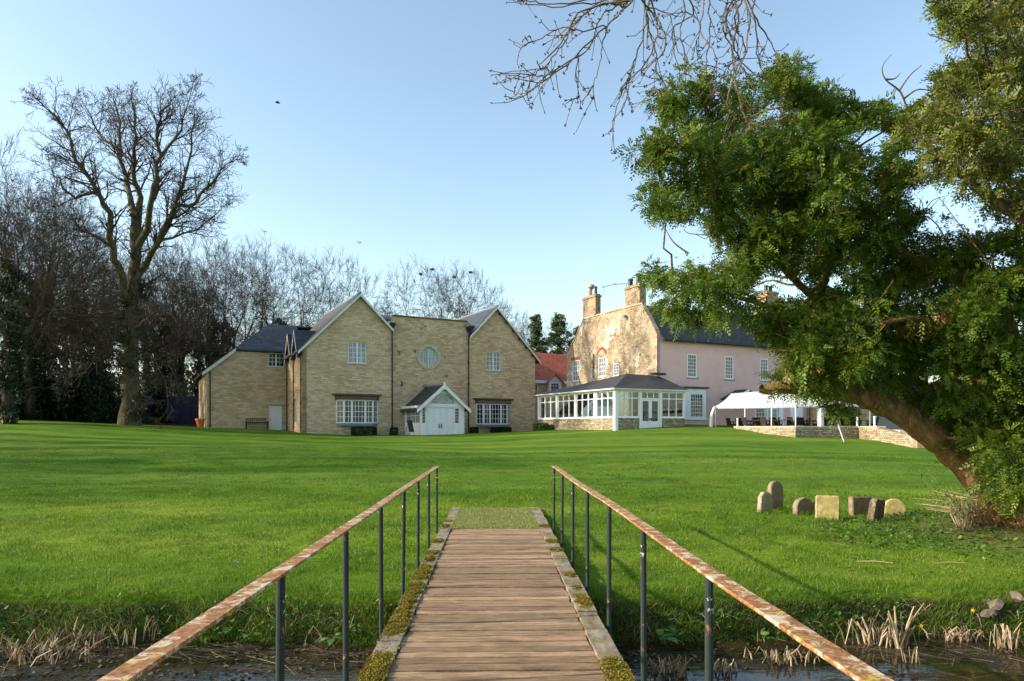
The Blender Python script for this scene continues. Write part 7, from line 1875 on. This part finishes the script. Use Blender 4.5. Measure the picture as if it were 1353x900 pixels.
clump(890, 888, 34, .15, .10, 'drooping reeds in the water left of the thick rail post', .9, .8); clump(960, 888, 14, .13, .07, 'pair of low arched reed tufts behind the thick rail post', .8, .8); clump(1040, 876, 36, .15, .14, 'splayed flattened reeds below the right handrail', .9, .8)
clump(1205, 876, 5, .24, .03, 'single short straw stub alone in open water'); clump(40, 868, 90, .20, .28, 'big sprawling heap of dead reeds at the left edge', 1.4, .8); clump(110, 850, 46, .26, .20, 'upright dry reeds behind the sprawling heap on the left bank', .9, .5)
clump(185, 846, 26, .30, .10, 'thin ochre reed blades standing against the left bank', .4, .2); clump(420, 845, 20, .2, .12, 'small dry tuft on the bank left of the bridge', .6, .5)
# stones on the right bank
RK = [(1308, 812, .09, 'small stone left of the large flat rock'), (1300, 828, .08, 'grey stone half sunk beside the reed cone'), (1320, 808, .13, 'large flat grey rock on the right bank'), (1335, 823, .13, 'tan rounded rock behind the reed cone'), (1350, 803, .15, 'pale angular rock at the right edge'), (1352, 835, .12, 'mossy rock low at the right edge'), (1222, 738, .10, 'brown stone half buried in the lawn edge below the headstones'), (1380, 815, .2, 'dark rock just beyond the right edge')]
import bmesh
for i, (px, py, r_, lab) in enumerate(RK):
    Y = 7.08 + (825 - py) * .012 if py > 790 else 8.3
    p = at(px, py, Y); bm = bmesh.new(); bmesh.ops.create_icosphere(bm, subdivisions=2, radius=r_); r = random.Random(i)
    ofs = [Vector((r.gauss(0, 1), r.gauss(0, 1), r.gauss(0, 1))).normalized() for _ in range(9)]
    for v in bm.verts:
        n_ = v.co.normalized(); d = 1.0
        for q in ofs: t = n_.dot(q); d -= max(0, t - .38) * 0.95
        v.co *= d * (1 + r.uniform(-.03, .03)); v.co.z *= .85; v.co.x *= 1.25
    me = bpy.data.meshes.new('bank_rock'); bm.to_mesh(me); bm.free(); me.materials.append(M['rock']); o = link(bpy.data.objects.new('bank_rock', me)); o.location = (p.x, Y, gz(p.x, Y) + r_ * .1 if py > 790 else gz(p.x, Y) - 0.02); o.rotation_euler = (0, 0, i * 1.3)
    tag(o, lab, 'rock', 'stones on the right bank')
n = 900; xv = rg.normal(5.5, 3.0, n); yv = rg.uniform(7.6, 16, n); k = mask(xv, yv) & (xv < .74 * yv); xv, yv = xv[k], yv[k]
o = leaf_scatter('fallen_leaves', len(xv), xv, yv, ground_z(xv, yv) + .02, 0.028, 'sodden', rg, tilt=.3, hmax=.02); tag(o, kind='stuff')
# daisies
n = 170; yv = rg.uniform(7.8, 15, n); xv = rg.uniform(-.74, .74, n) * yv; k = mask(xv, yv); xv, yv = xv[k], yv[k]; n = len(xv); zv = ground_z(xv, yv) + .05; V = []
for k in range(5): V.append(np.stack([xv + .009 * math.cos(k * 1.257), yv + .009 * math.sin(k * 1.257), zv + .002 * (k % 2)], 1))
tag(mesh_np('daisies', np.stack(V, 1).reshape(-1, 3), 5, np.arange(n * 5), M['canvas']), kind='stuff')
# broad dock leaves by the bridge
def dock(px, py, Y, n, s_, lab):
    p = at(px, py, Y); rgd = np.random.default_rng(px); z = gz(p.x, Y); root = empty('dock_plant', (p.x, Y, max(z, -0.5))); tag(root, lab, 'plant', 'broad leaved docks along the bank')
    for k in range(n):
        a = rgd.uniform(0, 6.28); el = rgd.uniform(.2, 1.1); L = s_ * rgd.uniform(.7, 1.2); V = []; nn_ = 7
        d = np.array([math.cos(a), math.sin(a), 0]); sd = np.array([-math.sin(a), math.cos(a), 0]); b_ = MB(); prev = None
        for j in range(nn_ + 1):
            t = j / nn_; c = d * L * (0.35 + t) * math.cos(el) + np.array([0, 0, L * (.35 + t) * math.sin(el) - L * t * t * .5]); w_ = L * .30 * math.sin(math.pi * min(1, t * .9 + .1)) ** .7 * (1 - t ** 4) + .002
            row = [tuple(c - sd * w_ + np.array([0, 0, .02 * L])), tuple(c), tuple(c + sd * w_ + np.array([0, 0, .02 * L]))]
            if prev: b_.tint = 0.5 + 0.4 * rgd.random(); b_.face([prev[0], prev[1], row[1], row[0]]); b_.face([prev[1], prev[2], row[2], row[1]])
            prev = row
        b_.tube([(0, 0, 0), tuple(d * L * .35 * math.cos(el) + np.array([0, 0, L * .35 * math.sin(el)]))], .004, 4); b_.build('leaf', M['bank_leaf'], root)
dock(872, 852, 6.75, 4, .17, 'dock with big round leaves drooping to the water right of the bridge'); dock(895, 838, 6.85, 4, .14, 'broad leaved plant just right of the drooping dock'); dock(1008, 845, 6.8, 5, .12, 'low dock under the right handrail')
dock(330, 828, 6.9, 5, .15, 'dock with upright leaves left of the thick left post'); dock(300, 833, 6.9, 4, .12, 'small dock left of the upright leaved one'); dock(160, 800, 7.1, 5, .13, 'dock on the left bank above the sprawling reed heap'); dock(465, 815, 7.0, 5, .11, 'small broad leaved plant against the left side of the bridge'); dock(440, 850, 6.8, 4, .11, 'lowest broad leaved plant by the left edge of the bridge')
# dead stalks and fallen twigs near the yew
n = 260; xv = rg.normal(7.0, .9, n); yv = rg.normal(10.3, .5, n)
straws('fallen_twigs', xv, yv, ground_z(xv, yv) + .01, rg.uniform(.06, .4, n), rg.uniform(.0015, .004, n), rg.uniform(-.02, .15, n), az=rg.normal(2.9, 1.3, n), matn='sodden')
b_ = MB(); r = random.Random(3)
for k in range(26):
    a = r.uniform(-.9, .9); L = r.uniform(.4, .9); b_.tint = .5 + .5 * r.random(); x0_ = r.gauss(0, .1)
    b_.tube([(x0_, 0, 0), (x0_ - L * .35 * abs(math.sin(a)) - .05, r.gauss(0, .1), L * .55), (x0_ - L * abs(math.sin(a)) - .2, r.gauss(0, .2), L * (.45 + .2 * math.cos(a)))], [.006, .005, .002], 4)
p = at(1278, 690, 10.6); o = b_.build('dead_stalks', M['dead_reed']); o.location = (p.x, p.y, gz(p.x, p.y)); tag(o, 'spray of dry pale stalks arching left in front of the yew trunk', 'dead stalks')
r = empty('young_shrub', (*at(1276, 690, 10.3)[:2], gz(at(1276, 690, 10.3).x, 10.3))); tag(r, 'thin young leafy shrub just left of the yew trunk', 'shrub')
tw = []; ends = []
for k in range(9):
    pts, rad, _ = walk(rg, (rg.normal(0, .03), 0, 0), (rg.normal(-.15, .25), rg.normal(0, .2), 1), rg.uniform(.6, 1.25), .008, .003, 6, .12, .04); tw.append((pts, rad)); ends += list(pts[2:])
V, Q = tubes_np(tw, 4); mesh_np('stems', V, 4, Q, M['twig'], r); V, T_ = leaves(420, ends, np.full(len(ends), .10), .022, rg); mesh_np('leaves', V, 4, np.arange(len(V)), M['bank_leaf'], r, attr=T_)
# fallen straws on the lawn
for i, (px, py, L, a, lab) in enumerate(((1180, 754, .42, 2.85, 'long pale dead stem lying on the grass right of the bridge'), (1275, 752, .40, 3.2, 'pale straw lying on the grass near the yew'))):
    Y = 8.6; p = at(px, py, Y); b_ = MB(); b_.tint = .9; b_.tube([(0, 0, .02), (L * math.cos(a) * .5, L * math.sin(a) * .5, .035), (L * math.cos(a), L * math.sin(a), .02)], [.006, .005, .003], 5)
    o = b_.build('fallen_stem', M['dead_reed']); o.location = (p.x, Y, gz(p.x, Y)); tag(o, lab, 'dead stem')
# daffodils
for i, (px, py, Y, lab) in enumerate(((1216, 826, 6.95, 'yellow flower on the bank right of the tallest reeds'), (1284, 806, 7.0, 'yellow flower beside the broken stalk on the right bank'))):
    p = at(px, py, Y); r = empty('yellow_flower', p); tag(r, lab, 'flower')
    if 'petal' not in M: M['petal'] = plain('yellow_petal', (.75, .45, .03), .5, .1, 20)
    b_ = MB()
    for k in range(6): a = k * 1.047; b_.face([(0, 0, 0), (.012 * math.cos(a - .5), -.01, .012 * math.sin(a - .5)), (.03 * math.cos(a), -.012, .03 * math.sin(a)), (.012 * math.cos(a + .5), -.01, .012 * math.sin(a + .5))])
    b_.tube([(0, -.005, 0), (0, -.03, 0)], [.008, .012], 8); b_.build('petals', M['petal'], r)
    b_ = MB(); b_.tube([(0, 0.005, 0), (0, .02, -.1), (0, .02, -.2)], .004, 5); b_.build('stalk', M['bank_leaf'], r)
# trees off to the left that shade the lawn in long streaks
for i, (x, y, h_, pk) in enumerate(((-34, 21, 17, 1), (-46, 30, 19, 3), (-40, 12, 16, 0), (-58, 22, 18, 1))):
    o = copy_tree(protos[pk]); s_ = h_ / 20; o.location = (x, y, gz(x, y)); o.rotation_euler = (0, 0, i * 1.9); o.scale = (s_,) * 3
    tag(o, ['bare tree standing left of the lawn outside the photo, nearest of four', 'bare tree beyond the nearest one left of the photo', 'bare tree by the stream far left of the photo', 'farthest bare tree left of the lawn outside the photo'][i], 'tree', 'bare trees left of the lawn')
